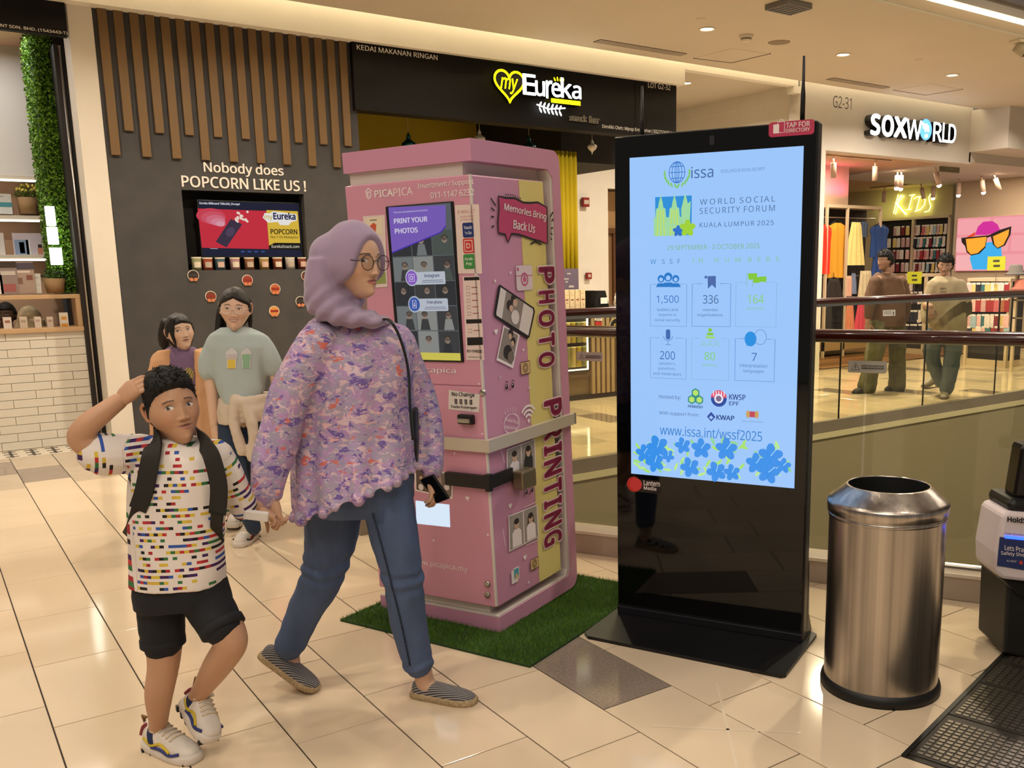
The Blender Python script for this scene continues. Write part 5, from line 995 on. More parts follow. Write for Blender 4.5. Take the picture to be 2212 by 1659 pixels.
DT('issa', c3(597, 442), c3(752, 432), c3(597, 360), '46659a'); DT('EXCELLENCE IN SOCIAL SECURITY', c3(806, 402), c3(1116, 383), c3(806, 380), '5f80b4')
DT('WORLD SOCIAL', c3(658, 630), c3(1186, 600), c3(658, 590), '54749e', space=1.25); DT('SECURITY FORUM', c3(656, 694), c3(1184, 666), c3(656, 652), '54749e', space=1.2); DT('KUALA LUMPUR 2025', c3(656, 790), c3(1176, 762), c3(656, 757), '4a6a98', space=1.15)
DT('29 SEPTEMBER - 3 OCTOBER 2025', c3(430, 948), c3(1076, 928), c3(430, 914), '7fb47c', space=1.05); DT('W S S F', c3(310, 1046), c3(520, 1036), c3(310, 1012), '4f8cc8', space=1.5); DT('I N   N U M B E R S', c3(606, 1036), c3(1215, 1020), c3(606, 1004), '86c48c', space=1.5)
pr = Print(FD, .0022); q = FD.px(*c3(497, 398)); mb = se('2f72c4')
for r in (1.0, .62, .25): pr.ring(q, .033 * r, .0028, mb, 26, ry=.040)
for dz in (-.022, 0, .022): pr.line([(q[0] - .033 * math.sqrt(1 - (dz / .04) ** 2), q[1] + dz), (q[0] + .033 * math.sqrt(1 - (dz / .04) ** 2), q[1] + dz)], .0026, mb)
pr.line([(q[0], q[1] - .04), (q[0], q[1] + .04)], .0026, mb)
for s in (-1, 1):
    for i in range(6): a = math.radians(-80 + i * 16); pr.disc((q[0] + s * .052 * math.cos(a) * (1 if i else .6), q[1] + .052 * math.sin(a)), .004, se('7fc86a'), 8, ry=.011, a=s * (-.5 + i * .12))
pr.build('globe_emblem', scrn)
pr = Print(FD, .0022); q0, q1 = FD.px(*c3(344, 846)), FD.px(*c3(601, 560)); pr.rect(q0, q1, se('2f8fd8')).up(.0004); tw = se('9fd8a0')
for cx in (.155, .53):
    X_ = q0[0] + (q1[0] - q0[0]) * cx; pr.st([(X_ - .030, q0[1]), (X_ - .030, q0[1] + .07), (X_ - .023, q0[1] + .073), (X_ - .02, q0[1] + .105), (X_ - .011, q0[1] + .11), (X_ - .008, q0[1] + .13), (X_ - .002, q0[1] + .15), (X_, q0[1] + .168), (X_ + .002, q0[1] + .15), (X_ + .008, q0[1] + .13), (X_ + .011, q0[1] + .11), (X_ + .02, q0[1] + .105), (X_ + .023, q0[1] + .073), (X_ + .030, q0[1] + .07), (X_ + .030, q0[1])], tw); pr.up(.0003)
    for k in (-.016, 0, .016): pr.line([(X_ + k, q0[1]), (X_ + k * .6, q0[1] + .10)], .004, se('c8dc50'))
    pr.up(-.0003)
X_ = q1[0] - .02; pr.st([(X_ - .02, q0[1] + .02), (X_ - .024, q0[1] + .1), (X_ - .008, q0[1] + .16), (X_ - .004, q1[1]), (X_ + .004, q1[1] - .03), (X_ + .016, q0[1] + .13), (X_ + .012, q0[1] + .04)], tw)
pr.up(.0005); pr.rect((q0[0] + .038, q0[1] + .035), (q0[0] + .085, q0[1] + .045), tw)
for px, py, c, r in ((505, 810, '2f6fc8', .020), (572, 790, '9fd03a', .030)):
    q = FD.px(*c3(px, py))
    for k in range(5): a = k * 1.2566 + .3; pr.disc((q[0] + r * .55 * math.cos(a), q[1] + r * .55 * math.sin(a)), r * .6, se(c), 10, ry=r * .42, a=a)
    pr.up(.0003)
pr.build('tower_logo', scrn)
# info boxes
def boxr(pts, notch, c):
    P = [FD.px(*p) for p in pts]; (ax, az), (bx, _), (_, bz) = P[0], P[1], P[2]; n0 = ax + (bx - ax) * notch[0]; n1 = ax + (bx - ax) * notch[1]
    Print(FD, .0022).line([(n0, az), (ax, az), (ax, bz), (bx, bz), (bx, az), (n1, az)], .0022, se(c)).build('screen_box', scrn)
boxr((c3(310, 1185), c3(566, 1180), c3(566, 1480)), (.18, .82), '6a94d0'); boxr((c3(604, 1180), c3(875, 1176), c3(868, 1482)), (.25, .72), '5c86c4'); boxr((c3(912, 1172), c3(1198, 1170), c3(1190, 1485)), (.25, .75), '7fb4d8')
boxr((c4(260, 102), c4(420, 104), c4(418, 288)), (.25, .72), '6a94d0'); boxr((c4(445, 104), c4(612, 106), c4(610, 294)), (.22, .8), '7fb4d8'); boxr((c4(640, 106), c4(818, 108), c4(812, 300)), (.25, .8), '5c86c4')
DT('1,500', c3(354, 1325), c3(510, 1320), c3(354, 1265), '3d74c0'); DT('leaders and', c3(358, 1372), c3(503, 1372), c3(358, 1350), '4a76b4'); DT('experts in', c3(370, 1412), c3(492, 1412), c3(370, 1388), '4a76b4'); DT('social security', c3(341, 1450), c3(518, 1450), c3(341, 1424), '4a76b4')
DT('336', c3(679, 1320), c3(788, 1320), c3(679, 1260), '4a6a98'); DT('member', c3(679, 1372), c3(786, 1374), c3(679, 1352), '4a6a98'); DT('organizations', c3(640, 1415), c3(818, 1415), c3(640, 1388), '4a6a98')
DT('164', c3(994, 1320), c3(1106, 1318), c3(994, 1258), '86cf6a'); DT('countries', c3(983, 1364), c3(1110, 1362), c3(983, 1340), '86c896')
DT('200', c4(303, 200), c4(370, 200), c4(303, 163), '3f6cb0'); DT('speakers,', c4(299, 226), c4(372, 228), c4(299, 210), '5480bc'); DT('panellists,', c4(296, 250), c4(374, 250), c4(296, 234), '5480bc'); DT('and moderators', c4(273, 269), c4(398, 272), c4(273, 255), '4a76b4')
DT('80', c4(502, 203), c4(550, 204), c4(502, 167), '86cf6a'); DT('sessions', c4(491, 230), c4(557, 232), c4(491, 215), '7fc896'); DT('7', c4(713, 206), c4(736, 207), c4(713, 170), '3f6cb0'); DT('interpretation', c4(660, 240), c4(782, 240), c4(660, 220), '4a76b4'); DT('languages', c4(677, 262), c4(768, 264), c4(677, 243), '4a76b4')
# icons
pr = Print(FD, .0022); mi = se('2a78c8')
for px, py, r in ((385, 1145, .015), (435, 1133, .018), (488, 1145, .015)): q = FD.px(*c3(px, py)); pr.disc(q, r, mi, 14).st([(q[0] - r * 1.5, q[1] - r * 2.2), (q[0] + r * 1.5, q[1] - r * 2.2), (q[0] + r * .9, q[1] - r * 1.2), (q[0] - r * .9, q[1] - r * 1.2)], mi).up(.0003).disc((q[0], q[1] - r * .2), r * .55, se('9cc6fb'), 10).up(-.0003)
pr.build('people_icon', scrn)
pr = Print(FD, .0022); pr.poly([c3(712, 1127), c3(770, 1125), c3(770, 1213), c3(742, 1188), c3(714, 1215)], se('4a6aa8')); q = FD.px(*c3(700, 1134)); pr.disc(q, .006, se('4a6aa8'), 10); pr.build('bookmark_icon', scrn)
pr = Print(FD, .0022)
for P_ in (((995, 1108), (1060, 1106), (1058, 1150), (1000, 1152)), ((1030, 1136), (1080, 1132), (1078, 1172), (1034, 1176)), ((1080, 1130), (1126, 1128), (1124, 1168), (1078, 1166))): pr.poly([c3(*p) for p in P_], se('84c83a')); pr.up(.0003)
pr.pline([c3(990, 1105), c3(988, 1200)], .002, se('84b88a')); pr.pline([c3(1030, 1140), c3(1028, 1200)], .002, se('84b88a')); pr.build('flags_icon', scrn)
pr = Print(FD, .0022); q0, q1 = FD.px(*c4(329, 110)), FD.px(*c4(349, 65)); pr.rrect(q0, q1, .008, se('3f6cb0')); q = ((q0[0] + q1[0]) / 2, q0[1] + .015); pr.ring(q, .02, .003, se('6a94d0'), 12, math.pi, 2 * math.pi).line([(q[0], q[1] - .02), (q[0], q[1] - .036)], .003, se('6a94d0')).line([(q[0] - .012, q[1] - .036), (q[0] + .012, q[1] - .036)], .003, se('6a94d0')); pr.build('microphone_icon', scrn)
pr = Print(FD, .0022); q = FD.px(*c4(527, 68)); pr.disc(q, .008, se('84c83a'), 10).poly([c4(512, 92), c4(543, 92), c4(540, 80), c4(514, 80)], se('84c83a')).poly([c4(505, 96), c4(550, 97), c4(545, 106), c4(510, 106)], se('9fd86a'))
for x in (497, 527, 557): q = FD.px(*c4(x, 124)); pr.ring(q, .007, .0018, se('86c896'), 10).ring((q[0], q[1] - .018), .011, .0018, se('86c896'), 8, 0, math.pi)
pr.build('meeting_icon', scrn)
pr = Print(FD, .0022); q = FD.px(*c4(708, 108)); pr.disc(q, .024, se('2a90e0'), 18, ry=.029); pr.poly([c4(690, 128), c4(702, 130), c4(690, 142)], se('2a90e0')); q = FD.px(*c4(752, 100)); pr.ring(q, .024, .002, se('5c86c4'), 20, ry=.029); pr.build('speech_icon', scrn)
DT('Hosted by:', c4(299, 380), c4(396, 382), c4(299, 358), '4a6a98'); DT('With support from:', c4(299, 450), c4(478, 460), c4(299, 430), '4a6a98'); DT('www.issa.int/wssf2025', c4(303, 545), c4(760, 558), c4(303, 500), '3f86d0', bold=.004)
DT('PERKESO', c4(429, 416), c4(495, 418), c4(429, 404), '2a5a8c', bold=.03); DT('KWSP', c4(613, 380), c4(686, 382), c4(613, 355), '24408c', bold=.015); DT('EPF', c4(613, 405), c4(656, 407), c4(613, 387), '24408c', bold=.01); DT('KWAP', c4(555, 470), c4(636, 473), c4(555, 448), '2a4a8c', bold=.03)
pr = Print(FD, .0022); q = FD.px(*c4(462, 368))
for dx, dz in ((0, .017), (-.016, -.011), (.016, -.011)): pr.st([(q[0] + dx + .019 * math.cos(a), q[1] + dz + .019 * math.sin(a)) for a in (math.pi / 6 + k * math.pi / 3 for k in range(6))], se('2f8f86')); pr.up(.0002).st([(q[0] + dx + .013 * math.cos(a), q[1] + dz + .013 * math.sin(a)) for a in (math.pi / 6 + k * math.pi / 3 for k in range(6))], se('b8e070')); pr.up(-.0002)
pr.build('host_logo', scrn)
pr = Print(FD, .0022); q = FD.px(*c4(566, 375)); pr.disc(q, .033, se('2a4a9c'), 24).up(.0003).st([(q[0] + .033 * math.cos(a), q[1] + .004 + .03 * math.sin(a)) for a in (math.pi * i / 14 for i in range(15))], se('e0506a')).up(.0003)
for k in range(-2, 3): pr.line([(q[0] + k * .011, q[1] + .01), (q[0] + k * .011, q[1] + .03)], .004, se('f0e8f4'))
pr.up(.0003).disc(q, .019, se('e8e4f0'), 20).up(.0003).disc(q, .012, se('7a6a8c'), 12); pr.build('fund_logo', scrn)
pr = Print(FD, .0022); q = FD.px(*c4(532, 456)); pr.st([(q[0], q[1] + .02), (q[0] + .018, q[1]), (q[0], q[1] - .02), (q[0] - .018, q[1])], se('2a4a9c')).up(.0003).st([(q[0], q[1] + .006), (q[0] + .009, q[1] - .003), (q[0], q[1] - .012), (q[0] - .009, q[1] - .003)], se('9cc6fb')); pr.build('pension_logo', scrn)
pr = Print(FD, .0022); q = FD.px(*c4(716, 446)); pr.disc((q[0] - .018, q[1]), .008, se('c8a060'), 10, ry=.016).disc((q[0] + .018, q[1]), .008, se('c8a060'), 10, ry=.016).rect((q[0] - .011, q[1] - .011), (q[0] + .011, q[1] + .012), se('c0485a')); pr.ptext('JABATAN PERDANA MENTERI', c4(668, 480), c4(765, 482), c4(668, 475), se('4a5a88')); pr.build('crest', scrn)
# flower border
pr = Print(FD, .0022); rs = random.Random(12); flow = [(232, 620, 1), (292, 592, 1.3), (280, 660, 1.1), (340, 632, .7), (405, 585, .9), (437, 682, 1.1), (487, 598, 1.1), (555, 702, 1.1), (600, 602, 1.2), (625, 706, .9), (733, 665, 1.1), (798, 632, 1.3), (788, 705, 1.2), (855, 675, .8)]
for i in range(70):
    t = rs.uniform(178, 895); yy = 565 + (t - 178) * .04 + rs.uniform(-18, 130 + (t - 178) * .03); q = FD.px(*c4(t, min(yy, 700 + (t - 178) * .085)))
    if x0 + .012 < q[0] < x1 - .012 and q[1] > z0 + .012: a = rs.uniform(0, 6.3); pr.disc(q, .019, se(('a8e070', '8fd490', 'b8e88a')[i % 3]), 8, ry=.006, a=a)
pr.up(.0004)
for px, py, s in flow:
    q = FD.px(*c4(px, py)); a0 = rs.uniform(0, 1)
    for k in range(5): a = a0 + k * 1.2566; pr.disc((q[0] + .02 * s * math.cos(a), q[1] + .02 * s * math.sin(a)), .02 * s, se('3a90e8'), 10, ry=.014 * s, a=a)
    pr.up(.0003).line([(q[0], q[1]), (q[0] + .028 * s * math.cos(a0 + .6), q[1] + .028 * s * math.sin(a0 + .6))], .003, se('a8d8f8')); pr.up(-.0003)
pr.build('flower_border', scrn)
# stickers on the glass
pr = Print(FD, .001); P_ = [FD.px(1661, 268), FD.px(1759, 286)]; pr.rrect((P_[0][0], FD.px(1661, 297)[1]), (P_[1][0], FD.px(1759, 257)[1]), .012, mat('sticker_crimson', 'b8385c', .4)).up().ptext('TAP FOR', c3(1262, 85), c3(1430, 75), c3(1262, 48), m_pw, bold=.015).ptext('DIRECTORY', c3(1260, 118), c3(1430, 108), c3(1260, 92), m_pw, bold=.012); a, c_ = FD.px(*c3(1172, 126)), FD.px(*c3(1238, 75)); pr.rect(a, (a[0] + .022, a[1] + .032), m_pw).line([(a[0] + .022, a[1] + .002), (a[0] + .042, a[1] + .002), (a[0] + .042, a[1] + .04), (a[0] + .016, a[1] + .04), (a[0] + .016, a[1] + .032)], .0025, m_pw).ring((a[0] + .03, a[1] + .04), .008, .0022, m_pw, 10, 0, math.pi); pr.build('directory_sticker', dd)
pr = Print(FD, .001); pr.poly([(1357, 1033), (1427, 1039), (1426, 1067), (1357, 1060)], mat('sticker_dark', '221816', .4)).up().disc(FD.px(1370, 1046), .033, mat('sticker_dot_red', 'b82c28', .4), 24).up().disc(FD.px(1374, 1046), .028, mat('sticker_dot_red2', 'c8383a', .4), 24).ptext('Lantern', (1391, 1048), (1426, 1051), (1391, 1037), m_pw, bold=.015).ptext('Media', (1391, 1057), (1418, 1060), (1391, 1049), m_pw, bold=.015); pr.build('media_sticker', dd)
pr = Print(FD, .001); q = FD.px(1538, 303); pr.rrect((q[0] - .01, q[1] - .018), (q[0] + .01, q[1] + .018), .009, mat('cam_window', '2c2c34', .2)); pr.build('camera_window', dd)
# ================================================================== STEEL BIN
bp = onZ(1897, 1532); n_ = np.array([bp[0], bp[1]]) / np.hypot(bp[0], bp[1]); bcx, bcy = bp[0] + n_[0] * .208, bp[1] + n_[1] * .208
wb = thing('waste_bin', 'tall round brushed steel waste bin with open funnel top', 'bin', (bcx, bcy, 0))
zt_b = onP(1910, 1080, (bcx, bcy, 0), FWD)[2]; BR = .199; BH = .70
m_bru = mat('bin_steel', 'b4aca4', .25, 1., aniso=.0, var=(2.2, .42, (14, 14, .02)), bump=(50, .05, (6, 6, .03)))
b = MB(); b.smooth = True; b.lathe([(BR, .04), (BR, BH - .06)], n=64); b.build('body', m_bru, wb)
b = MB(); b.smooth = True; b.lathe([(BR - .004, .0), (BR + .011, .0), (BR + .012, .018), (BR + .008, .034), (BR, .042)], n=64); b.build('base_ring', mat('rubber_black', '101010', .5), wb)
b = MB(); b.smooth = True; b.lathe([(BR, BH - .064), (BR + .003, BH - .062), (BR + .003, BH - .052), (BR, BH - .05), (BR + .007, BH - .045), (BR + .008, BH - .012), (BR + .004, BH - .004), (BR - .004, BH), (.143, BH + .047), (.138, BH + .049), (.137, BH + .045)], n=64); b.build('funnel_lid', m_bru, wb)
b = MB(); b.smooth = True; b.lathe([(.138, BH + .046), (.135, BH - .02), (.14, BH - .25), (0, BH - .26)], n=48); b.build('inner_liner', mat('liner_black', '080808', .6), wb)
# ================================================================== ESCALATOR LANDING PLATE + SANITISER
ea = onZ(1955, 1630); eb = onZ(2165, 1417); ev = (eb - ea) / np.linalg.norm(eb - ea); en = np.array([ev[1], -ev[0], 0])
em = frame_mtx(ea, ev, -en, (0, 0, 1))     # local x away from viewer along the edge, local y to the left
ep_ = thing('landing_plate', 'ribbed metal escalator landing plate at the lower right corner', 'metal plate', mtx=em)
m_tread = mat('tread_metal', '8d867a', .3, .9); m_treadd = mat('tread_dark', '3a3630', .5, .6)
b = MB(); b.box((-.02, -1.6, -.003), (1.3, 0, .003)); b.build('base', m_treadd, ep_)
seams = [0, .34, .66, .90, 1.14]
for i in range(4):
    b = MB(); b.bbox((seams[i] + .004, -1.6, .001), (seams[i + 1] - .004, -.012, .007), .002); sp_ = b.build('plate', m_treadd, ep_); rb = MB()
    nx = int((seams[i + 1] - seams[i] - .03) / .024)
    for r in range(nx):
        for c in range(60 if i < 2 else 40): xx = seams[i] + .016 + r * .024; yy = -.03 - c * .0245; rb.box((xx, yy - .018, .007), (xx + .015, yy, .0095))
    o = rb.build('tread_studs', m_tread, sp_); o['kind'] = 'stuff'
b = MB(); b.box((-.02, -.012, 0), (1.2, .004, .009)); b.build('edge_strip', m_satin, ep_)
sp0 = onZ(2196, 1425); sn = thing('handrail_sanitiser', 'white handrail sanitiser unit on a black escalator newel at the right edge', 'sanitiser', (sp0[0], sp0[1], 0)); sd_ = sp0[:2] @ FWD[:2]
SPT = lambda px, py, dd_=0.: at(px, py, sd_ + dd_) - np.array([sp0[0], sp0[1], 0]); fwd = FWD
def slab(pts, d0, d1, name, m, bev=.012, parent=sn):
    o3 = SPT(pts[0][0], pts[0][1], d0); P = [SPT(x, y, d0) for x, y in pts]; b = MB(); Q = [p + FWD * (d1 - d0) for p in P]; k = len(P); b.add(P + Q, [list(range(k))[::-1], list(range(k, 2 * k))] + [(i, (i + 1) % k, k + (i + 1) % k, k + i) for i in range(k)])
    o = b.build(name, m, parent); 
    if bev: md = o.modifiers.new('b', 'BEVEL'); md.width = bev; md.segments = 2
    return o
slab([(2168, 1412), (2176, 1260), (2300, 1280), (2300, 1440)], .0, .25, 'newel', mat('newel_dark', '1d1c1b', .5))
slab([(2160, 1248), (2300, 1268), (2300, 1300), (2205, 1292)], -.02, .2, 'bracket', m_satin)
slab([(2152, 1240), (2151, 1195), (2165, 1118), (2174, 1105), (2320, 1115), (2320, 1270), (2165, 1252)], -.06, .14, 'casing', mat('casing_white', 'd8ccd0', .4), .015)
slab([(2154, 1222), (2160, 1160), (2320, 1178), (2320, 1250)], -.0625, -.0605, 'blue_panel', mat('panel_navy', '263468', .4), 0)
slab([(2171, 1157), (2320, 1172), (2320, 1178), (2171, 1163)], -.0635, -.0605, 'blue_light', emat('uv_blue', '2040ff', 6), 0)
FZ = Face(SPT(2160, 1200, -.063), RGT, (0, 0, 1), -FWD, np.array(Matrix.Translation((sp0[0], sp0[1], 0))))
for s, bl, br, tl, m, bo in (('HoldSafe', (2176, 1127), (2240, 1133), (2176, 1115), m_ink, .04), ('Safe Handrail UV Sterilizer', (2171, 1154), (2260, 1162), (2171, 1150), m_ink, 0), ('Lets Practise', (2170, 1188), (2235, 1196), (2170, 1177), m_pw, .01), ('Safety Shopping', (2162, 1200), (2240, 1207), (2162, 1190), m_pw, .01), ('KL·EAST', (2175, 1213), (2196, 1215), (2175, 1209), m_pw, 0)): Print(FZ, .0006).ptext(s, bl, br, tl, m, bold=bo, slant=True).build('lettering', sn)
Print(FZ, .0006).poly([(2202, 1211), (2209, 1212), (2209, 1220), (2202, 1219)], mat('print_red', 'c04038', .5)).build('red_mark', sn)
slab([(2178, 1106), (2184, 1078), (2320, 1085), (2320, 1115)], -.05, .15, 'collar', m_satin, .02)
slab([(2192, 1080), (2212, 960), (2320, 960), (2320, 1090)], -.03, .08, 'handrail_belt', mat('belt_rubber', '0d0d0d', .25), .02)
# ================================================================== TELEVISION, CANS, BADGES
TVY = YW + .07; T0, T1 = onY(425, 432, TVY), onY(655, 556, TVY)
tv = thing('television', 'flat television showing a red and yellow popcorn advert in the wall niche', 'television', (T0[0], TVY, T1[2])); TW, TH = T1[0] - T0[0], onY(425, 431, TVY)[2] - T1[2]
b = MB(); b.bbox((0, .0, 0), (TW, .04, TH), .004); b.build('bezel', m_satin, tv)
FT = Face((0, 0, 0), (1, 0, 0), (0, 0, 1), (0, -1, 0), np.array(Matrix.Translation((T0[0], TVY, T1[2]))))
ct_ = lambda x, y: (x * .36166, y * .36166); te = lambda c, s=.9: emat('tv_' + c, c, s, .15)
b = MB(); b.box((.012, -.001, .012), (TW - .012, 0, TH - .012)); ts = b.build('screen', te('141c3c', .6), tv)
pr = Print(FT, .0016); pr.poly([ct_(1180, 1245), ct_(1590, 1260), ct_(1608, 1488), ct_(1205, 1480)], te('c4283c')).up(.0004)
for i in range(5): pr.disc(FT.px(*ct_(1260 + i * 14, 1290 + i * 12)), .13 - i * .022, te(('c83c50', 'cc5064', 'd0687c', 'd48094', 'd898a8')[i]), 24, ry=.07 - i * .012).up(.0002)
pr.build('screen_picture', ts)
pr = Print(FT, .0034); pr.poly([ct_(1590, 1255), ct_(1778, 1262), ct_(1796, 1495), ct_(1608, 1488)], te('d8b43c')).up(.0003).poly([ct_(1606, 1488), ct_(1604, 1468), ct_(1640, 1450), ct_(1796, 1452), ct_(1796, 1495)], te('14120c', .5)); pr.build('screen_panel', ts)
for s, bl, br, tl, c, bo in (('Eureka Billboard 768x320_FA.mp4', (1192, 1225), (1432, 1228), (1192, 1208), 'e8e8f0', .02), ('POPCORN', (1616, 1400), (1776, 1400), (1616, 1368), '1c140c', .03), ('No.1 Di Malaysia', (1618, 1427), (1779, 1428), (1618, 1408), '1c140c', .01), ('EurekaSnack.com', (1622, 1480), (1787, 1482), (1622, 1462), 'd8d0c0', .01), ('Eureka', (1632, 1312), (1766, 1314), (1632, 1268), '1c2450', .05), ('my', (1580, 1318), (1628, 1318), (1582, 1288), 'c8b048', .02)): Print(FT, .0052).ptext(s, ct_(*bl), ct_(*br), ct_(*tl), te(c), bold=bo).build('screen_text', ts)
pr = Print(FT, .0045); pr.poly([ct_(*p) for p in ((1568, 1300), (1580, 1272), (1610, 1275), (1630, 1262), (1770, 1280), (1772, 1318), (1740, 1326), (1722, 1346), (1670, 1344), (1660, 1326), (1600, 1330))], te('e8e4e0')); pr.build('screen_logo', ts)
pr = Print(FT, .0036); pr.poly([ct_(*p) for p in ((1378, 1308), (1446, 1340), (1352, 1478), (1288, 1444))], te('3c3048', .7)).up(.0003).disc(FT.px(*ct_(1375, 1385)), .05, te('50405c', .8), 18, ry=.035, a=.9); 
for i in range(16): rs = random.Random(i); pr.disc(FT.px(*ct_(1400 + rs.uniform(0, 80), 1265 + rs.uniform(0, 60))), .012, te('e8d4c8'), 8)
pr.pline([ct_(1255, 1484), ct_(1300, 1486)], .003, te('e8e8f0')); pr.build('screen_can', ts)
for i in range(4): q = FT.px(*ct_(1450 + i * 40, 1503)); Print(FT, .0016).rect((q[0] - .018, q[1] - .008), (q[0] + .018, q[1] + .008), te('2c4c8c', .8)).build('screen_button', ts)
can_cols = ['9a9c74', '9a4a34', '48606e', 'b08484', '8a5c40', 'a88a54', '84452e', 'c0b8b0', '7a3c30']
clab = ['olive green', 'red brown', 'slate blue', 'pale pink', 'brown', 'golden tan', 'rust brown', 'white and purple', 'dark red']
for i, px in enumerate((425, 449, 476, 508, 539, 571, 600, 627, 654)):
    p = onY(px, 575, YW + .06); ch = .115 if i != 0 else .12; t = thing('snack_can', '%s popcorn can in the wall niche under the television' % clab[i] + ', behind the headscarf' * (i == 8), 'can', (p[0], YW + .06, nB), group='popcorn cans in the niche')
    b = MB(); b.smooth = True; b.lathe([(0, 0), (.044, 0), (.044, ch - .012)], n=20); b.build('can_body', mat('can_' + can_cols[i], can_cols[i], .4), t); b = MB(); b.smooth = True; b.lathe([(.046, ch - .012), (.046, ch), (0, ch)], n=20); b.build('lid', mat('lid_pale', 'c8c0a8', .35), t)
    b = MB(); b.smooth = True; 
    b.add([(.0452 * math.sin(a), -.0452 * math.cos(a), z) for z in (.025, .05, .075) for a in (-.7 + 1.4 * k / 8 for k in range(9))], [(j * 9 + k, j * 9 + k + 1, j * 9 + 10 + k, j * 9 + 9 + k) for j in range(2) for k in range(8)]); b.build('label_patch', mat('can_patch_%d' % (i % 3), ('d0c4b0', 'b0a090', 'c8a898')[i % 3], .5), t)
bd = [(417, 595, '2a2220', 'black'), (534, 605, '8a3a2c', 'red'), (455, 640, '6a3a28', 'brown'), (594, 624, 'b05a30', 'orange'), (649, 651, '2c2420', 'black'), (592, 672, 'c88a40', 'golden'), (661, 596, '3a302c', 'dark')]
bl_ = ['below the left end of the cans', 'between the two girls, above the tall girl', 'above the small girl', 'right of the tall girl, upper', 'beside the headscarf, low', 'right of the tall girl, lower', 'half hidden behind the headscarf']
for i, (px, py, c, cn) in enumerate(bd):
    p = onY(px, py, YW); t = thing('wall_badge', '%s round flavour badge on the grey wall, %s' % (cn, bl_[i]), 'badge', (p[0], YW, p[2]), group='flavour badges on the grey wall'); b = MB()
    def dsc(r, y0, y1, cx=0, cz=0, n=24): b.prism([(cx + r * math.cos(a), cz + r * math.sin(a)) for a in (2 * math.pi * k / n for k in range(n))], (0, y0, 0), (1, 0, 0), (0, 0, 1), (0, -1, 0), y0 - y1)
    dsc(.05, 0, -.008); b.build('badge_rim', mat('badge_rim', 'd8ccb8', .5), t); b = MB(); dsc(.044, -.008, -.011); b.build('badge_face', mat('badge_' + c, c, .5), t); b = MB(); b.box((-.036, -.0125, -.01), (.036, -.011, .012)); b.build('badge_band', mat('badge_band_' + c, {'2a2220': '3c3430', '2c2420': '40362e'}.get(c, '8a2a20'), .5), t); b = MB(); dsc(.016, -.008, -.013, -.018, -.036, 14); dsc(.016, -.008, -.013, .018, -.036, 14); b.build('popcorn_print', mat('badge_pop', 'c87a50', .5), t)
# ================================================================== LEFT SHOP GOODS
m_wick = mat('basket_wicker', 'a4845c', .7, var=(90, .25, (1, 1, 3)), bump=(120, .5, (1, 1, 2)))
def pot(px, py, Y, hh, flowers, label):
    p = onY(px, py, Y); t = thing('potted_plant', label, 'plant', (p[0], Y, p[2])); b = MB(); b.smooth = True; b.lathe([(0, 0), (.068, 0), (.09, hh), (.084, hh), (.06, .02)], n=20); b.build('basket', m_wick, t); rs = random.Random(px); L = MB()
    for i in range(260):
        a, r = rs.uniform(0, 6.283), .1 * math.sqrt(rs.random()); z = hh + rs.uniform(0, .1) * (1 - (r / .12) ** 2); x, y = r * math.cos(a), r * math.sin(a); d = rs.uniform(.008, .016); a2 = rs.uniform(0, 6.283); L.add([(x, y, z), (x + d * math.cos(a2), y + d * math.sin(a2), z + d * .6), (x + d * 1.3 * math.cos(a2 + .7), y + d * 1.3 * math.sin(a2 + .7), z + d), (x + d * .5 * math.cos(a2 + 1.4), y + d * .5 * math.sin(a2 + 1.4), z + d * .7)], [(0, 1, 2, 3)])
    o = L.build('foliage', mat('leaf_dark' if not flowers else 'leaf_mid', '2c4a1c' if not flowers else '5a7a26', .6), t); o['kind'] = 'stuff'
    if flowers:
        L = MB()
        for i in range(34): a, r = rs.uniform(0, 6.283), .1 * math.sqrt(rs.random()); L.sphere((r * math.cos(a), r * math.sin(a), hh + .05 + rs.uniform(0, .07)), .011, 6, 4)
        o = L.build('yellow_flowers', mat('flower_yellow', 'e8d870', .6), t); o['kind'] = 'stuff'
zl = [onY(30, py, 10.4)[2] + .02 for py in (383, 470, 555)]
pot(62, 462, 10.5, .15, True, 'potted yellow flowers in a woven basket on the middle shelf'); pot(120, 633, 9.72, .13, False, 'dark green plant in a woven basket on the counter shelf')
# leafy wall strip
gs = thing('leaf_strip', 'tall strip of artificial green leaves beside the black frame', 'foliage', (1.13, 9.78, 1.36)); b = MB(); b.box((0, .0, 0), (.14, .5, 2.22)); b.build('backing', mat('leaf_back', '16280c', .9), gs); rs = np.random.default_rng(9); N = 9000; u, v, ww = rs.random(N), rs.random(N), rs.random(N)
side = rs.random(N) < .6; px_ = np.where(side, -.02 + u * .17, -.01 - ww * .03); py_ = np.where(side, -.01 - ww * .04, u * .5); ctr = np.stack([px_, py_, v * 2.22], 1); d = rs.normal(0, 1, (N, 3)); d /= np.linalg.norm(d, axis=1)[:, None]; e = rs.normal(0, 1, (N, 3)); e -= (e * d).sum(1)[:, None] * d; e /= np.linalg.norm(e, axis=1)[:, None]; s_ = rs.uniform(.010, .018, N)[:, None]
V = np.empty((N * 4, 3)); V[0::4] = ctr - d * s_; V[1::4] = ctr + e * s_ * .6; V[2::4] = ctr + d * s_; V[3::4] = ctr - e * s_ * .6
me = bpy.data.meshes.new('leaves'); me.from_pydata(V.tolist(), [], np.arange(N * 4).reshape(N, 4).tolist())
for c in ('5f8c1e', '7aa82c', '3c6414'): me.materials.append(mat('leaf_' + c, c, .5))
me.polygons.foreach_set('material_index', rs.integers(0, 3, N)); me.update(); o = obj_from_mesh('leaves', me, gs); o['kind'] = 'stuff'
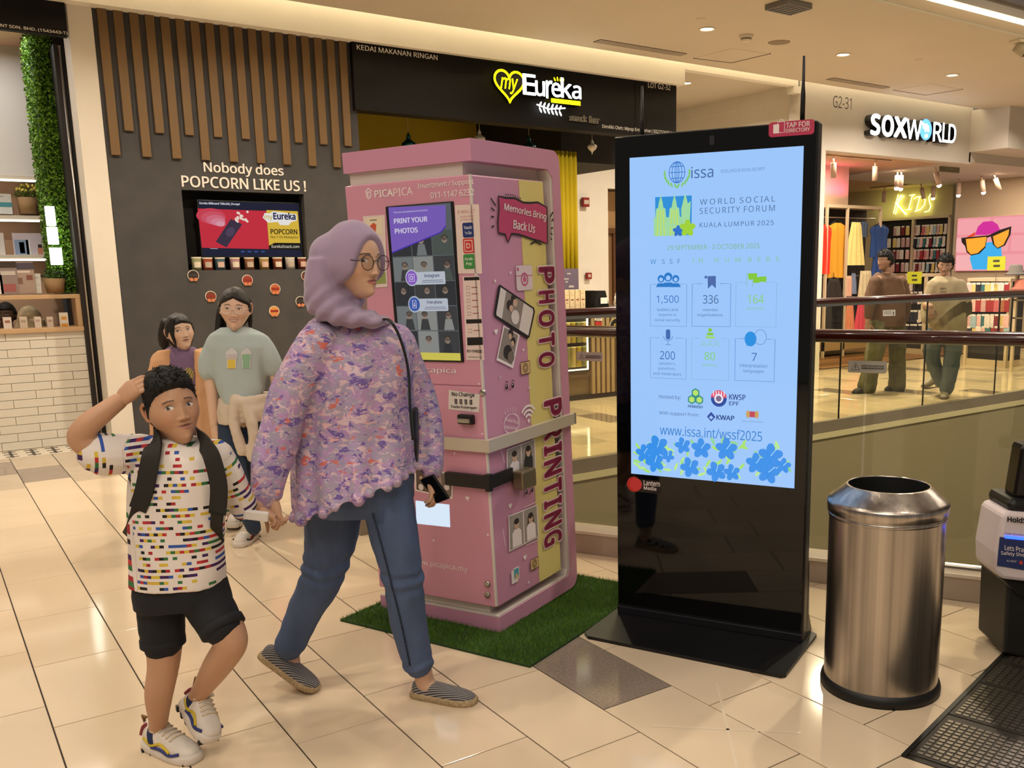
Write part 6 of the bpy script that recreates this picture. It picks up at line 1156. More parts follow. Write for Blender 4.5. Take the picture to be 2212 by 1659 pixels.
lb = thing('light_panel', 'bright white lit panels set into the leaf strip', 'light', (1.118, 9.72, 1.65))
for i, (pa, pb) in enumerate((((96, 445), (122, 488)), ((100, 490), (128, 528)), ((106, 535), (137, 572)))): A, B_ = onY(*pa, 9.68), onY(*pb, 9.68); b = MB(); b.bbox((A[0] - 1.118, -.045, B_[2] - 1.65), (B_[0] - 1.118, -.02, A[2] - 1.65), .006); b.build('lit_panel', emat('panel_white', 'f8fff0', 4), lb)
# boxes and leaflets
def card(px0, px1, py0, py1, Y, c, label, name='product_box', bands=(), d=.03, cat='box'):
    A, B_ = onY(px0, py1, Y), onY(px1, py0, Y); t = thing(name, label, cat, (A[0], Y, A[2])); b = MB(); W_, H_ = B_[0] - A[0], B_[2] - A[2]; b.bbox((0, 0, 0), (W_, d, H_), min(.003, d * .3)); b.build('carton' if d > .01 else 'sheet', mat('card_' + c, c, .5), t)
    for (u0, u1, v0, v1, cc) in bands: b = MB(); b.box((u0 * W_, -.0012, v0 * H_), (u1 * W_, 0, v1 * H_)); b.build('printed_band', mat('card_' + cc, cc, .5), t)
    return t
card(-12, 23, 419, 462, 10.48, 'dcdfe2', 'white and teal carton on the middle shelf beside the flower basket', bands=((0, 1, .35, .58, '4a98a8'), (.3, .6, .85, .9, 'a8acb0')), d=.06)
card(31, 92, 504, 552, 10.45, 'd0c8d8', 'pale poster card with a portrait on the lower shelf', 'poster_card', bands=((.05, .5, .0, .7, '8ea4c8'), (.42, .55, .05, .7, 'e4eaf0'), (.78, .95, .05, .35, 'c88a70'), (.8, .93, .35, .5, '2a2224'), (.2, .36, .1, .6, 'c8b8b4')), d=.012, cat='poster'); card(-20, 7, 503, 552, 10.45, 'e0dcdc', 'white card cut off at the left edge on the lower shelf', 'poster_card', d=.01, cat='poster')
card(3, 34, 566, 636, 9.62, '8c7c78', 'grey leaflet with a red round picture on the counter shelf', 'leaflet_stand', bands=((0, 1, .82, 1, '3a3028'), (.1, .9, .6, .72, 'c0b8b0'), (.15, .85, .08, .32, '9a5a58')), d=.008, cat='leaflet'); card(34, 71, 566, 634, 9.63, 'a08c80', 'tan leaflet with portraits beside the grey leaflet', 'leaflet_stand', bands=((0, 1, .76, .98, '4a4450'), (.2, .8, .66, .72, 'd0c4b8'), (.6, .9, .42, .58, '7a4c40'), (.1, .4, .3, .5, '7a5a50')), d=.008, cat='leaflet')
card(69, 87, 591, 617, 9.66, 'd4d4d0', 'small white carton on top of another, counter shelf', bands=((.3, .7, .6, .7, 'a8b0a8'),), d=.06); card(71, 89, 617, 634, 9.66, 'dcdcd8', 'small white carton underneath another, counter shelf', d=.06)
card(-14, 4, 592, 636, 9.62, 'e0dcd4', 'white leaflet at the left edge of the counter shelf', 'leaflet_stand', d=.008, cat='leaflet')
for px0, px1, py0, py1, c, lab, bn in ((9, 24, 685, 713, 'd8ccc4', 'white slim box in front of the dark haired man', '9a6a58'), (44, 58, 684, 711, 'c8b8a4', 'beige slim box in front of the floral scarf', 'a89880'), (76, 88, 684, 709, 'd0c0b4', 'pinkish slim box right of the floral scarf', 'b09a90'), (103, 114, 684, 709, 'd8c8bc', 'pale slim box in the mirror opening', 'b89a8c'), (131, 146, 675, 709, 'e0d8cc', 'white and orange slim box at the right end of the mirror opening', 'd89a40')): card(px0, px1, py0, py1, 9.6, c, lab, bands=((.2, .8, .55, .75, bn), (.1, .9, .05, .3, c if bn != 'd89a40' else 'd89a40')), d=.04)
# ================================================================== PEOPLE: TOOLS
def remesh(mb, voxel, smooth=8, fold=None, name='m'):
    "closed overlapping shapes -> one continuous smooth surface; returns (verts Nx3, faces)"
    me = mb.mesh(name, []); o = bpy.data.objects.new(name, me)
    md = o.modifiers.new('r', 'REMESH'); md.mode = 'VOXEL'; md.voxel_size = voxel; md.use_smooth_shade = True
    sm = o.modifiers.new('s', 'SMOOTH'); sm.factor = .5; sm.iterations = smooth
    e = evaluated_mesh(o); n = len(e.vertices); V = np.empty(n * 3); e.vertices.foreach_get('co', V); V = V.reshape(n, 3)
    N_ = np.empty(n * 3); e.vertices.foreach_get('normal', N_); N_ = N_.reshape(n, 3); F = [list(p.vertices) for p in e.polygons]
    bpy.data.objects.remove(o); bpy.data.meshes.remove(me); bpy.data.meshes.remove(e)
    if fold: V = V + N_ * np.array([fold(p, q) for p, q in zip(V, N_)])[:, None]
    return V, F
def mesh_obj(name, V, F, m, parent, cols=None, uv=None, smooth=True):
    root = np.array(parent.location) if parent is not None else np.zeros(3); pr_ = parent
    while pr_ is not None and pr_.parent is not None: pr_ = pr_.parent; root = root + np.array(pr_.location)
    me = bpy.data.meshes.new(name); me.from_pydata((np.asarray(V) - root).tolist(), [], F)
    for q in (m if isinstance(m, (list, tuple)) else [m]): me.materials.append(q)
    if smooth: me.polygons.foreach_set('use_smooth', [True] * len(me.polygons))
    if cols is not None:
        a = me.color_attributes.new('Col', 'FLOAT_COLOR', 'POINT'); C_ = np.ones((len(V), 4)); C_[:, :3] = cols; a.data.foreach_set('color', C_.ravel())
    if uv is not None:
        a = me.attributes.new('pat', 'FLOAT2', 'POINT'); a.data.foreach_set('vector', np.asarray(uv, float).ravel())
    me.update(); o = bpy.data.objects.new(name, me); COL.objects.link(o); o.parent = parent; return o
def cap_tube(mb, path, r, n=14):
    "tube with rounded ends"
    P = [np.asarray(p, float) for p in path]; R2 = [q if isinstance(q, (tuple, list)) else (q, q) for q in r]
    d0 = P[0] - P[1]; d0 /= np.linalg.norm(d0); d1 = P[-1] - P[-2]; d1 /= np.linalg.norm(d1); m0, m1 = min(R2[0]), min(R2[-1])
    pp = [P[0] + d0 * m0 * .9, P[0] + d0 * m0 * .55] + P + [P[-1] + d1 * m1 * .55, P[-1] + d1 * m1 * .9]
    rr = [tuple(.35 * x for x in R2[0]), tuple(.8 * x for x in R2[0])] + R2 + [tuple(.8 * x for x in R2[-1]), tuple(.35 * x for x in R2[-1])]
    mb.tube(pp, rr, n)
def catmull(P, k=4):
    P = [np.asarray(p, float) for p in P]; out = []
    for i in range(len(P) - 1):
        a, b, c, d = P[max(i - 1, 0)], P[i], P[i + 1], P[min(i + 2, len(P) - 1)]
        for j in range(k): t = j / k; out.append(.5 * (2 * b + (c - a) * t + (2 * a - 5 * b + 4 * c - d) * t * t + (3 * b - a - 3 * c + d) * t ** 3))
    return out + [P[-1]]
def limb(mb, pts, k=4, n=14):
    "pts: (point3, radius); smoothed path"
    Q = catmull([np.append(np.asarray(p, float), r if not isinstance(r, tuple) else r[0]) for p, r in pts], k); cap_tube(mb, [q[:3] for q in Q], [float(q[3]) for q in Q], n)
def rings(mb, R_, n=36, closed=True, power=2.3, wave=None):
    "R_: (left point, right point, depth half vector); lofted super-ellipse rings"
    V = []
    for i, (L_, Rr, dv) in enumerate(R_):
        L_, Rr = np.asarray(L_, float), np.asarray(Rr, float); c = (L_ + Rr) / 2; h = (Rr - L_) / 2
        for k in range(n):
            a = 2 * math.pi * k / n; ca, sa = math.cos(a), math.sin(a); p = c + h * math.copysign(abs(ca) ** (2 / power), ca) + np.asarray(dv) * math.copysign(abs(sa) ** (2 / power), sa)
            if wave and i == len(R_) - 1: p = p + np.array([0, 0, wave * abs(math.sin(k * math.pi * 9 / n))])
            V.append(p)
    K = len(R_); F = [(i * n + k, i * n + (k + 1) % n, (i + 1) * n + (k + 1) % n, (i + 1) * n + k) for i in range(K - 1) for k in range(n)]
    if closed: F += [tuple(range(n))[::-1], tuple(range((K - 1) * n, K * n))]
    mb.add(V, F)
def pxrings(mb, rows, dep, depth_ratio=.7, n=36, power=2.3, wave=None, k=1):
    "rows: (xl, yl, xr, yr[, depth offset[, depth half]]) measured in the photo"
    out = []
    for r in rows:
        do = r[4] if len(r) > 4 else 0.; A, B_ = at(r[0], r[1], dep + do), at(r[2], r[3], dep + do); dh = r[5] if len(r) > 5 else np.linalg.norm(B_ - A) / 2 * depth_ratio; out.append((A, B_, FWD * dh))
    rings(mb, out, n, True, power, wave)
def frame_of(theta, pitch=0., roll=0.):
    "head frame: theta = turn to the picture's right from facing the camera; returns left-right x, forward y, up z"
    y = RGT * math.sin(theta) - FWD * math.cos(theta); z = np.array([0, 0, 1.]); x = np.cross(y, z)
    y2 = y * math.cos(pitch) + z * math.sin(pitch); z2 = np.cross(x, y2); x3 = x * math.cos(roll) + z2 * math.sin(roll); z3 = np.cross(x3, y2); return np.stack([x3, y2, z3])
def sstep(a, b, x): t = np.clip((x - a) / (b - a), 0, 1); return t * t * (3 - 2 * t)
def head_grid(nu, nv):
    th = np.linspace(0, np.pi, nv + 1)[1:-1]; ph = np.arange(nu) / nu * 2 * np.pi; T_, P_ = np.meshgrid(th, ph, indexing='ij')
    D = np.stack([np.sin(T_) * np.sin(P_), np.sin(T_) * np.cos(P_), np.cos(T_)], -1).reshape(-1, 3); D = np.vstack([D, [[0, 0, 1]], [[0, 0, -1]]]); m = nv - 1
    F = [(i * nu + k, (i + 1) * nu + k, (i + 1) * nu + (k + 1) % nu, i * nu + (k + 1) % nu) for i in range(m - 1) for k in range(nu)]
    F += [(m * nu, k, (k + 1) % nu) for k in range(nu)] + [(m * nu + 1, (m - 1) * nu + (k + 1) % nu, (m - 1) * nu + k) for k in range(nu)]
    return D, F
def skull(D, child=0.):
    dx, dy, dz = D.T; x = .074 * dx; y = np.where(dy > 0, .090, .100) * dy; z = np.where(dz > 0, .112, .116) * dz
    low = sstep(0, .11, -z); x = x * (1 - (.30 - .04 * child) * low ** 1.2); y = np.where(y < 0, y * (1 - .5 * sstep(.02, .10, -z)), y)
    x = x * (1 + .05 * np.exp(-((z + .02) / .03) ** 2) * (y > 0)); fr = sstep(.1, .6, dy + .35 * (z < -.06))
    y = y + (.036 * sstep(.035, .105, -z) * np.exp(-(x / .036) ** 2)) * fr + .012 * np.exp(-((z - .06) / .04) ** 2) * sstep(.3, .9, dy) * np.exp(-(x / .05) ** 2) * .5
    return np.stack([x, y, z], 1), fr
def make_head(o, Fm, s, skin, lips=(.30, .11, .09), brow=(.02, .014, .011), nu=190, nv=150, child=0., gaze=0., smile=0., frown=0., open_mouth=0., eyes=1.):
    D, F = head_grid(nu, nv); P, fr = skull(D, child); x, y, z = P.T.copy(); ax = np.abs(x); fr2 = sstep(.25, .6, D[:, 1]); g = lambda u, v: np.exp(-(u ** 2) - (v ** 2)); d = np.zeros(len(x)); ns = 1 - .28 * child
    t = np.clip((.014 - z) / .048, 0, 1); d += ns * (.003 + .019 * t ** 1.4) * np.exp(-(x / (.0078 + .005 * t)) ** 2) * np.where(z > .014, np.exp(-((z - .014) / .008) ** 2) * .5, 1) * np.where(z < -.034, np.exp(-((z + .034) / .0055) ** 2), 1)
    d += ns * .009 * g((ax - .0135) / .006, (z + .036) / .0065); d -= .0075 * g((ax - .031) / .016, (z - .007) / .0095); d += .0042 * g((ax - .031) / .0115, (z - .003) / .0062); d += .003 * g((ax - .03) / .02, (z - .0245) / .006)
    zc = -.0565 + smile * .006 * (ax / .022) ** 2 - frown * .005 * (ax / .022) ** 2; mw = .017 + .004 * smile
    d += .0052 * g(x / mw, (z - zc - .0055) / .0042) + .0060 * g(x / (mw * .9), (z - zc + .0062) / .005) - (.0028 + .004 * open_mouth) * g(x / (mw * 1.15), (z - zc) / (.0016 + .003 * open_mouth)); d += .004 * g(x / .016, (z + .100) / .011) - .002 * g(x / .02, (z + .081) / .006)
    d += (.003 + .004 * child + .003 * smile) * g((ax - .042) / .018, (z + .035) / .02); y = y + d * fr2
    C_ = np.tile(np.array(skin, float), (len(x), 1))
    def mixc(c, m): nonlocal C_; C_ = C_ * (1 - m[:, None]) + np.array(c) * m[:, None]
    mixc(np.array(skin) * np.array([1.05, .78, .72]), .35 * g((ax - .043) / .02, (z + .03) / .02) * fr2); mixc(np.array(skin) * .72, .5 * g((ax - .031) / .017, (z - .012) / .009) * fr2)
    up = (z - zc); lipm = sstep(1.0, .72, np.abs(x) / (mw * 1.25)) * np.where(up > 0, sstep(.0085, .006, up + .003 * np.abs(x) / mw), sstep(.0115, .0085, -up + .004 * (np.abs(x) / mw) ** 2)) * fr2; mixc(lips, lipm * .85)
    mixc((.05, .018, .015), .8 * g(x / (mw * 1.1), up / (.0012 + .0035 * open_mouth)) * fr2)
    if smile > .5: mixc((.75, .70, .62), .9 * sstep(1, .6, np.abs(x) / (mw * .95)) * np.exp(-((up + .0005) / .0026) ** 4) * fr2)
    mixc((.06, .03, .025), .3 * g((ax - .0085) / .0035, (z + .0405) / .0022) * fr2)  # nostril shade painted into the skin colour
    bc = .0265 - .05 * (ax - .031) ** 2 / .02 - .004 * sstep(.03, .05, ax); mixc(brow, .85 * sstep(.0034, .0016, np.abs(z - bc)) * sstep(.012, .017, ax) * sstep(.049, .044, ax) * fr2)
    ex = (ax - .031) / .0140; ez = (z - .0045) / (.0058 * eyes); al = 1 - ex ** 2; inside = sstep(-.05, .25, al * np.where(ez > 0, 1.0, .75) - np.abs(ez)) * (np.abs(ex) < 1.05) * fr2
    mixc((.62, .57, .52), inside); gx = np.where(x > 0, x - .031, x + .031) - gaze * .006; ir = np.hypot(gx, (z - .0045)); mixc((.035, .018, .01), inside * sstep(.0062, .0048, ir)); mixc((.005, .004, .004), inside * sstep(.003, .0022, ir))
    mixc((.02, .012, .01), .9 * sstep(.28, .1, np.abs(ez - al * 1.02)) * (np.abs(ex) < 1.08) * (ez > -.15) * fr2)
    V = np.stack([x, y, z], 1) * s; mb = MB()
    for sg in (-1, 1):   # ears
        mb.tube([(sg * .072, -.002, .024), (sg * .080, -.012, .032), (sg * .084, -.024, .022), (sg * .082, -.024, .0), (sg * .077, -.012, -.020), (sg * .071, -.002, -.026)], [.006, .0065, .0065, .006, .007, .005], 10); mb.sphere((sg * .074, -.010, .0), (.007, .013, .022), 12, 8)
    E = np.array(mb.v) * s; n0 = len(V); V = np.vstack([V, E]); F = F + [[i + n0 for i in f] for f in mb.f]; C_ = np.vstack([C_, np.tile(np.array(skin) * np.array([1.0, .86, .82]), (len(E), 1))])
    return V @ Fm + np.asarray(o), F, C_
def make_hair(o, Fm, s, mask, thick, nu=120, nv=100, child=0., rough=.002, seed=1., sink=.006):
    D, F = head_grid(nu, nv); P, _ = skull(D, child); m = mask(P, D); nn = D / np.array([.9, 1, 1]); nn /= np.linalg.norm(nn, axis=1)[:, None]
    nz = np.array([noise.noise(Vector((q[0] * 60 + seed, q[1] * 60, q[2] * 14))) for q in P]); P = P + nn * ((thick(P, D) if callable(thick) else thick) * m - sink * (1 - m) + rough * nz * m)[:, None]
    return (P * s) @ Fm + np.asarray(o), F
def tufts(o, Fm, s, mask, thick, n, L_, child=0., seed=1, zmin=.03, comb=(0, .5, .35)):
    "short pointed locks standing off the hair surface"
    rg = np.random.default_rng(seed); D = rg.normal(0, 1, (n * 6, 3)); D /= np.linalg.norm(D, axis=1)[:, None]; P, _ = skull(D, child); m = mask(P, D); ok = (m > .85) & (P[:, 2] > zmin); D, P, m = D[ok][:n], P[ok][:n], m[ok][:n]; t = thick(P, D) if callable(thick) else np.full(len(P), thick); V = []; F = []
    for p, d, q in zip(P, D, t):
        b = p + d * (q - .002); e = d * .28 + np.array(comb) + rg.normal(0, .3, 3); e /= np.linalg.norm(e); a = np.cross(d, e); a /= max(np.linalg.norm(a), 1e-6); c = np.cross(d, a); r = .0035; L2 = L_ * rg.uniform(.6, 1.3); k = len(V)
        V += [b + a * r, b - a * r * .5 + c * r, b - a * r * .5 - c * r, b + e * L2 * .55 + d * .001 + a * r * .5, b + e * L2 * .55 - a * r * .3 + c * r * .4, b + e * L2 * .55 - a * r * .3 - c * r * .4, b + e * L2]; F += [(k, k + 1, k + 4, k + 3), (k + 1, k + 2, k + 5, k + 4), (k + 2, k, k + 3, k + 5), (k + 3, k + 4, k + 6), (k + 4, k + 5, k + 6), (k + 5, k + 3, k + 6)]
    return (np.array(V) * s) @ Fm + np.asarray(o), F
def make_hand(mb, wrist, d, pn, side, L_, curl=.5, thumb_curl=.3, spread=.04, curls=None):
    "d finger direction, pn palm facing, side = +1/-1 where the thumb sits along cross(d, pn)"
    d = np.asarray(d, float); d /= np.linalg.norm(d); pn = np.asarray(pn, float); pn = pn - d * (pn @ d); pn /= np.linalg.norm(pn); s = np.cross(d, pn) * side; w = np.asarray(wrist, float)
    ringsV = [(w - d * .05 * L_, .15, .11), (w + d * .12 * L_, .19, .12), (w + d * .3 * L_, .215, .115), (w + d * .5 * L_, .205, .085)]
    rings(mb, [(c - s * a * L_, c + s * a * L_, pn * t * L_) for c, a, t in ringsV], 18, True, 2.6)
    lens = [.40, .45, .42, .33]; offs = [.155, .053, -.05, -.15]
    for i in range(4):
        c_ = curls[i] if curls else curl; p = w + d * (.47 - .02 * abs(i - 1)) * L_ + s * offs[i] * L_; ang = c_ * .35; path = [p - d * .06 * L_, p]; dirv = d + s * (1.5 - i) * spread
        for seg, bend in ((.46, .55), (.3, .75), (.24, .5)): v = dirv * math.cos(ang) + pn * math.sin(ang); v /= np.linalg.norm(v); p = p + v * lens[i] * seg * L_; path.append(p); ang += c_ * bend * 1.5
        cap_tube(mb, path, [.052 * L_, .052 * L_, .047 * L_, .044 * L_, .036 * L_], 10)
    p = w + d * .14 * L_ + s * .16 * L_; v = d * .62 + s * .7 + pn * .35 * thumb_curl * 2; v /= np.linalg.norm(v); q = p + v * .24 * L_; v2 = v * .75 + d * .45 - s * .25 * thumb_curl + pn * .5 * thumb_curl; v2 /= np.linalg.norm(v2); q2 = q + v2 * .18 * L_; v3 = v2 + pn * .4 * thumb_curl; v3 /= np.linalg.norm(v3)
    cap_tube(mb, [p - v * .05 * L_, p, q, q2, q2 + v3 * .13 * L_], [.07 * L_, .072 * L_, .058 * L_, .052 * L_, .04 * L_], 10)
class Person:
    def __init__(s, label, root, skin, category='person'):
        s.t = thing('person', label, category, tuple(root)); s.skin = np.array(skin); s.V = []; s.F = []; s.C = []; s.n = 0
    def add(s, V, F, C_=None):
        s.V.append(np.asarray(V)); s.F += [[i + s.n for i in f] for f in F]; s.C.append(np.tile(s.skin, (len(V), 1)) if C_ is None else C_); s.n += len(V)
    def skin_parts(s, mb, voxel=.006, smooth=6): V, F = remesh(mb, voxel, smooth); s.add(V, F)
    def finish(s): return mesh_obj('body', np.vstack(s.V), s.F, mat('skin', 'c09070', .5, spec=.35, attr='Col', sss=.12), s.t, np.vstack(s.C))
    def cloth(s, name, mb, m, voxel=.007, smooth=8, fold=None, uv=None, label=None, parent=None):
        V, F = remesh(mb, voxel, smooth, fold); o = mesh_obj(name, V, F, m, parent or s.t, uv=uv(V) if uv else None)
        if label: o['label'] = label
        return o
def wr(freq, amp, stretch=(1, 1, 1), seed=0., mask=None):
    st_ = np.array(stretch)
    def f(p, n): q = p * st_ * freq; v = noise.noise(Vector((q[0] + seed, q[1], q[2]))) + .5 * noise.noise(Vector((q[0] * 2.1, q[1] * 2.1 + seed, q[2] * 2.1))); return amp * v * (mask(p) if mask else 1.)
    return f
def make_shoe(P, heel, toe, width, hgt, mats, parent_name='shoe', up=(0, 0, 1), sole=.022, style='slip', toe_up=0.):
    "mats: upper, sole, accent..; one shoe = upper + sole (+ details) under the person"
    heel, toe = np.asarray(heel, float), np.asarray(toe, float); L_ = np.linalg.norm(toe - heel); d = (toe - heel) / L_; up = np.asarray(up, float); up = up - d * (up @ d); up /= np.linalg.norm(up); s = np.cross(d, up)
    sec = {'slip': [(0, .42, .62), (.06, .62, .82), (.2, .74, .86), (.38, .80, .78), (.55, .92, .66), (.75, 1, .52), (.9, .84, .42), (.98, .5, .30), (1, .3, .2)], 'sneak': [(0, .45, .9), (.06, .66, 1.05), (.2, .78, 1.08), (.36, .84, 1.0), (.5, .92, .82), (.7, 1, .62), (.86, .92, .52), (.96, .62, .38), (1, .34, .24)]}[style]
    V = []; n = 22
    for t, w_, h_ in sec:
        c = heel + d * L_ * t + up * sole * .6
        for k in range(n): a = 2 * math.pi * k / n; ca, sa = math.cos(a), math.sin(a); V.append(c + s * width / 2 * w_ * math.copysign(abs(ca) ** .8, ca) + up * (hgt * h_ * max(sa, 0) ** .75 if sa > 0 else -.004 * 1))
    K = len(sec); F = [(i * n + k, i * n + (k + 1) % n, (i + 1) * n + (k + 1) % n, (i + 1) * n + k) for i in range(K - 1) for k in range(n)] + [tuple(range(n))[::-1], tuple(range((K - 1) * n, K * n))]
    root = P.t; o = mesh_obj(parent_name, V, F, mats[0], root); md = o.modifiers.new('s', 'SUBSURF'); md.levels = 1; md.render_levels = 2
    V = []; th = [(1, 0.), (1.06, .2), (1.07, .75), (1.0, 1.)]; m = 30; out = []
    for i in range(m):
        a = 2 * math.pi * i / m; t = .5 - .5 * math.cos(a); w_ = np.interp(t, [q[0] for q in sec], [q[1] for q in sec]); out.append((t * 1.03 - .015, w_ * math.copysign(1, math.sin(a)) * min(1, abs(math.sin(a)) * 6)))
    for g, f in th: V += [heel + d * L_ * (.5 + (t - .5) * (1 + (g - 1) * .4)) + s * width / 2 * w_ * g + up * sole * f for t, w_ in out]
    F = [(i * m + k, i * m + (k + 1) % m, (i + 1) * m + (k + 1) % m, (i + 1) * m + k) for i in range(3) for k in range(m)] + [tuple(range(m))[::-1], tuple(range(3 * m, 4 * m))]
    so = mesh_obj('sole', V, F, mats[1], o); return o, (heel, d, s, up, L_)
# ================================================================== WOMAN IN LILAC HEADSCARF
D0 = 3.1
W = Person('woman in lilac headscarf and floral blouse walking hand in hand with the boy', (1.17, 3.0, 0), (.56, .355, .25))
HO = at(764, 564, 3.08); HF = frame_of(math.radians(57), math.radians(-4), math.radians(1)); hs = 1.02
V, F, C_ = make_head(HO, HF, hs, W.skin, lips=(.36, .10, .09), gaze=.5, frown=.8, eyes=1.15); W.add(V, F, C_)
mb = MB(); limb(mb, [(at(757, 620, 3.1), .055), (at(757, 690, 3.12), .058), (at(760, 720, 3.12), .07)]); 
# hands and forearm ends, ankles
wl = at(580, 1066, 2.9); wr_ = at(933, 1012, 3.17)
limb(mb, [(at(760, 715, 3.12), .06), (at(764, 850, 3.1), .09), (at(770, 990, 3.12), .09), (at(775, 1035, 3.12), .06)]); limb(mb, [(at(700, 742, 3.06), .045), (at(607, 930, 2.95), .035), (wl, .030)]); limb(mb, [(at(850, 742, 3.17), .045), (at(917, 910, 3.21), .033), (wr_, .029)])
limb(mb, [(at(825, 1050, 3.12), .055), (at(872, 1262, 3.07), .048), (at(906, 1425, 3.11), .040), (at(914, 1455, 3.12), .034), (at(921, 1478, 3.125), .034), (at(945, 1497, 3.11), .030)]); limb(mb, [(at(735, 1050, 3.16), .055), (at(690, 1262, 3.2), .048), (at(624, 1390, 3.22), .040), (at(628, 1424, 3.22), .034), (at(632, 1446, 3.225), .034), (at(646, 1466, 3.215), .030)])
W.skin_parts(mb)
mb = MB(); make_hand(mb, wl, (.15 * RGT - .95 * np.array([0, 0, 1])), (RGT * .45 + FWD * .8), -1, .16, curls=[1., 1.05, 1.1, 1.1], thumb_curl=.7)
make_hand(mb, wr_, (.12 * RGT - .97 * np.array([0, 0, 1]) - .1 * FWD), (-RGT * .75 + FWD * .25), 1, .168, curl=.62, thumb_curl=.9); W.skin_parts(mb, .003, 3); W.finish()
# headscarf
def scarf_mask(P, D):
    x, y, z = P.T; e = (x / .053) ** 2 + ((z + .034) / .104) ** 2; return np.where(D[:, 1] > .05, sstep(.92, 1.12, e), 1.)
V, F = make_hair(HO, HF, hs, scarf_mask, lambda P, D: .016 + .036 * sstep(.2, -.8, D[:, 1]) * sstep(.75, .1, np.abs(D[:, 2] - .05)) + .006 * sstep(0, -.08, P[:, 2]), rough=.001)
mb = MB(); mb.add(V, F)
def hj(x0, y0, x1, y1, do=0., dh=.1): return (x0, y0, x1, y1, do, dh)
pxrings(mb, [hj(668, 560, 735, 556, .0, .085), hj(662, 606, 745, 618, .0, .098), hj(661, 638, 778, 664, .0, .106), hj(664, 664, 840, 690, .0, .115), hj(690, 688, 846, 698, .01, .12), hj(735, 703, 834, 706, .02, .10)], 3.08, n=40)
m_scarf = mat('scarf_lilac', '93809c', .85, sheen=.3, var=(25, .05))
def scarf_fold(p, n):
    q = p - HO; u = q @ RGT; return (.0035 * math.sin((q[2] * .9 - u * .75) * 130 + 2.5 * noise.noise(Vector(q * 6))) * float(sstep(-.02, -.09, q[2] - u * .3)) * float(sstep(.09, .03, u + q[2] * .6 + .06)) + .0012 * math.sin((u * 1.0 + q[2] * .5) * 60) * float(sstep(.0, -.09, u)) * float(sstep(-.12, .05, q[2])))
W.cloth('headscarf', mb, m_scarf, .005, 7, scarf_fold)
# glasses
gl = MB(); gl.smooth = True; eyew = []
for sg in (-1, 1):
    c = np.array([sg * .0335, .103 - .006, .000]); ringp = [c + np.array([.0245 * math.cos(a), -.004 * abs(math.cos(a)) * sg * np.sign(math.cos(a)) if False else 0, .0235 * math.sin(a)]) for a in (2 * math.pi * i / 24 for i in range(25))]; gl.tube([(p * hs) @ HF + HO for p in ringp], .0013, 6, False); eyew.append(c)
    gl.tube([(np.array([sg * .058, .097, .004]) * hs) @ HF + HO, (np.array([sg * .074, .06, .006]) * hs) @ HF + HO, (np.array([sg * .079, .01, .004]) * hs) @ HF + HO], .0014, 6)
gl.tube([(np.array([-.010, .098, .004]) * hs) @ HF + HO, (np.array([0, .103, .007]) * hs) @ HF + HO, (np.array([.010, .098, .004]) * hs) @ HF + HO], .0014, 6)
go = mesh_obj('glasses', gl.v, gl.f, mat('glasses_metal', '2c2a2e', .3, .8), W.t)
ln = MB(); [ln.add([((c + np.array([.0235 * math.cos(a), 0, .0225 * math.sin(a)])) * hs) @ HF + HO for a in (2 * math.pi * i / 20 for i in range(20))], [list(range(20))]) for c in eyew]; mesh_obj('lens', ln.v, ln.f, glass('lens_glass', 'f2f2f2'), go, smooth=False)
# blouse
def floral():
    m = mat('blouse_floral', 'b09ab4', .8); nt = m.node_tree; b = nt.nodes['Principled BSDF']; tc = nt.nodes.new('ShaderNodeTexCoord'); L = nt.links
    def tex(scale, seed, st=(1, 1, 1.6)):
        mp = nt.nodes.new('ShaderNodeMapping'); mp.inputs['Location'].default_value = (seed, seed * 2, seed * 3); mp.inputs['Scale'].default_value = st; n = nt.nodes.new('ShaderNodeTexNoise'); n.inputs['Scale'].default_value = scale; n.inputs['Detail'].default_value = 3; n.inputs['Roughness'].default_value = .6; n.inputs['Distortion'].default_value = .8; L.new(tc.outputs['Object'], mp.inputs[0]); L.new(mp.outputs[0], n.inputs['Vector']); return n.outputs[0]
    cur = None
    def layer(fac, lo, hi, col):
        nonlocal cur
        mr = nt.nodes.new('ShaderNodeMapRange'); mr.inputs[1].default_value = lo; mr.inputs[2].default_value = hi; L.new(fac, mr.inputs[0]); mx = nt.nodes.new('ShaderNodeMix'); mx.data_type = 'RGBA'; L.new(mr.outputs[0], mx.inputs['Factor']); mx.inputs['B'].default_value = lin(col)
        if cur is None: mx.inputs['A'].default_value = lin('9c90b0')
        else: L.new(cur, mx.inputs['A'])
        cur = mx.outputs['Result']
    layer(tex(11, 1.3), .47, .53, '9d93a8'); layer(tex(18, 5.1), .50, .55, 'a888b4'); layer(tex(21, 2.7), .56, .60, '6a569c'); layer(tex(26, 8.4), .56, .60, 'ccb0bc'); layer(tex(14, 11.2), .635, .665, 'c8685a'); layer(tex(32, 14.9), .62, .66, 'd8a8ac'); layer(tex(60, 21.0, (1, 1, 3)), .60, .64, 'b8aec4')
    L.new(cur, b.inputs['Base Color']); return m
m_blouse = floral(); mb = MB()
pxrings(mb, [(706, 672, 800, 676, .02, .06), (672, 694, 848, 696, .02, .09), (654, 716, 872, 716, .02, .115), (646, 752, 884, 750, .01, .13), (642, 810, 890, 805, 0, .145), (640, 880, 888, 870, 0, .15), (638, 950, 892, 930, 0, .155), (636, 1020, 898, 975, 0, .18), (640, 1085, 904, 1000, 0, .20), (645, 1112, 904, 1012, 0, .205)], D0 + .02, n=54)
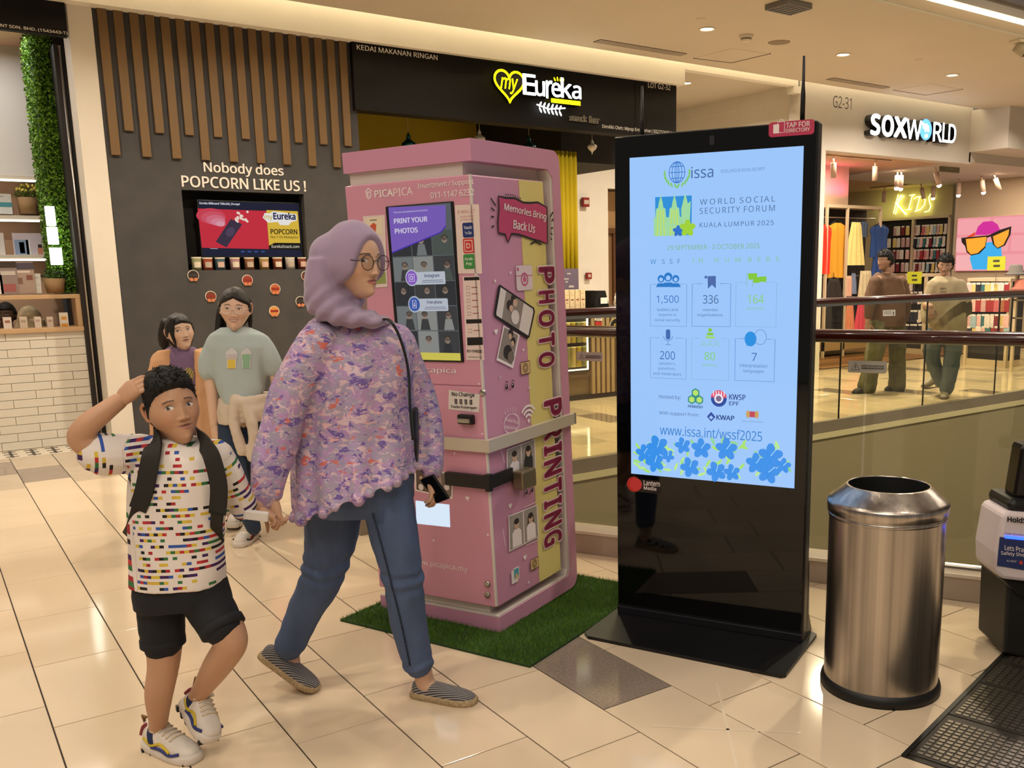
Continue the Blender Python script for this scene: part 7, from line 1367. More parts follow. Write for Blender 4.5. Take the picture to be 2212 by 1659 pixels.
for k in range(54):
    a = 2 * math.pi * k / 54
    if k % 2 == 0:
        A_, B__ = at(645, 1110, D0 + .02), at(904, 1010, D0 + .02); mb.sphere((A_ + B__) / 2 + (B__ - A_) / 2 * math.copysign(abs(math.cos(a)) ** .87, math.cos(a)) + FWD * .205 * math.copysign(abs(math.sin(a)) ** .87, math.sin(a)), .017, 10, 8)
limb(mb, [(at(690, 738, 3.04), .070), (at(640, 830, 2.99), .072), (at(607, 930, 2.95), .066), (at(586, 1000, 2.92), .056), (at(579, 1045, 2.905), .052), (at(574, 1068, 2.9), .056)], 4)
limb(mb, [(at(858, 740, 3.18), .066), (at(893, 825, 3.22), .062), (at(917, 910, 3.21), .054), (at(927, 985, 3.18), .046), (at(929, 1010, 3.17), .045)], 4)
def bl_fold(p, n):
    q = p - HO; u = q @ RGT; z = p[2]; return .008 * math.sin(u * 60 + 4 * noise.noise(Vector(p * 3.))) * float(sstep(1.35, .9, z)) + .006 * noise.noise(Vector((p[0] * 12, p[1] * 12, p[2] * 5)))
W.cloth('blouse', mb, m_blouse, .006, 5, bl_fold)
# jeans
def denim(name, c, c2):
    m = mat(name, c, .85, var=(9, .28, (1, 1, .45)), bump=(220, .12)); return m
m_jean = denim('jeans_blue', '47587a', '')
mb = MB(); pxrings(mb, [(690, 985, 880, 975, 0, .12), (672, 1040, 892, 1030, 0, .14), (672, 1085, 894, 1075, 0, .135), (690, 1112, 880, 1102, 0, .11)], D0 + .02, n=36)
limb(mb, [(at(722, 1075, 3.17), .102), (at(716, 1150, 3.19), .094), (at(706, 1205, 3.2), .083), (at(690, 1262, 3.2), .074), (at(662, 1312, 3.21), .064), (at(638, 1368, 3.21), .057), (at(626, 1394, 3.2), .056)], 4, 18)
limb(mb, [(at(838, 1080, 3.09), .086), (at(850, 1150, 3.07), .083), (at(862, 1205, 3.06), .075), (at(872, 1262, 3.06), .068), (at(881, 1335, 3.08), .064), (at(895, 1400, 3.10), .057), (at(904, 1434, 3.11), .054)], 4, 18)
def jn(p, n): z = p[2]; return .0045 * math.sin(z * 110 + 5 * noise.noise(Vector(p * 8))) * (math.exp(-((z - .47) / .05) ** 2) + .6 * math.exp(-((z - .13) / .04) ** 2) + .5 * math.exp(-((z - .82) / .05) ** 2)) + .002 * noise.noise(Vector(p * 25))
jo = W.cloth('jeans', mb, m_jean, .006, 6, jn)
sm_b = MB(); seam = catmull([at(806, 1110, 3.0), at(828, 1190, 2.99), at(848, 1270, 2.99), at(868, 1350, 3.015), at(886, 1438, 3.052)], 14)
for i in range(0, len(seam) - 1): a, c = seam[i], seam[i] * .5 + seam[i + 1] * .5; sm_b.tube([a - FWD * .004, c - FWD * .004], .0035, 5)
o = mesh_obj('seam_stitches', sm_b.v, sm_b.f, mat('stitch_navy', '1c2434', .8), jo); o['kind'] = 'stuff'
# shoes
def stripes(name, c1_, c2_, sc, ax=0):
    m = mat(name, c1_, .8); nt = m.node_tree; b = nt.nodes['Principled BSDF']; tc = nt.nodes.new('ShaderNodeTexCoord'); wv = nt.nodes.new('ShaderNodeTexWave'); wv.inputs['Scale'].default_value = sc; wv.bands_direction = 'Z' if ax == 2 else 'DIAGONAL'; mr = nt.nodes.new('ShaderNodeMapRange'); mr.inputs[1].default_value = .45; mr.inputs[2].default_value = .55; mx = nt.nodes.new('ShaderNodeMix'); mx.data_type = 'RGBA'; mx.inputs['A'].default_value = lin(c1_); mx.inputs['B'].default_value = lin(c2_)
    nt.links.new(tc.outputs['Object'], wv.inputs[0]); nt.links.new(wv.outputs['Fac'], mr.inputs[0]); nt.links.new(mr.outputs[0], mx.inputs['Factor']); nt.links.new(mx.outputs['Result'], b.inputs['Base Color']); return m
m_esp = stripes('espadrille_stripe', '24262e', '9a9694', 55); m_jute = mat('jute_sole', 'b09a78', .9, var=(120, .3), bump=(200, .6))
rh, rt = onZ(893, 1502), onZ(1026, 1521); make_shoe(W, rh, rt, .088, .062, (m_esp, m_jute), 'espadrille_shoe', sole=.024)
lt = onZ(682, 1494); lh = at(586, 1432, 3.22); lh = lt + (lh - lt) / np.linalg.norm(lh - lt) * .245; make_shoe(W, lh, lt, .088, .062, (m_esp, m_jute), 'espadrille_shoe', sole=.024)
# bag strap and small bag, phone
mb = MB(); mb.smooth = True; st_p = catmull([at(822, 690, 3.06), at(844, 694, 3.0), at(866, 735, 3.02), at(882, 800, 3.03), at(886, 880, 3.0), at(892, 950, 3.0)], 5); mb.tube(st_p, [(.008, .004)] * len(st_p), 8); mesh_obj('bag_strap', mb.v, mb.f, m_satin, W.t)
bg = thing('shoulder_bag', 'small black shoulder bag tucked under the walking woman\'s far arm', 'bag', tuple(at(888, 945, 3.24))); mb = MB(); pxrings(mb, [(868, 885, 902, 880, 0, .03), (866, 930, 904, 930, 0, .04), (872, 1000, 904, 1000, 0, .035)], 3.14, n=20, power=4); V, F = remesh(mb, .006, 3); mesh_obj('bag_body', V, F, m_satin, bg)
def held_phone(label, a, b_, dep, w_, m, name='smartphone', th=.009, back=None):
    A, B_ = at(*a, dep), at(*b_, dep + .01); t = thing(name, label, 'phone', tuple((A + B_) / 2)); d = (B_ - A); L_ = np.linalg.norm(d); d /= L_; n = -FWD * .75 - RGT * .5; n -= d * (n @ d); n /= np.linalg.norm(n); s = np.cross(d, n)
    bm = MB(); bm.bbox((-L_ / 2, -w_ / 2, -th / 2), (L_ / 2, w_ / 2, th / 2), .003); o = bm.build('case', m, t); o.matrix_local = frame_mtx((0, 0, 0), d, s, n)
    bm = MB(); bm.bbox((-L_ / 2 + .004, -w_ / 2 + .003, th / 2 - .0005), (L_ / 2 - .004, w_ / 2 - .003, th / 2 + .0008), .0004); o2 = bm.build('screen' if back is None else 'face', back or mat('phone_screen', '070709', .08), t); o2.matrix_local = frame_mtx((0, 0, 0), d, s, n); return t
held_phone('black smartphone held low in the walking woman\'s hand', (922, 1030), (958, 1082), 3.13, .066, mat('phone_case', '14100e', .35))
# ================================================================== BOY
DB = 2.68
B = Person('boy in brick print t-shirt scratching his head while walking', (.55, 2.9, 0), (.46, .265, .165))
BO = at(373, 883, DB); BF = frame_of(math.radians(40), math.radians(8), math.radians(-7)); bs = .91
V, F, C_ = make_head(BO, BF, bs, B.skin, lips=(.34, .14, .12), child=1., gaze=.6, open_mouth=.35, eyes=1.35); B.add(V, F, C_)
mb = MB(); limb(mb, [(at(372, 930, DB + .03), .045), (at(378, 965, DB + .04), .045), (at(380, 995, DB + .04), .06)])
bw = at(260, 864, DB - .05); limb(mb, [(at(252, 975, DB - .02), .040), (at(205, 968, DB - .08), .038), (at(172, 948, DB - .10), .034), (at(188, 920, DB - .10), .034), (at(225, 890, DB - .08), .029), (bw, .024)], 4)
bh = at(556, 1099, 2.79); limb(mb, [(at(380, 985, DB + .04), .06), (at(385, 1100, DB + .02), .08), (at(388, 1270, DB + .01), .075)]); limb(mb, [(at(325, 975, DB + .02), .042), (at(252, 975, DB - .02), .04)]); limb(mb, [(at(360, 1270, DB), .055), (at(350, 1345, DB), .056)]); limb(mb, [(at(425, 1270, DB), .055), (at(470, 1320, DB - .02), .056)])
limb(mb, [(at(445, 980, DB + .02), .042), (at(505, 1060, DB + .06), .032), (at(530, 1090, 2.76), .028), (bh, .024)])
limb(mb, [(at(350, 1340, DB), .058), (at(354, 1400, DB), .052), (at(352, 1445, DB), .046), (at(343, 1500, DB + .01), .042), (at(342, 1560, DB + .07), .029), (at(340, 1585, DB + .088), .029), (at(352, 1608, DB + .07), .026)], 4)
limb(mb, [(at(470, 1320, DB - .02), .056), (at(494, 1370, DB - .05), .052), (at(497, 1395, DB - .05), .048), (at(468, 1440, DB), .044), (at(436, 1490, DB + .08), .031), (at(425, 1510, DB + .1), .03), (at(428, 1530, DB + .1), .028)], 4)
B.skin_parts(mb)
mb = MB(); make_hand(mb, bw, (RGT * .8 + np.array([0, 0, 1]) * .6), (FWD * .9 + RGT * .35 - np.array([0, 0, 1]) * .2), 1, .128, curls=[.85, .9, .9, .85], thumb_curl=1.)
make_hand(mb, bh, (RGT * .85 - np.array([0, 0, 1]) * .5), (-np.array([0, 0, 1]) * .75 - RGT * .3 - FWD * .3), 1, .125, curls=[1.25, 1.3, 1.3, 1.3], thumb_curl=1.); B.skin_parts(mb, .0028, 3); B.finish()
bhy = lambda z: np.interp(z, [-.02, .0, .03, .05, .060, .072], [.002, .012, .034, .056, .078, .13])
def boy_hair(P, D):
    x, y, z = P.T; yb = bhy(z); return sstep(-.004, .005, yb - y) * np.where(y > -.03, sstep(-.03, -.012, z), sstep(-.08, -.05, z))
bthk = lambda P, D: .002 + .005 * sstep(0, .04, bhy(P[:, 2]) - P[:, 1]) * sstep(-.05, .03, P[:, 2]) + .020 * sstep(.03, .1, P[:, 2]) * sstep(0, .03, bhy(P[:, 2]) - P[:, 1])
V, F = make_hair(BO, BF, bs, boy_hair, bthk, child=1., rough=.004); V2, F2 = tufts(BO, BF, bs, boy_hair, bthk, 800, .011, 1., 4, .02, (0, .6, -.1)); n0 = len(V); hb_ = mesh_obj('hair', np.vstack([V, V2]), F + [[i + n0 for i in f] for f in F2], mat('hair_black', '0c0908', .75, var=(60, .3, (1, 1, .2))), B.t)
# t-shirt with coloured building-brick dashes
def brickprint():
    m = mat('shirt_brick_print', 'd8d0cc', .85); nt = m.node_tree; L = nt.links; b = nt.nodes['Principled BSDF']; at_ = nt.nodes.new('ShaderNodeAttribute'); at_.attribute_name = 'pat'; sp_ = nt.nodes.new('ShaderNodeSeparateXYZ'); L.new(at_.outputs['Vector'], sp_.inputs[0])
    def M2(op, a, c=None):
        n = nt.nodes.new('ShaderNodeMath'); n.operation = op
        for i, q in enumerate((a, c)):
            if q is None: continue
            if isinstance(q, (int, float)): n.inputs[i].default_value = q
            else: L.new(q, n.inputs[i])
        return n.outputs[0]
    v = M2('DIVIDE', sp_.outputs[1], .0178); row = M2('FLOOR', v); fv = M2('FRACT', v); wn = nt.nodes.new('ShaderNodeTexWhiteNoise'); wn.noise_dimensions = '1D'; L.new(row, wn.inputs['W'])
    u = M2('ADD', M2('DIVIDE', sp_.outputs[0], .0125), M2('MULTIPLY', wn.outputs['Value'], 7.3)); cell = M2('FLOOR', u); fu = M2('FRACT', u)
    grp = M2('FLOOR', M2('DIVIDE', u, 3.0)); cb = nt.nodes.new('ShaderNodeCombineXYZ'); L.new(grp, cb.inputs[0]); L.new(row, cb.inputs[1]); w2 = nt.nodes.new('ShaderNodeTexWhiteNoise'); w2.noise_dimensions = '2D'; L.new(cb.outputs[0], w2.inputs['Vector'])
    cb3 = nt.nodes.new('ShaderNodeCombineXYZ'); L.new(cell, cb3.inputs[0]); L.new(row, cb3.inputs[1]); w3 = nt.nodes.new('ShaderNodeTexWhiteNoise'); w3.noise_dimensions = '2D'; L.new(cb3.outputs[0], w3.inputs['Vector'])
    on = M2('MULTIPLY', M2('GREATER_THAN', w2.outputs['Value'], .22), M2('GREATER_THAN', w3.outputs['Value'], .28)); band = M2('LESS_THAN', fv, .5); fac = M2('MULTIPLY', on, band)
    cr_ = nt.nodes.new('ShaderNodeValToRGB'); cr_.color_ramp.interpolation = 'CONSTANT'; els = cr_.color_ramp.elements; cols = ['9c2430', 'c8b03c', '16161a', '2f6a3c', '2c50a0', 'b02c34', 'c8a83c', '3a1c58']
    els[0].position = 0; els[0].color = lin(cols[0]); els[1].position = 1 / 8; els[1].color = lin(cols[1])
    for i in range(2, 8): e = els.new(i / 8); e.color = lin(cols[i])
    sep = nt.nodes.new('ShaderNodeSeparateColor'); L.new(w3.outputs['Color'], sep.inputs[0]); L.new(sep.outputs[1], cr_.inputs[0]); mx = nt.nodes.new('ShaderNodeMix'); mx.data_type = 'RGBA'; L.new(fac, mx.inputs['Factor']); mx.inputs['A'].default_value = lin('d8d0cc'); L.new(cr_.outputs[0], mx.inputs['B']); L.new(mx.outputs['Result'], b.inputs['Base Color']); return m
mb = MB(); pxrings(mb, [(332, 938, 428, 946, .03, .05), (300, 952, 458, 958, .02, .075), (290, 975, 480, 985, .01, .085), (284, 1030, 490, 1040, 0, .095), (282, 1100, 486, 1105, 0, .10), (286, 1180, 482, 1182, 0, .105), (288, 1235, 486, 1235, 0, .11), (288, 1258, 486, 1256, 0, .112)], DB, n=40)
limb(mb, [(at(310, 975, DB), .058), (at(268, 980, DB - .04), .060), (at(222, 982, DB - .07), .062), (at(212, 982, DB - .075), .060)], 4)
limb(mb, [(at(462, 985, DB + .02), .055), (at(496, 1035, DB + .04), .052), (at(517, 1078, DB + .06), .047), (at(524, 1094, DB + .07), .046)], 4)
def shirt_uv(V):
    c0, ra, ela, lb_, elb = at(385, 1000, DB), at(300, 972, DB), at(205, 980, DB - .07), at(470, 985, DB), at(520, 1085, DB + .06); u = (V - c0) @ RGT; z = V[:, 2].copy(); out = np.stack([u, z], 1)
    for a, e in ((ra, ela), (lb_, elb)):
        d = (e - a) / np.linalg.norm(e - a); al = (V - a) @ d; side = u < (ra - c0) @ RGT - .0 if a is ra else u > (lb_ - c0) @ RGT + .01; m_ = side & (al > .01); nx = np.cross(FWD, d); ww = (V - a) @ nx; out[m_, 0] = (ww + .4)[m_]; out[m_, 1] = (-al + 1.0)[m_]
    return out
B.cloth('t_shirt', mb, brickprint(), .005, 5, wr(9, .006, (1, 1, .6), 3.), uv=shirt_uv)
mb = MB(); pxrings(mb, [(294, 1235, 480, 1235, 0, .1), (292, 1275, 492, 1275, 0, .105), (294, 1310, 500, 1300, 0, .1)], DB, n=32)
limb(mb, [(at(348, 1290, DB), .072), (at(350, 1350, DB), .066), (at(352, 1388, DB), .062)], 3, 18); limb(mb, [(at(440, 1290, DB - .01), .072), (at(462, 1325, DB - .03), .068), (at(478, 1352, DB - .05), .064)], 3, 18)
so_ = B.cloth('shorts', mb, mat('shorts_navy', '14161c', .85), .0055, 5, wr(14, .004))
for c, d, r in ((at(352, 1386, DB), (0, 0, 1), .064), (at(479, 1352, DB - .05), at(479, 1352, DB - .05) - at(450, 1300, DB - .02), .066)):
    d = np.asarray(d, float); d /= np.linalg.norm(d); mb = MB(); mb.smooth = True; mb.tube([c - d * .012, c - d * .008, c + d * .014, c + d * .018], [r * .93, r * 1.02, r * 1.02, r * .93], 26); mesh_obj('cuff', mb.v, mb.f, mat('shorts_navy'), so_)
# backpack with straps
bpk = thing('backpack', 'black backpack on the boy\'s back with wide shoulder straps', 'backpack', tuple(at(372, 1080, DB + .17))); mb = MB(); pxrings(mb, [(318, 955, 462, 960, .15, .05), (305, 1000, 470, 1005, .16, .075), (303, 1130, 468, 1135, .17, .08), (315, 1175, 455, 1178, .16, .06)], DB, n=24, power=3.5); V, F = remesh(mb, .008, 5); mesh_obj('bag_body', V, F, mat('bag_black', '16140f', .7), bpk)
def strap(P, wv, th=.007):
    Q = catmull(P, 6); mb = MB(); mb.smooth = True; Lp = []
    for i, q in enumerate(Q): t = Q[min(i + 1, len(Q) - 1)] - Q[max(i - 1, 0)]; t = t - FWD * (t @ FWD) * .999; t /= np.linalg.norm(t); s = np.cross(t, FWD); s /= np.linalg.norm(s); Lp += [q + s * wv[0] - FWD * th, q - s * wv[0] - FWD * th, q - s * wv[0] + FWD * th * .5, q + s * wv[0] + FWD * th * .5]
    K = len(Q); F = [(i * 4 + k, i * 4 + (k + 1) % 4, i * 4 + 4 + (k + 1) % 4, i * 4 + 4 + k) for i in range(K - 1) for k in range(4)] + [(0, 1, 2, 3), (K * 4 - 4, K * 4 - 3, K * 4 - 2, K * 4 - 1)]; o = mesh_obj('shoulder_strap', Lp, F, mat('strap_fabric', '1c1915', .75), bpk, smooth=False); md = o.modifiers.new('b', 'BEVEL'); md.width = .003; md.segments = 2
strap([at(337, 936, DB + .05), at(334, 946, DB - .03), at(331, 962, DB - .07), at(325, 995, DB - .094), at(312, 1060, DB - .10), at(299, 1100, DB - .095)], (.025,)); strap([at(299, 1098, DB - .09), at(288, 1135, DB - .06), at(276, 1158, DB + .0)], (.019,))
strap([at(428, 940, DB + .05), at(435, 949, DB - .03), at(445, 964, DB - .065), at(459, 990, DB - .084), at(473, 1050, DB - .085), at(470, 1110, DB - .08)], (.024,)); strap([at(470, 1108, DB - .08), at(468, 1140, DB - .06), at(472, 1165, DB + .0)], (.018,))
# trainers
m_sw = mat('trainer_white', 'd4ccc4', .6); m_ss = mat('trainer_sole', 'd0c8c0', .6)
def trainer(P, heel, toe, up=(0, 0, 1), w_=.078, h_=.075, cols=('c0a828', '2c3470', '7a2430'), m_up=None, m_sole=None, name='trainer_shoe', swirl=True, black=True):
    o, (h, d, s, u, L_) = make_shoe(P, heel, toe, w_, h_, (m_up or m_sw, m_sole or m_ss), name, up, .03, 'sneak')
    if black:
        mb = MB()
        for i in range(6):
            for sg in (-1, 1): c = h + d * L_ * (.08 + i * .165) + s * sg * w_ * .3; mb.box(c - .009, c + .009)
        mesh_obj('tread', mb.v, mb.f, mat('rubber_black'), o, smooth=False)['kind'] = 'stuff'
    sec = [(0, .45, .9), (.06, .66, 1.05), (.2, .78, 1.08), (.36, .84, 1.0), (.5, .92, .82), (.7, 1, .62), (.86, .92, .52), (.96, .62, .38), (1, .34, .24)]; xs_ = [q[0] for q in sec]
    def surf(t, a, lift=.0015): w2 = np.interp(t, xs_, [q[1] for q in sec]); h2 = np.interp(t, xs_, [q[2] for q in sec]); ca, sa = math.cos(a), math.sin(a); return h + d * L_ * t + u * .018 + s * (w_ / 2 * w2 * math.copysign(abs(ca) ** .8, ca) * .98 + math.copysign(lift, ca)) + u * (h_ * h2 * max(sa, 0) ** .75 * .97 + lift * sa)
    for ci, (pts, r) in enumerate((([(.12, .3), (.3, .15), (.5, .45), (.7, .25)], .0045), ([(.3, .08), (.5, .18), (.7, .12), (.86, .4)], .005), ([(.02, .4), (.08, .8), (.14, 1.1)], .006))):
        for sg in (0, 1):
            mb = MB(); mb.smooth = True; Q = catmull([surf(t, (math.pi - a) if sg else a) for t, a in pts], 5); mb.tube(Q, r, 8); mesh_obj('swoosh', mb.v, mb.f, mat('trainer_' + cols[ci], cols[ci], .5), o)
    for i in range(4):
        mb = MB(); mb.smooth = True; t = .42 + i * .075; mb.tube([surf(t, a, .003) for a in (1.0, 1.3, 1.57, 1.84, 2.14)], .0035, 6); mesh_obj('lace', mb.v, mb.f, mat('lace_pale', 'cfc0a8', .7), o)
    mb = MB(); mb.smooth = True; mb.tube([surf(.30, a, .004) for a in (.75, 1.1, 1.57, 2.05, 2.4)], [(.012, .004)] * 5, 8); mesh_obj('velcro_strap', mb.v, mb.f, m_up or m_sw, o)
    mb = MB(); mb.smooth = True; mb.tube([h + u * h_ * 1.0 - d * .0, h + u * h_ * 1.35 - d * .012, h + u * h_ * 1.3 + d * .006], .005, 6); mesh_obj('heel_loop', mb.v, mb.f, mat('loop_tan', '7a5c38', .7), o)
    return o
th_, tt_ = onZ(320, 1612), onZ(425, 1648); trainer(B, th_, tt_, w_=.088, h_=.078)
lh_ = at(398, 1520, DB + .13); lt_ = at(455, 1606, DB + .03); trainer(B, lh_, lt_, up=(RGT * .5 + np.array([0, 0, 1]) * .4 - FWD * .2), w_=.085, h_=.075)
mb = MB(); limb(mb, [(at(340, 1578, DB + .088), .033), (at(344, 1600, DB + .08), .035)]); V, F = remesh(mb, .005, 3); mesh_obj('sock', V, F, mat('sock_navy', '1e2a50', .85), B.t); mb = MB(); limb(mb, [(at(427, 1508, DB + .1), .034), (at(424, 1522, DB + .1), .036)]); V, F = remesh(mb, .005, 3); mesh_obj('sock', V, F, mat('sock_navy'), B.t)
held_phone('small white device held between the woman and the boy', (526, 1110), (580, 1117), 2.72, .03, mat('device_white', 'd8d4d4', .4), 'white_device', .014, mat('device_white'))
# ================================================================== TALL GIRL
Z3 = np.array([0, 0, 1.])
DG = 5.03
G = Person('tall girl in pale mint t-shirt with clear glasses and cream jacket round her waist', (1.42, 5.2, 0), (.68, .46, .34))
GO = at(508, 668, DG); GF = frame_of(math.radians(14), math.radians(0), math.radians(3)); gs_ = .98
V, F, C_ = make_head(GO, GF, gs_, G.skin, lips=(.38, .14, .12), nu=130, nv=110, child=.8, gaze=.3, smile=1., eyes=1.15); G.add(V, F, C_)
mb = MB(); limb(mb, [(at(506, 695, DG + .02), .042), (at(508, 715, DG + .03), .042), (at(510, 735, DG + .03), .06)])
limb(mb, [(at(510, 730, DG + .03), .055), (at(515, 850, DG), .075), (at(525, 900, DG), .07)]); limb(mb, [(at(475, 740, DG), .04), (at(455, 800, DG), .034), (at(458, 850, DG - .02), .030), (at(462, 905, DG - .03), .024), (at(463, 922, DG - .03), .022)]); limb(mb, [(at(555, 740, DG), .04), (at(590, 790, DG + .02), .034), (at(600, 850, DG + .03), .03), (at(606, 900, DG + .03), .026)]); G.skin_parts(mb)
mb = MB(); make_hand(mb, at(463, 918, DG - .03), (.05 * RGT - Z3), (RGT * .6 + FWD * .7), -1, .14, curl=.35); G.skin_parts(mb, .004, 3); G.finish()
def girl_hair(P, D):
    x, y, z = P.T; hl = .062 - .5 * np.abs(x) * (y > 0); return np.where(y > .03, sstep(hl - .008, hl + .006, z), np.where(y > -.02, sstep(-.02, .01, z + .4 * (.03 - y) - .0), sstep(-.11, -.08, z)))
V, F = make_hair(GO, GF, gs_, girl_hair, .010, 100, 90, 1., .002); m_hair2 = mat('hair_brown_black', '15100d', .5, var=(50, .3, (1, 1, .15)), bump=(80, .5, (1, 1, .2))); ho_ = mesh_obj('hair', V, F, m_hair2, G.t)
mb = MB(); limb(mb, [(at(486, 645, DG + .07), .024), (at(477, 680, DG + .08), .026), (at(471, 712, DG + .06), .018), (at(463, 742, DG + .04), .006)]); limb(mb, [(at(535, 650, DG + .09), .02), (at(540, 690, DG + .11), .015), (at(541, 715, DG + .1), .006)]); limb(mb, [(at(505, 640, DG + .1), .05), (at(500, 700, DG + .12), .045), (at(495, 740, DG + .11), .03)]); V, F = remesh(mb, .006, 3, wr(40, .003, (1, 1, .2))); mesh_obj('long_strands', V, F, m_hair2, ho_)
gl = MB(); gl.smooth = True; tf = lambda p: (np.array(p) * gs_) @ GF + GO
for sg in (-1, 1): gl.tube([tf((sg * .034 + .026 * math.cos(a), .106, .0 + .020 * math.sin(a))) for a in (2 * math.pi * i / 20 for i in range(21))], .0024, 6, False); gl.tube([tf((sg * .060, .103, .006)), tf((sg * .078, .03, .006))], .0016, 6)
gl.tube([tf((-.009, .106, .004)), tf((.009, .106, .004))], .002, 6); mesh_obj('glasses', gl.v, gl.f, mat('glasses_clear', 'd8c8bc', .25), G.t)
mb = MB(); pxrings(mb, [(478, 706, 540, 708, .02, .055), (452, 722, 572, 722, .01, .08), (448, 750, 580, 748, 0, .088), (456, 785, 576, 782, 0, .092), (464, 815, 573, 812, 0, .098), (474, 842, 570, 840, 0, .104), (482, 862, 560, 866, 0, .108), (490, 872, 545, 878, 0, .10)], DG, n=36)
limb(mb, [(at(466, 738, DG), .052), (at(452, 775, DG - .01), .052), (at(450, 803, DG - .01), .05)]); limb(mb, [(at(562, 738, DG + .01), .052), (at(584, 772, DG + .01), .052), (at(593, 796, DG + .02), .05)])
sh_ = G.cloth('t_shirt', mb, mat('shirt_mint', 'aab9ba', .85), .008, 6, wr(10, .006, (1, 1, .6), 5.))
FG = Face(at(512, 780, DG - .115), RGT, Z3, -FWD); r0 = Vector(G.t.location)
def shirt_print(items, name, parent, dz=0.):
    mb = MB(); ms = []
    for pts, c in items:
        m = mat('shirtprint_' + c, c, .8)
        if m not in ms: ms.append(m)
        mb.m = ms.index(m); mb.poly(pts)
    o = mb.build(name, ms, parent); 
    for v in o.data.vertices: v.co -= r0
    sw_ = o.modifiers.new('w', 'SHRINKWRAP'); sw_.target = parent; sw_.wrap_method = 'PROJECT' if False else 'NEAREST_SURFACEPOINT'; sw_.offset = .002 + dz; return o
def grid_print(x0, y0, x1, y1, dep, colf, name, parent, root, nx=14, ny=16):
    "printed patch: fine grid hugging the cloth, coloured per cell"
    mb = MB(); ms = []; Pg = [[at(x0 + (x1 - x0) * i / nx, y0 + (y1 - y0) * j / ny, dep) for i in range(nx + 1)] for j in range(ny + 1)]
    for j in range(ny):
        for i in range(nx):
            c = colf((i + .5) / nx, (j + .5) / ny)
            if c is None: continue
            m = mat('shirtprint_' + c, c, .8)
            if m not in ms: ms.append(m)
            mb.m = ms.index(m); mb.add([Pg[j][i] - root, Pg[j][i + 1] - root, Pg[j + 1][i + 1] - root, Pg[j + 1][i] - root], [(0, 1, 2, 3)])
    o = mb.build(name, ms, parent); sw_ = o.modifiers.new('w', 'SHRINKWRAP'); sw_.target = parent; sw_.wrap_method = 'NEAREST_SURFACEPOINT'; sw_.wrap_mode = 'ABOVE_SURFACE'; sw_.offset = .003; return o
def cup(c):
    def f(u, v):
        if v < .3: return 'c8ccd0' if (u - .5) ** 2 / .2 + (v - .32) ** 2 / .09 < 1 else None
        w_ = .42 - .12 * (v - .3)
        if abs(u - .5) > w_: return None
        if abs(u - .5) > w_ - .07: return 'c8ccd0'
        return c if v > .55 or c != 'd8c050' else 'c0b8b8'
    return f
rG = np.array(G.t.location); grid_print(485, 752, 514, 796, DG - .1, cup('d8c050'), 'yellow_cup_print', sh_, rG); grid_print(518, 752, 546, 796, DG - .1, cup('8cb89a'), 'green_cup_print', sh_, rG)
mb = MB(); pxrings(mb, [(476, 858, 585, 848, 0, .10), (472, 885, 588, 880, 0, .115), (474, 915, 580, 905, 0, .11)], DG, n=32); limb(mb, [(at(510, 862, DG - .10), .035), (at(505, 910, DG - .12), .030), (at(516, 950, DG - .125), .026), (at(523, 975, DG - .12), .028)]); limb(mb, [(at(528, 868, DG - .10), .032), (at(545, 920, DG - .11), .030), (at(546, 965, DG - .11), .026), (at(543, 988, DG - .11), .028)]); mb.sphere(at(520, 868, DG - .11), .028, 14, 10)
G.cloth('tied_jacket', mb, mat('jacket_cream', 'cdbfae', .9), .007, 5, wr(16, .006))
mb = MB(); limb(mb, [(at(502, 900, DG), .075), (at(500, 960, DG - .02), .068), (at(512, 1030, DG - .04), .056), (at(530, 1090, DG - .02), .048), (at(548, 1140, DG + .02), .043)], 4, 16); limb(mb, [(at(556, 900, DG + .02), .075), (at(552, 960, DG + .05), .064), (at(540, 1030, DG + .15), .052), (at(525, 1080, DG + .25), .046), (at(518, 1110, DG + .3), .042)], 4, 16)
G.cloth('jeans', mb, mat('jeans_navy', '26364e', .85, var=(12, .15)), .008, 6, wr(18, .004))
gh, gt = onZ(556, 1172), onZ(545, 1186); gd = -FWD * .9 + RGT * -.05; h0 = onZ(552, 1158); trainer(G, h0, h0 + gd / np.linalg.norm(gd) * .235, w_=.09, h_=.085, cols=('a02830', '18181a', 'a02830')); h1 = onZ(522, 1128); trainer(G, h1 + Z3 * .02, h1 + (-FWD * .9 + RGT * .1) * .23 + Z3 * .02, w_=.09, h_=.085, cols=('a02830', '18181a', 'a02830'))
# ================================================================== SMALL GIRL
DS = 5.62
S = Person('small girl with dark hair in peach cardigan and purple top beside the grey wall', (1.25, 6.0, 0), (.68, .46, .34))
SO = at(389, 718, DS); SF = frame_of(math.radians(38), math.radians(8), math.radians(-6)); ss_ = .95
V, F, C_ = make_head(SO, SF, ss_, S.skin, lips=(.36, .14, .12), nu=110, nv=96, child=1., gaze=.5, open_mouth=.4, eyes=1.25); S.add(V, F, C_)
mb = MB(); limb(mb, [(at(385, 745, DS + .02), .04), (at(388, 765, DS + .03), .042), (at(390, 785, DS + .03), .06)]); limb(mb, [(at(390, 780, DS + .03), .055), (at(392, 900, DS), .07)]); limb(mb, [(at(360, 785, DS), .038), (at(345, 860, DS), .03), (at(350, 920, DS - .03), .024)]); S.skin_parts(mb, .007); S.finish()
V, F = make_hair(SO, SF, ss_, lambda P, D: np.where(P[:, 1] > .03, sstep(.045, .06, P[:, 2] + .2 * np.abs(P[:, 0])), np.where(P[:, 1] > -.01, sstep(.0, .02, P[:, 2] + .8 * (.03 - P[:, 1])), sstep(-.12, -.09, P[:, 2]))), .012, 90, 80, 1., .003); h_ = mesh_obj('hair', V, F, m_hair2, S.t)
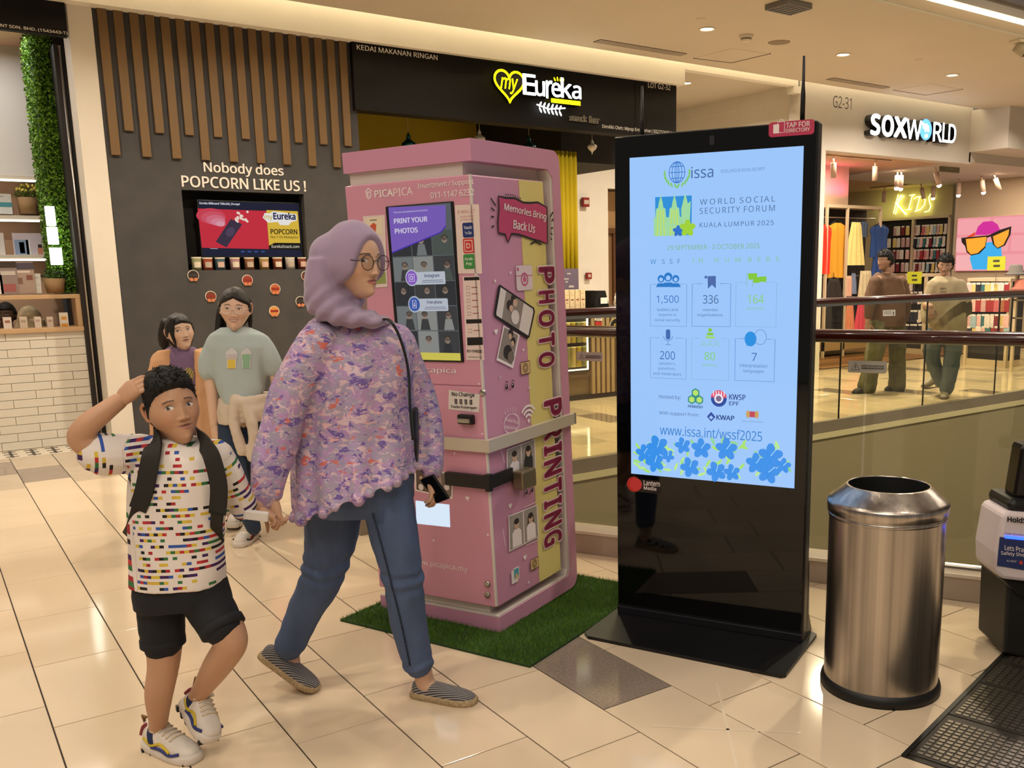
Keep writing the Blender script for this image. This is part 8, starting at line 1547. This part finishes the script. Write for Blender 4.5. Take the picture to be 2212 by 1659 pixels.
for L_ in ([(at(360, 700, DS + .06), .04), (at(356, 735, DS + .08), .04), (at(358, 755, DS + .07), .02)], [(at(372, 690, DS - .07), .018), (at(372, 720, DS - .08), .014), (at(382, 752, DS - .08), .006)]): mb = MB(); limb(mb, L_); V, F = remesh(mb, .007, 3, wr(40, .004, (1, 1, .2))); mesh_obj('side_strand', V, F, m_hair2, h_)
mb = MB(); pxrings(mb, [(365, 748, 420, 750, .02, .05), (345, 766, 440, 768, .01, .075), (338, 800, 446, 800, 0, .09), (340, 860, 444, 860, 0, .095), (342, 960, 444, 960, 0, .10)], DS, n=30); top = S.cloth('purple_top', mb, mat('top_purple', '775f80', .85), .009, 5, wr(10, .005))
rS = np.array(S.t.location); grid_print(392, 790, 424, 830, DS - .1, lambda u, v: ('b0a060' if (u - .45) ** 2 + (v - .5) ** 2 < .2 else None) if int(u * 14 + v * 9) % 3 else '4a3c30' if (u - .45) ** 2 + (v - .5) ** 2 < .18 else None, 'gold_print', top, rS)
mb = MB(); pxrings(mb, [(345, 758, 378, 752, .01, .08), (334, 780, 384, 772, 0, .1), (328, 830, 386, 820, 0, .105), (330, 960, 388, 960, 0, .11)], DS, n=24); limb(mb, [(at(346, 778, DS), .055), (at(336, 830, DS - .02), .052), (at(340, 880, DS - .04), .046)]); pxrings(mb, [(424, 752, 446, 758, .01, .08), (428, 780, 455, 780, 0, .1), (430, 960, 458, 960, 0, .1)], DS, n=24); S.cloth('cardigan', mb, mat('cardigan_peach', 'd0a078', .9), .009, 6, wr(12, .006))
mb = MB(); limb(mb, [(at(375, 930, DS), .075), (at(380, 1020, DS), .055), (at(385, 1085, DS + .02), .042)]); limb(mb, [(at(425, 930, DS), .07), (at(450, 1020, DS - .05), .052), (at(478, 1080, DS - .1), .042)]); S.cloth('trousers', mb, mat('trousers_dark', '2c2a30', .85), .01, 5)
a0 = onZ(488, 1100); trainer(S, a0, a0 + (-FWD * .7 + RGT * .3) * .22, w_=.08, h_=.07, cols=('a02830', 'a02830', '802028'), m_up=mat('trainer_red', 'a83430', .6)); a1 = onZ(392, 1100); trainer(S, a1, a1 + (-FWD * .7 + RGT * .2) * .22, w_=.08, h_=.07, cols=('a02830', 'a02830', '802028'), m_up=mat('trainer_red'))
# ================================================================== TWO YOUNG MEN BEYOND THE VOID
def young_man(label, head, th, pit, roll, dep, skin, root, torso, sleeves, arms, legs, feet, mshirt, mtr, shoe, hairf, neck):
    P = Person(label, root, skin); O = at(*head, dep); Fm = frame_of(math.radians(th), math.radians(pit), math.radians(roll)); V, F, C_ = make_head(O, Fm, 1.0, P.skin, nu=100, nv=90, gaze=0, eyes=.8); P.add(V, F, C_); mb = MB()
    limb(mb, [(at(neck[0], neck[1], dep + .02), .055), (at(neck[2], neck[3], dep + .04), .058)])
    tx = (torso[1][0] + torso[1][2]) / 2; limb(mb, [(at(tx, torso[1][1], dep), .07), (at(tx, torso[-1][1], dep), .09)])
    for a, sl in zip(arms, sleeves): limb(mb, [(at(tx, torso[1][1] + 6, dep), .05), (at(sl[0][0], sl[0][1], dep + sl[0][2]), .05), (at(sl[1][0], sl[1][1], dep + sl[1][2]), .04)] + [(at(x, y, dep + d), r) for x, y, d, r in a])
    P.skin_parts(mb, .008, 4)
    mb = MB()
    for a in arms: x, y, d, r = a[-1]; make_hand(mb, at(x, y, dep + d), -Z3 + RGT * .1, FWD, 1, .18, curl=.5)
    P.skin_parts(mb, .006, 2); P.finish(); V, F = make_hair(O, Fm, 1.0, hairf, .020, 90, 80, 0., .005); V2, F2 = tufts(O, Fm, 1.0, hairf, .020, 350, .028, 0., 2, .0); n0 = len(V); mesh_obj('hair', np.vstack([V, V2]), F + [[i + n0 for i in f] for f in F2], mat('hair_black'), P.t)
    mb = MB(); pxrings(mb, torso, dep, n=30)
    for a in sleeves: limb(mb, [(at(x, y, dep + d), r) for x, y, d, r in a])
    so = P.cloth('sweatshirt', mb, mshirt, .012, 5, wr(9, .012, (1, 1, .6), dep)); mb = MB()
    for a in legs: limb(mb, [(at(x, y, dep + d), r) for x, y, d, r in a], 4, 16)
    P.cloth('trousers', mb, mtr, .012, 5, wr(12, .012, (1, 1, .7), dep))
    for h, t in feet: make_shoe(P, h, t, .1, .085, shoe, 'shoe', style='sneak', sole=.03)
    return P, so
hm = lambda P, D: np.where(P[:, 1] > .03, sstep(.04, .055, P[:, 2]), np.where(P[:, 1] > -.01, sstep(.0, .02, P[:, 2]), sstep(-.06, -.04, P[:, 2])))
g1 = onZ(1868, 848); d1 = (g1 @ FWD); m_camo = mat('camo_olive', '5c5a3e', .85, var=(7, .45))
young_man('young man in brown sweatshirt and camouflage trousers walking left behind the railing', (1912, 563), -62, -3, 2, d1, (.34, .20, .13), (g1[0], g1[1], 0),
    [(1892, 588, 1930, 590, .02, .08), (1880, 600, 1948, 600, 0, .12), (1878, 640, 1955, 640, 0, .15), (1878, 690, 1955, 690, 0, .16), (1885, 706, 1952, 706, 0, .155)], [[(1890, 608, -.1, .075), (1880, 650, -.13, .07), (1876, 685, -.13, .05)], [(1945, 608, .1, .075), (1955, 650, .1, .07), (1952, 690, .08, .05)]], [[(1876, 680, -.13, .035), (1874, 698, -.14, .03)]],
    [[(1900, 700, -.03, .12), (1892, 750, -.06, .11), (1880, 800, -.05, .105), (1872, 838, -.03, .11)], [(1935, 700, .05, .12), (1938, 750, .08, .105), (1938, 800, .12, .1), (1938, 834, .14, .105)]], [(onZ(1884, 848), onZ(1884, 848) + (-RGT * .25 - FWD * .08)), (onZ(1950, 842), onZ(1950, 842) - RGT * .24 - FWD * .1)], mat('sweat_brown', '5e4634', .9, var=(10, .06)), m_camo, (mat('shoe_dark', '1e1a18', .5), mat('shoe_sole_dark', '16140f', .6)), hm, (1915, 580, 1918, 596))
g2 = onZ(2038, 858); d2 = (g2 @ FWD)
P2, so2 = young_man('young man in beige sweatshirt and jeans looking down behind the railing', (2042, 572), -24, -14, 6, d2, (.42, .26, .18), (g2[0], g2[1], 0),
    [(2022, 598, 2062, 598, .02, .08), (2008, 608, 2078, 608, 0, .12), (2004, 650, 2084, 650, 0, .15), (2006, 700, 2084, 700, 0, .16), (2010, 722, 2080, 722, 0, .155)], [[(2016, 616, -.02, .075), (2004, 655, -.03, .07), (2000, 690, -.12, .055)], [(2072, 616, .03, .075), (2084, 650, .03, .075), (2086, 672, .03, .07)]], [[(2000, 660, -.12, .04), (2010, 662, -.2, .035)], [(2082, 670, .03, .045), (2082, 715, .03, .035)]],
    [[(2026, 715, 0, .115), (2012, 760, .05, .095), (2022, 800, .15, .08), (2034, 828, .2, .07)], [(2058, 715, 0, .115), (2058, 760, -.02, .1), (2050, 810, -.02, .085), (2045, 842, 0, .075)]], [(onZ(2042, 852), onZ(2038, 863)), (onZ(2020, 836) + Z3 * .06, onZ(2020, 836) + Z3 * .01 + (-RGT * .2 - FWD * .14))], mat('sweat_beige', 'a09274', .9, var=(10, .05)), mat('jeans_grey_blue', '5a6670', .85, var=(10, .15)), (mat('shoe_grey', '9a8f84', .5), mat('shoe_sole_grey', '5a5048', .6)), hm, (2042, 590, 2042, 604))
FB2 = Face(at(2035, 625, d2 - .17), RGT, Z3, -FWD); 
for s, y in (('SIMPLE', 621), ('STYLE', 628)): o = Print(FB2, 0).ptext(s, (2030, y + 4), (2046, y + 4), (2030, y), mat('letter_dark')).build('chest_print', so2); o.location = -Vector(P2.t.location); sw_ = o.modifiers.new('w', 'SHRINKWRAP'); sw_.target = so2; sw_.wrap_mode = 'ABOVE_SURFACE'; sw_.offset = .004
# ================================================================== PEOPLE SEATED IN THE LEFT SHOP
DM_ = at(20, 690, 1)  # direction only
dl = np.array([.62, 10.32, 0]) @ FWD
Mn = Person('dark haired person behind the left counter, face half hidden by a small box', tuple(at(14, 720, dl)[:2]) + (0,), (.10, .055, .035)); MO = at(14, 680, dl); MF = frame_of(math.radians(12), 0, 0); V, F, C_ = make_head(MO, MF, .95, Mn.skin, nu=90, nv=80, lips=(.12, .05, .045)); Mn.add(V, F, C_)
mb = MB(); limb(mb, [(at(14, 700, dl), .055), (at(14, 735, dl + .02), .06)]); Mn.skin_parts(mb, .008); Mn.finish(); V, F = make_hair(MO, MF, .95, hm, .014, 80, 70); mesh_obj('hair', V, F, mat('hair_black'), Mn.t)
mb = MB(); pxrings(mb, [(-10, 722, 40, 722, .02, .07), (-40, 740, 66, 740, 0, .11), (-45, 800, 70, 800, 0, .13), (-45, 900, 70, 900, 0, .13)], dl, n=24); Mn.cloth('shirt', mb, mat('shirt_pale_blue', '98a0b4', .85), .012)
dl2 = np.array([.85, 10.02, 0]) @ FWD
Sc = Person('person in cream floral headscarf behind the left counter seen from the back', tuple(at(65, 720, dl2)[:2]) + (0,), (.3, .18, .12)); XO = at(65, 690, dl2); XF = frame_of(math.radians(165), 0, 0); mb = MB(); limb(mb, [(at(65, 705, dl2), .06), (at(65, 745, dl2), .06)]); Sc.skin_parts(mb, .01); Sc.finish()
V, F = make_hair(XO, XF, 1.0, lambda P, D: np.ones(len(P)), .014, 80, 70); mb = MB(); mb.add(V, F); pxrings(mb, [(40, 690, 92, 690, 0, .1), (34, 715, 98, 715, 0, .12), (30, 735, 104, 735, 0, .13)], dl2, n=24); Sc.cloth('headscarf', mb, mat('scarf_cream', 'd0c09c', .85, var=(22, .3)), .008, 5)
mb = MB(); pxrings(mb, [(44, 732, 92, 732, 0, .08), (28, 750, 106, 750, 0, .1), (24, 900, 110, 900, 0, .11)], dl2, n=24); Sc.cloth('tunic', mb, mat('tunic_cream', 'c8b89c', .85), .012)
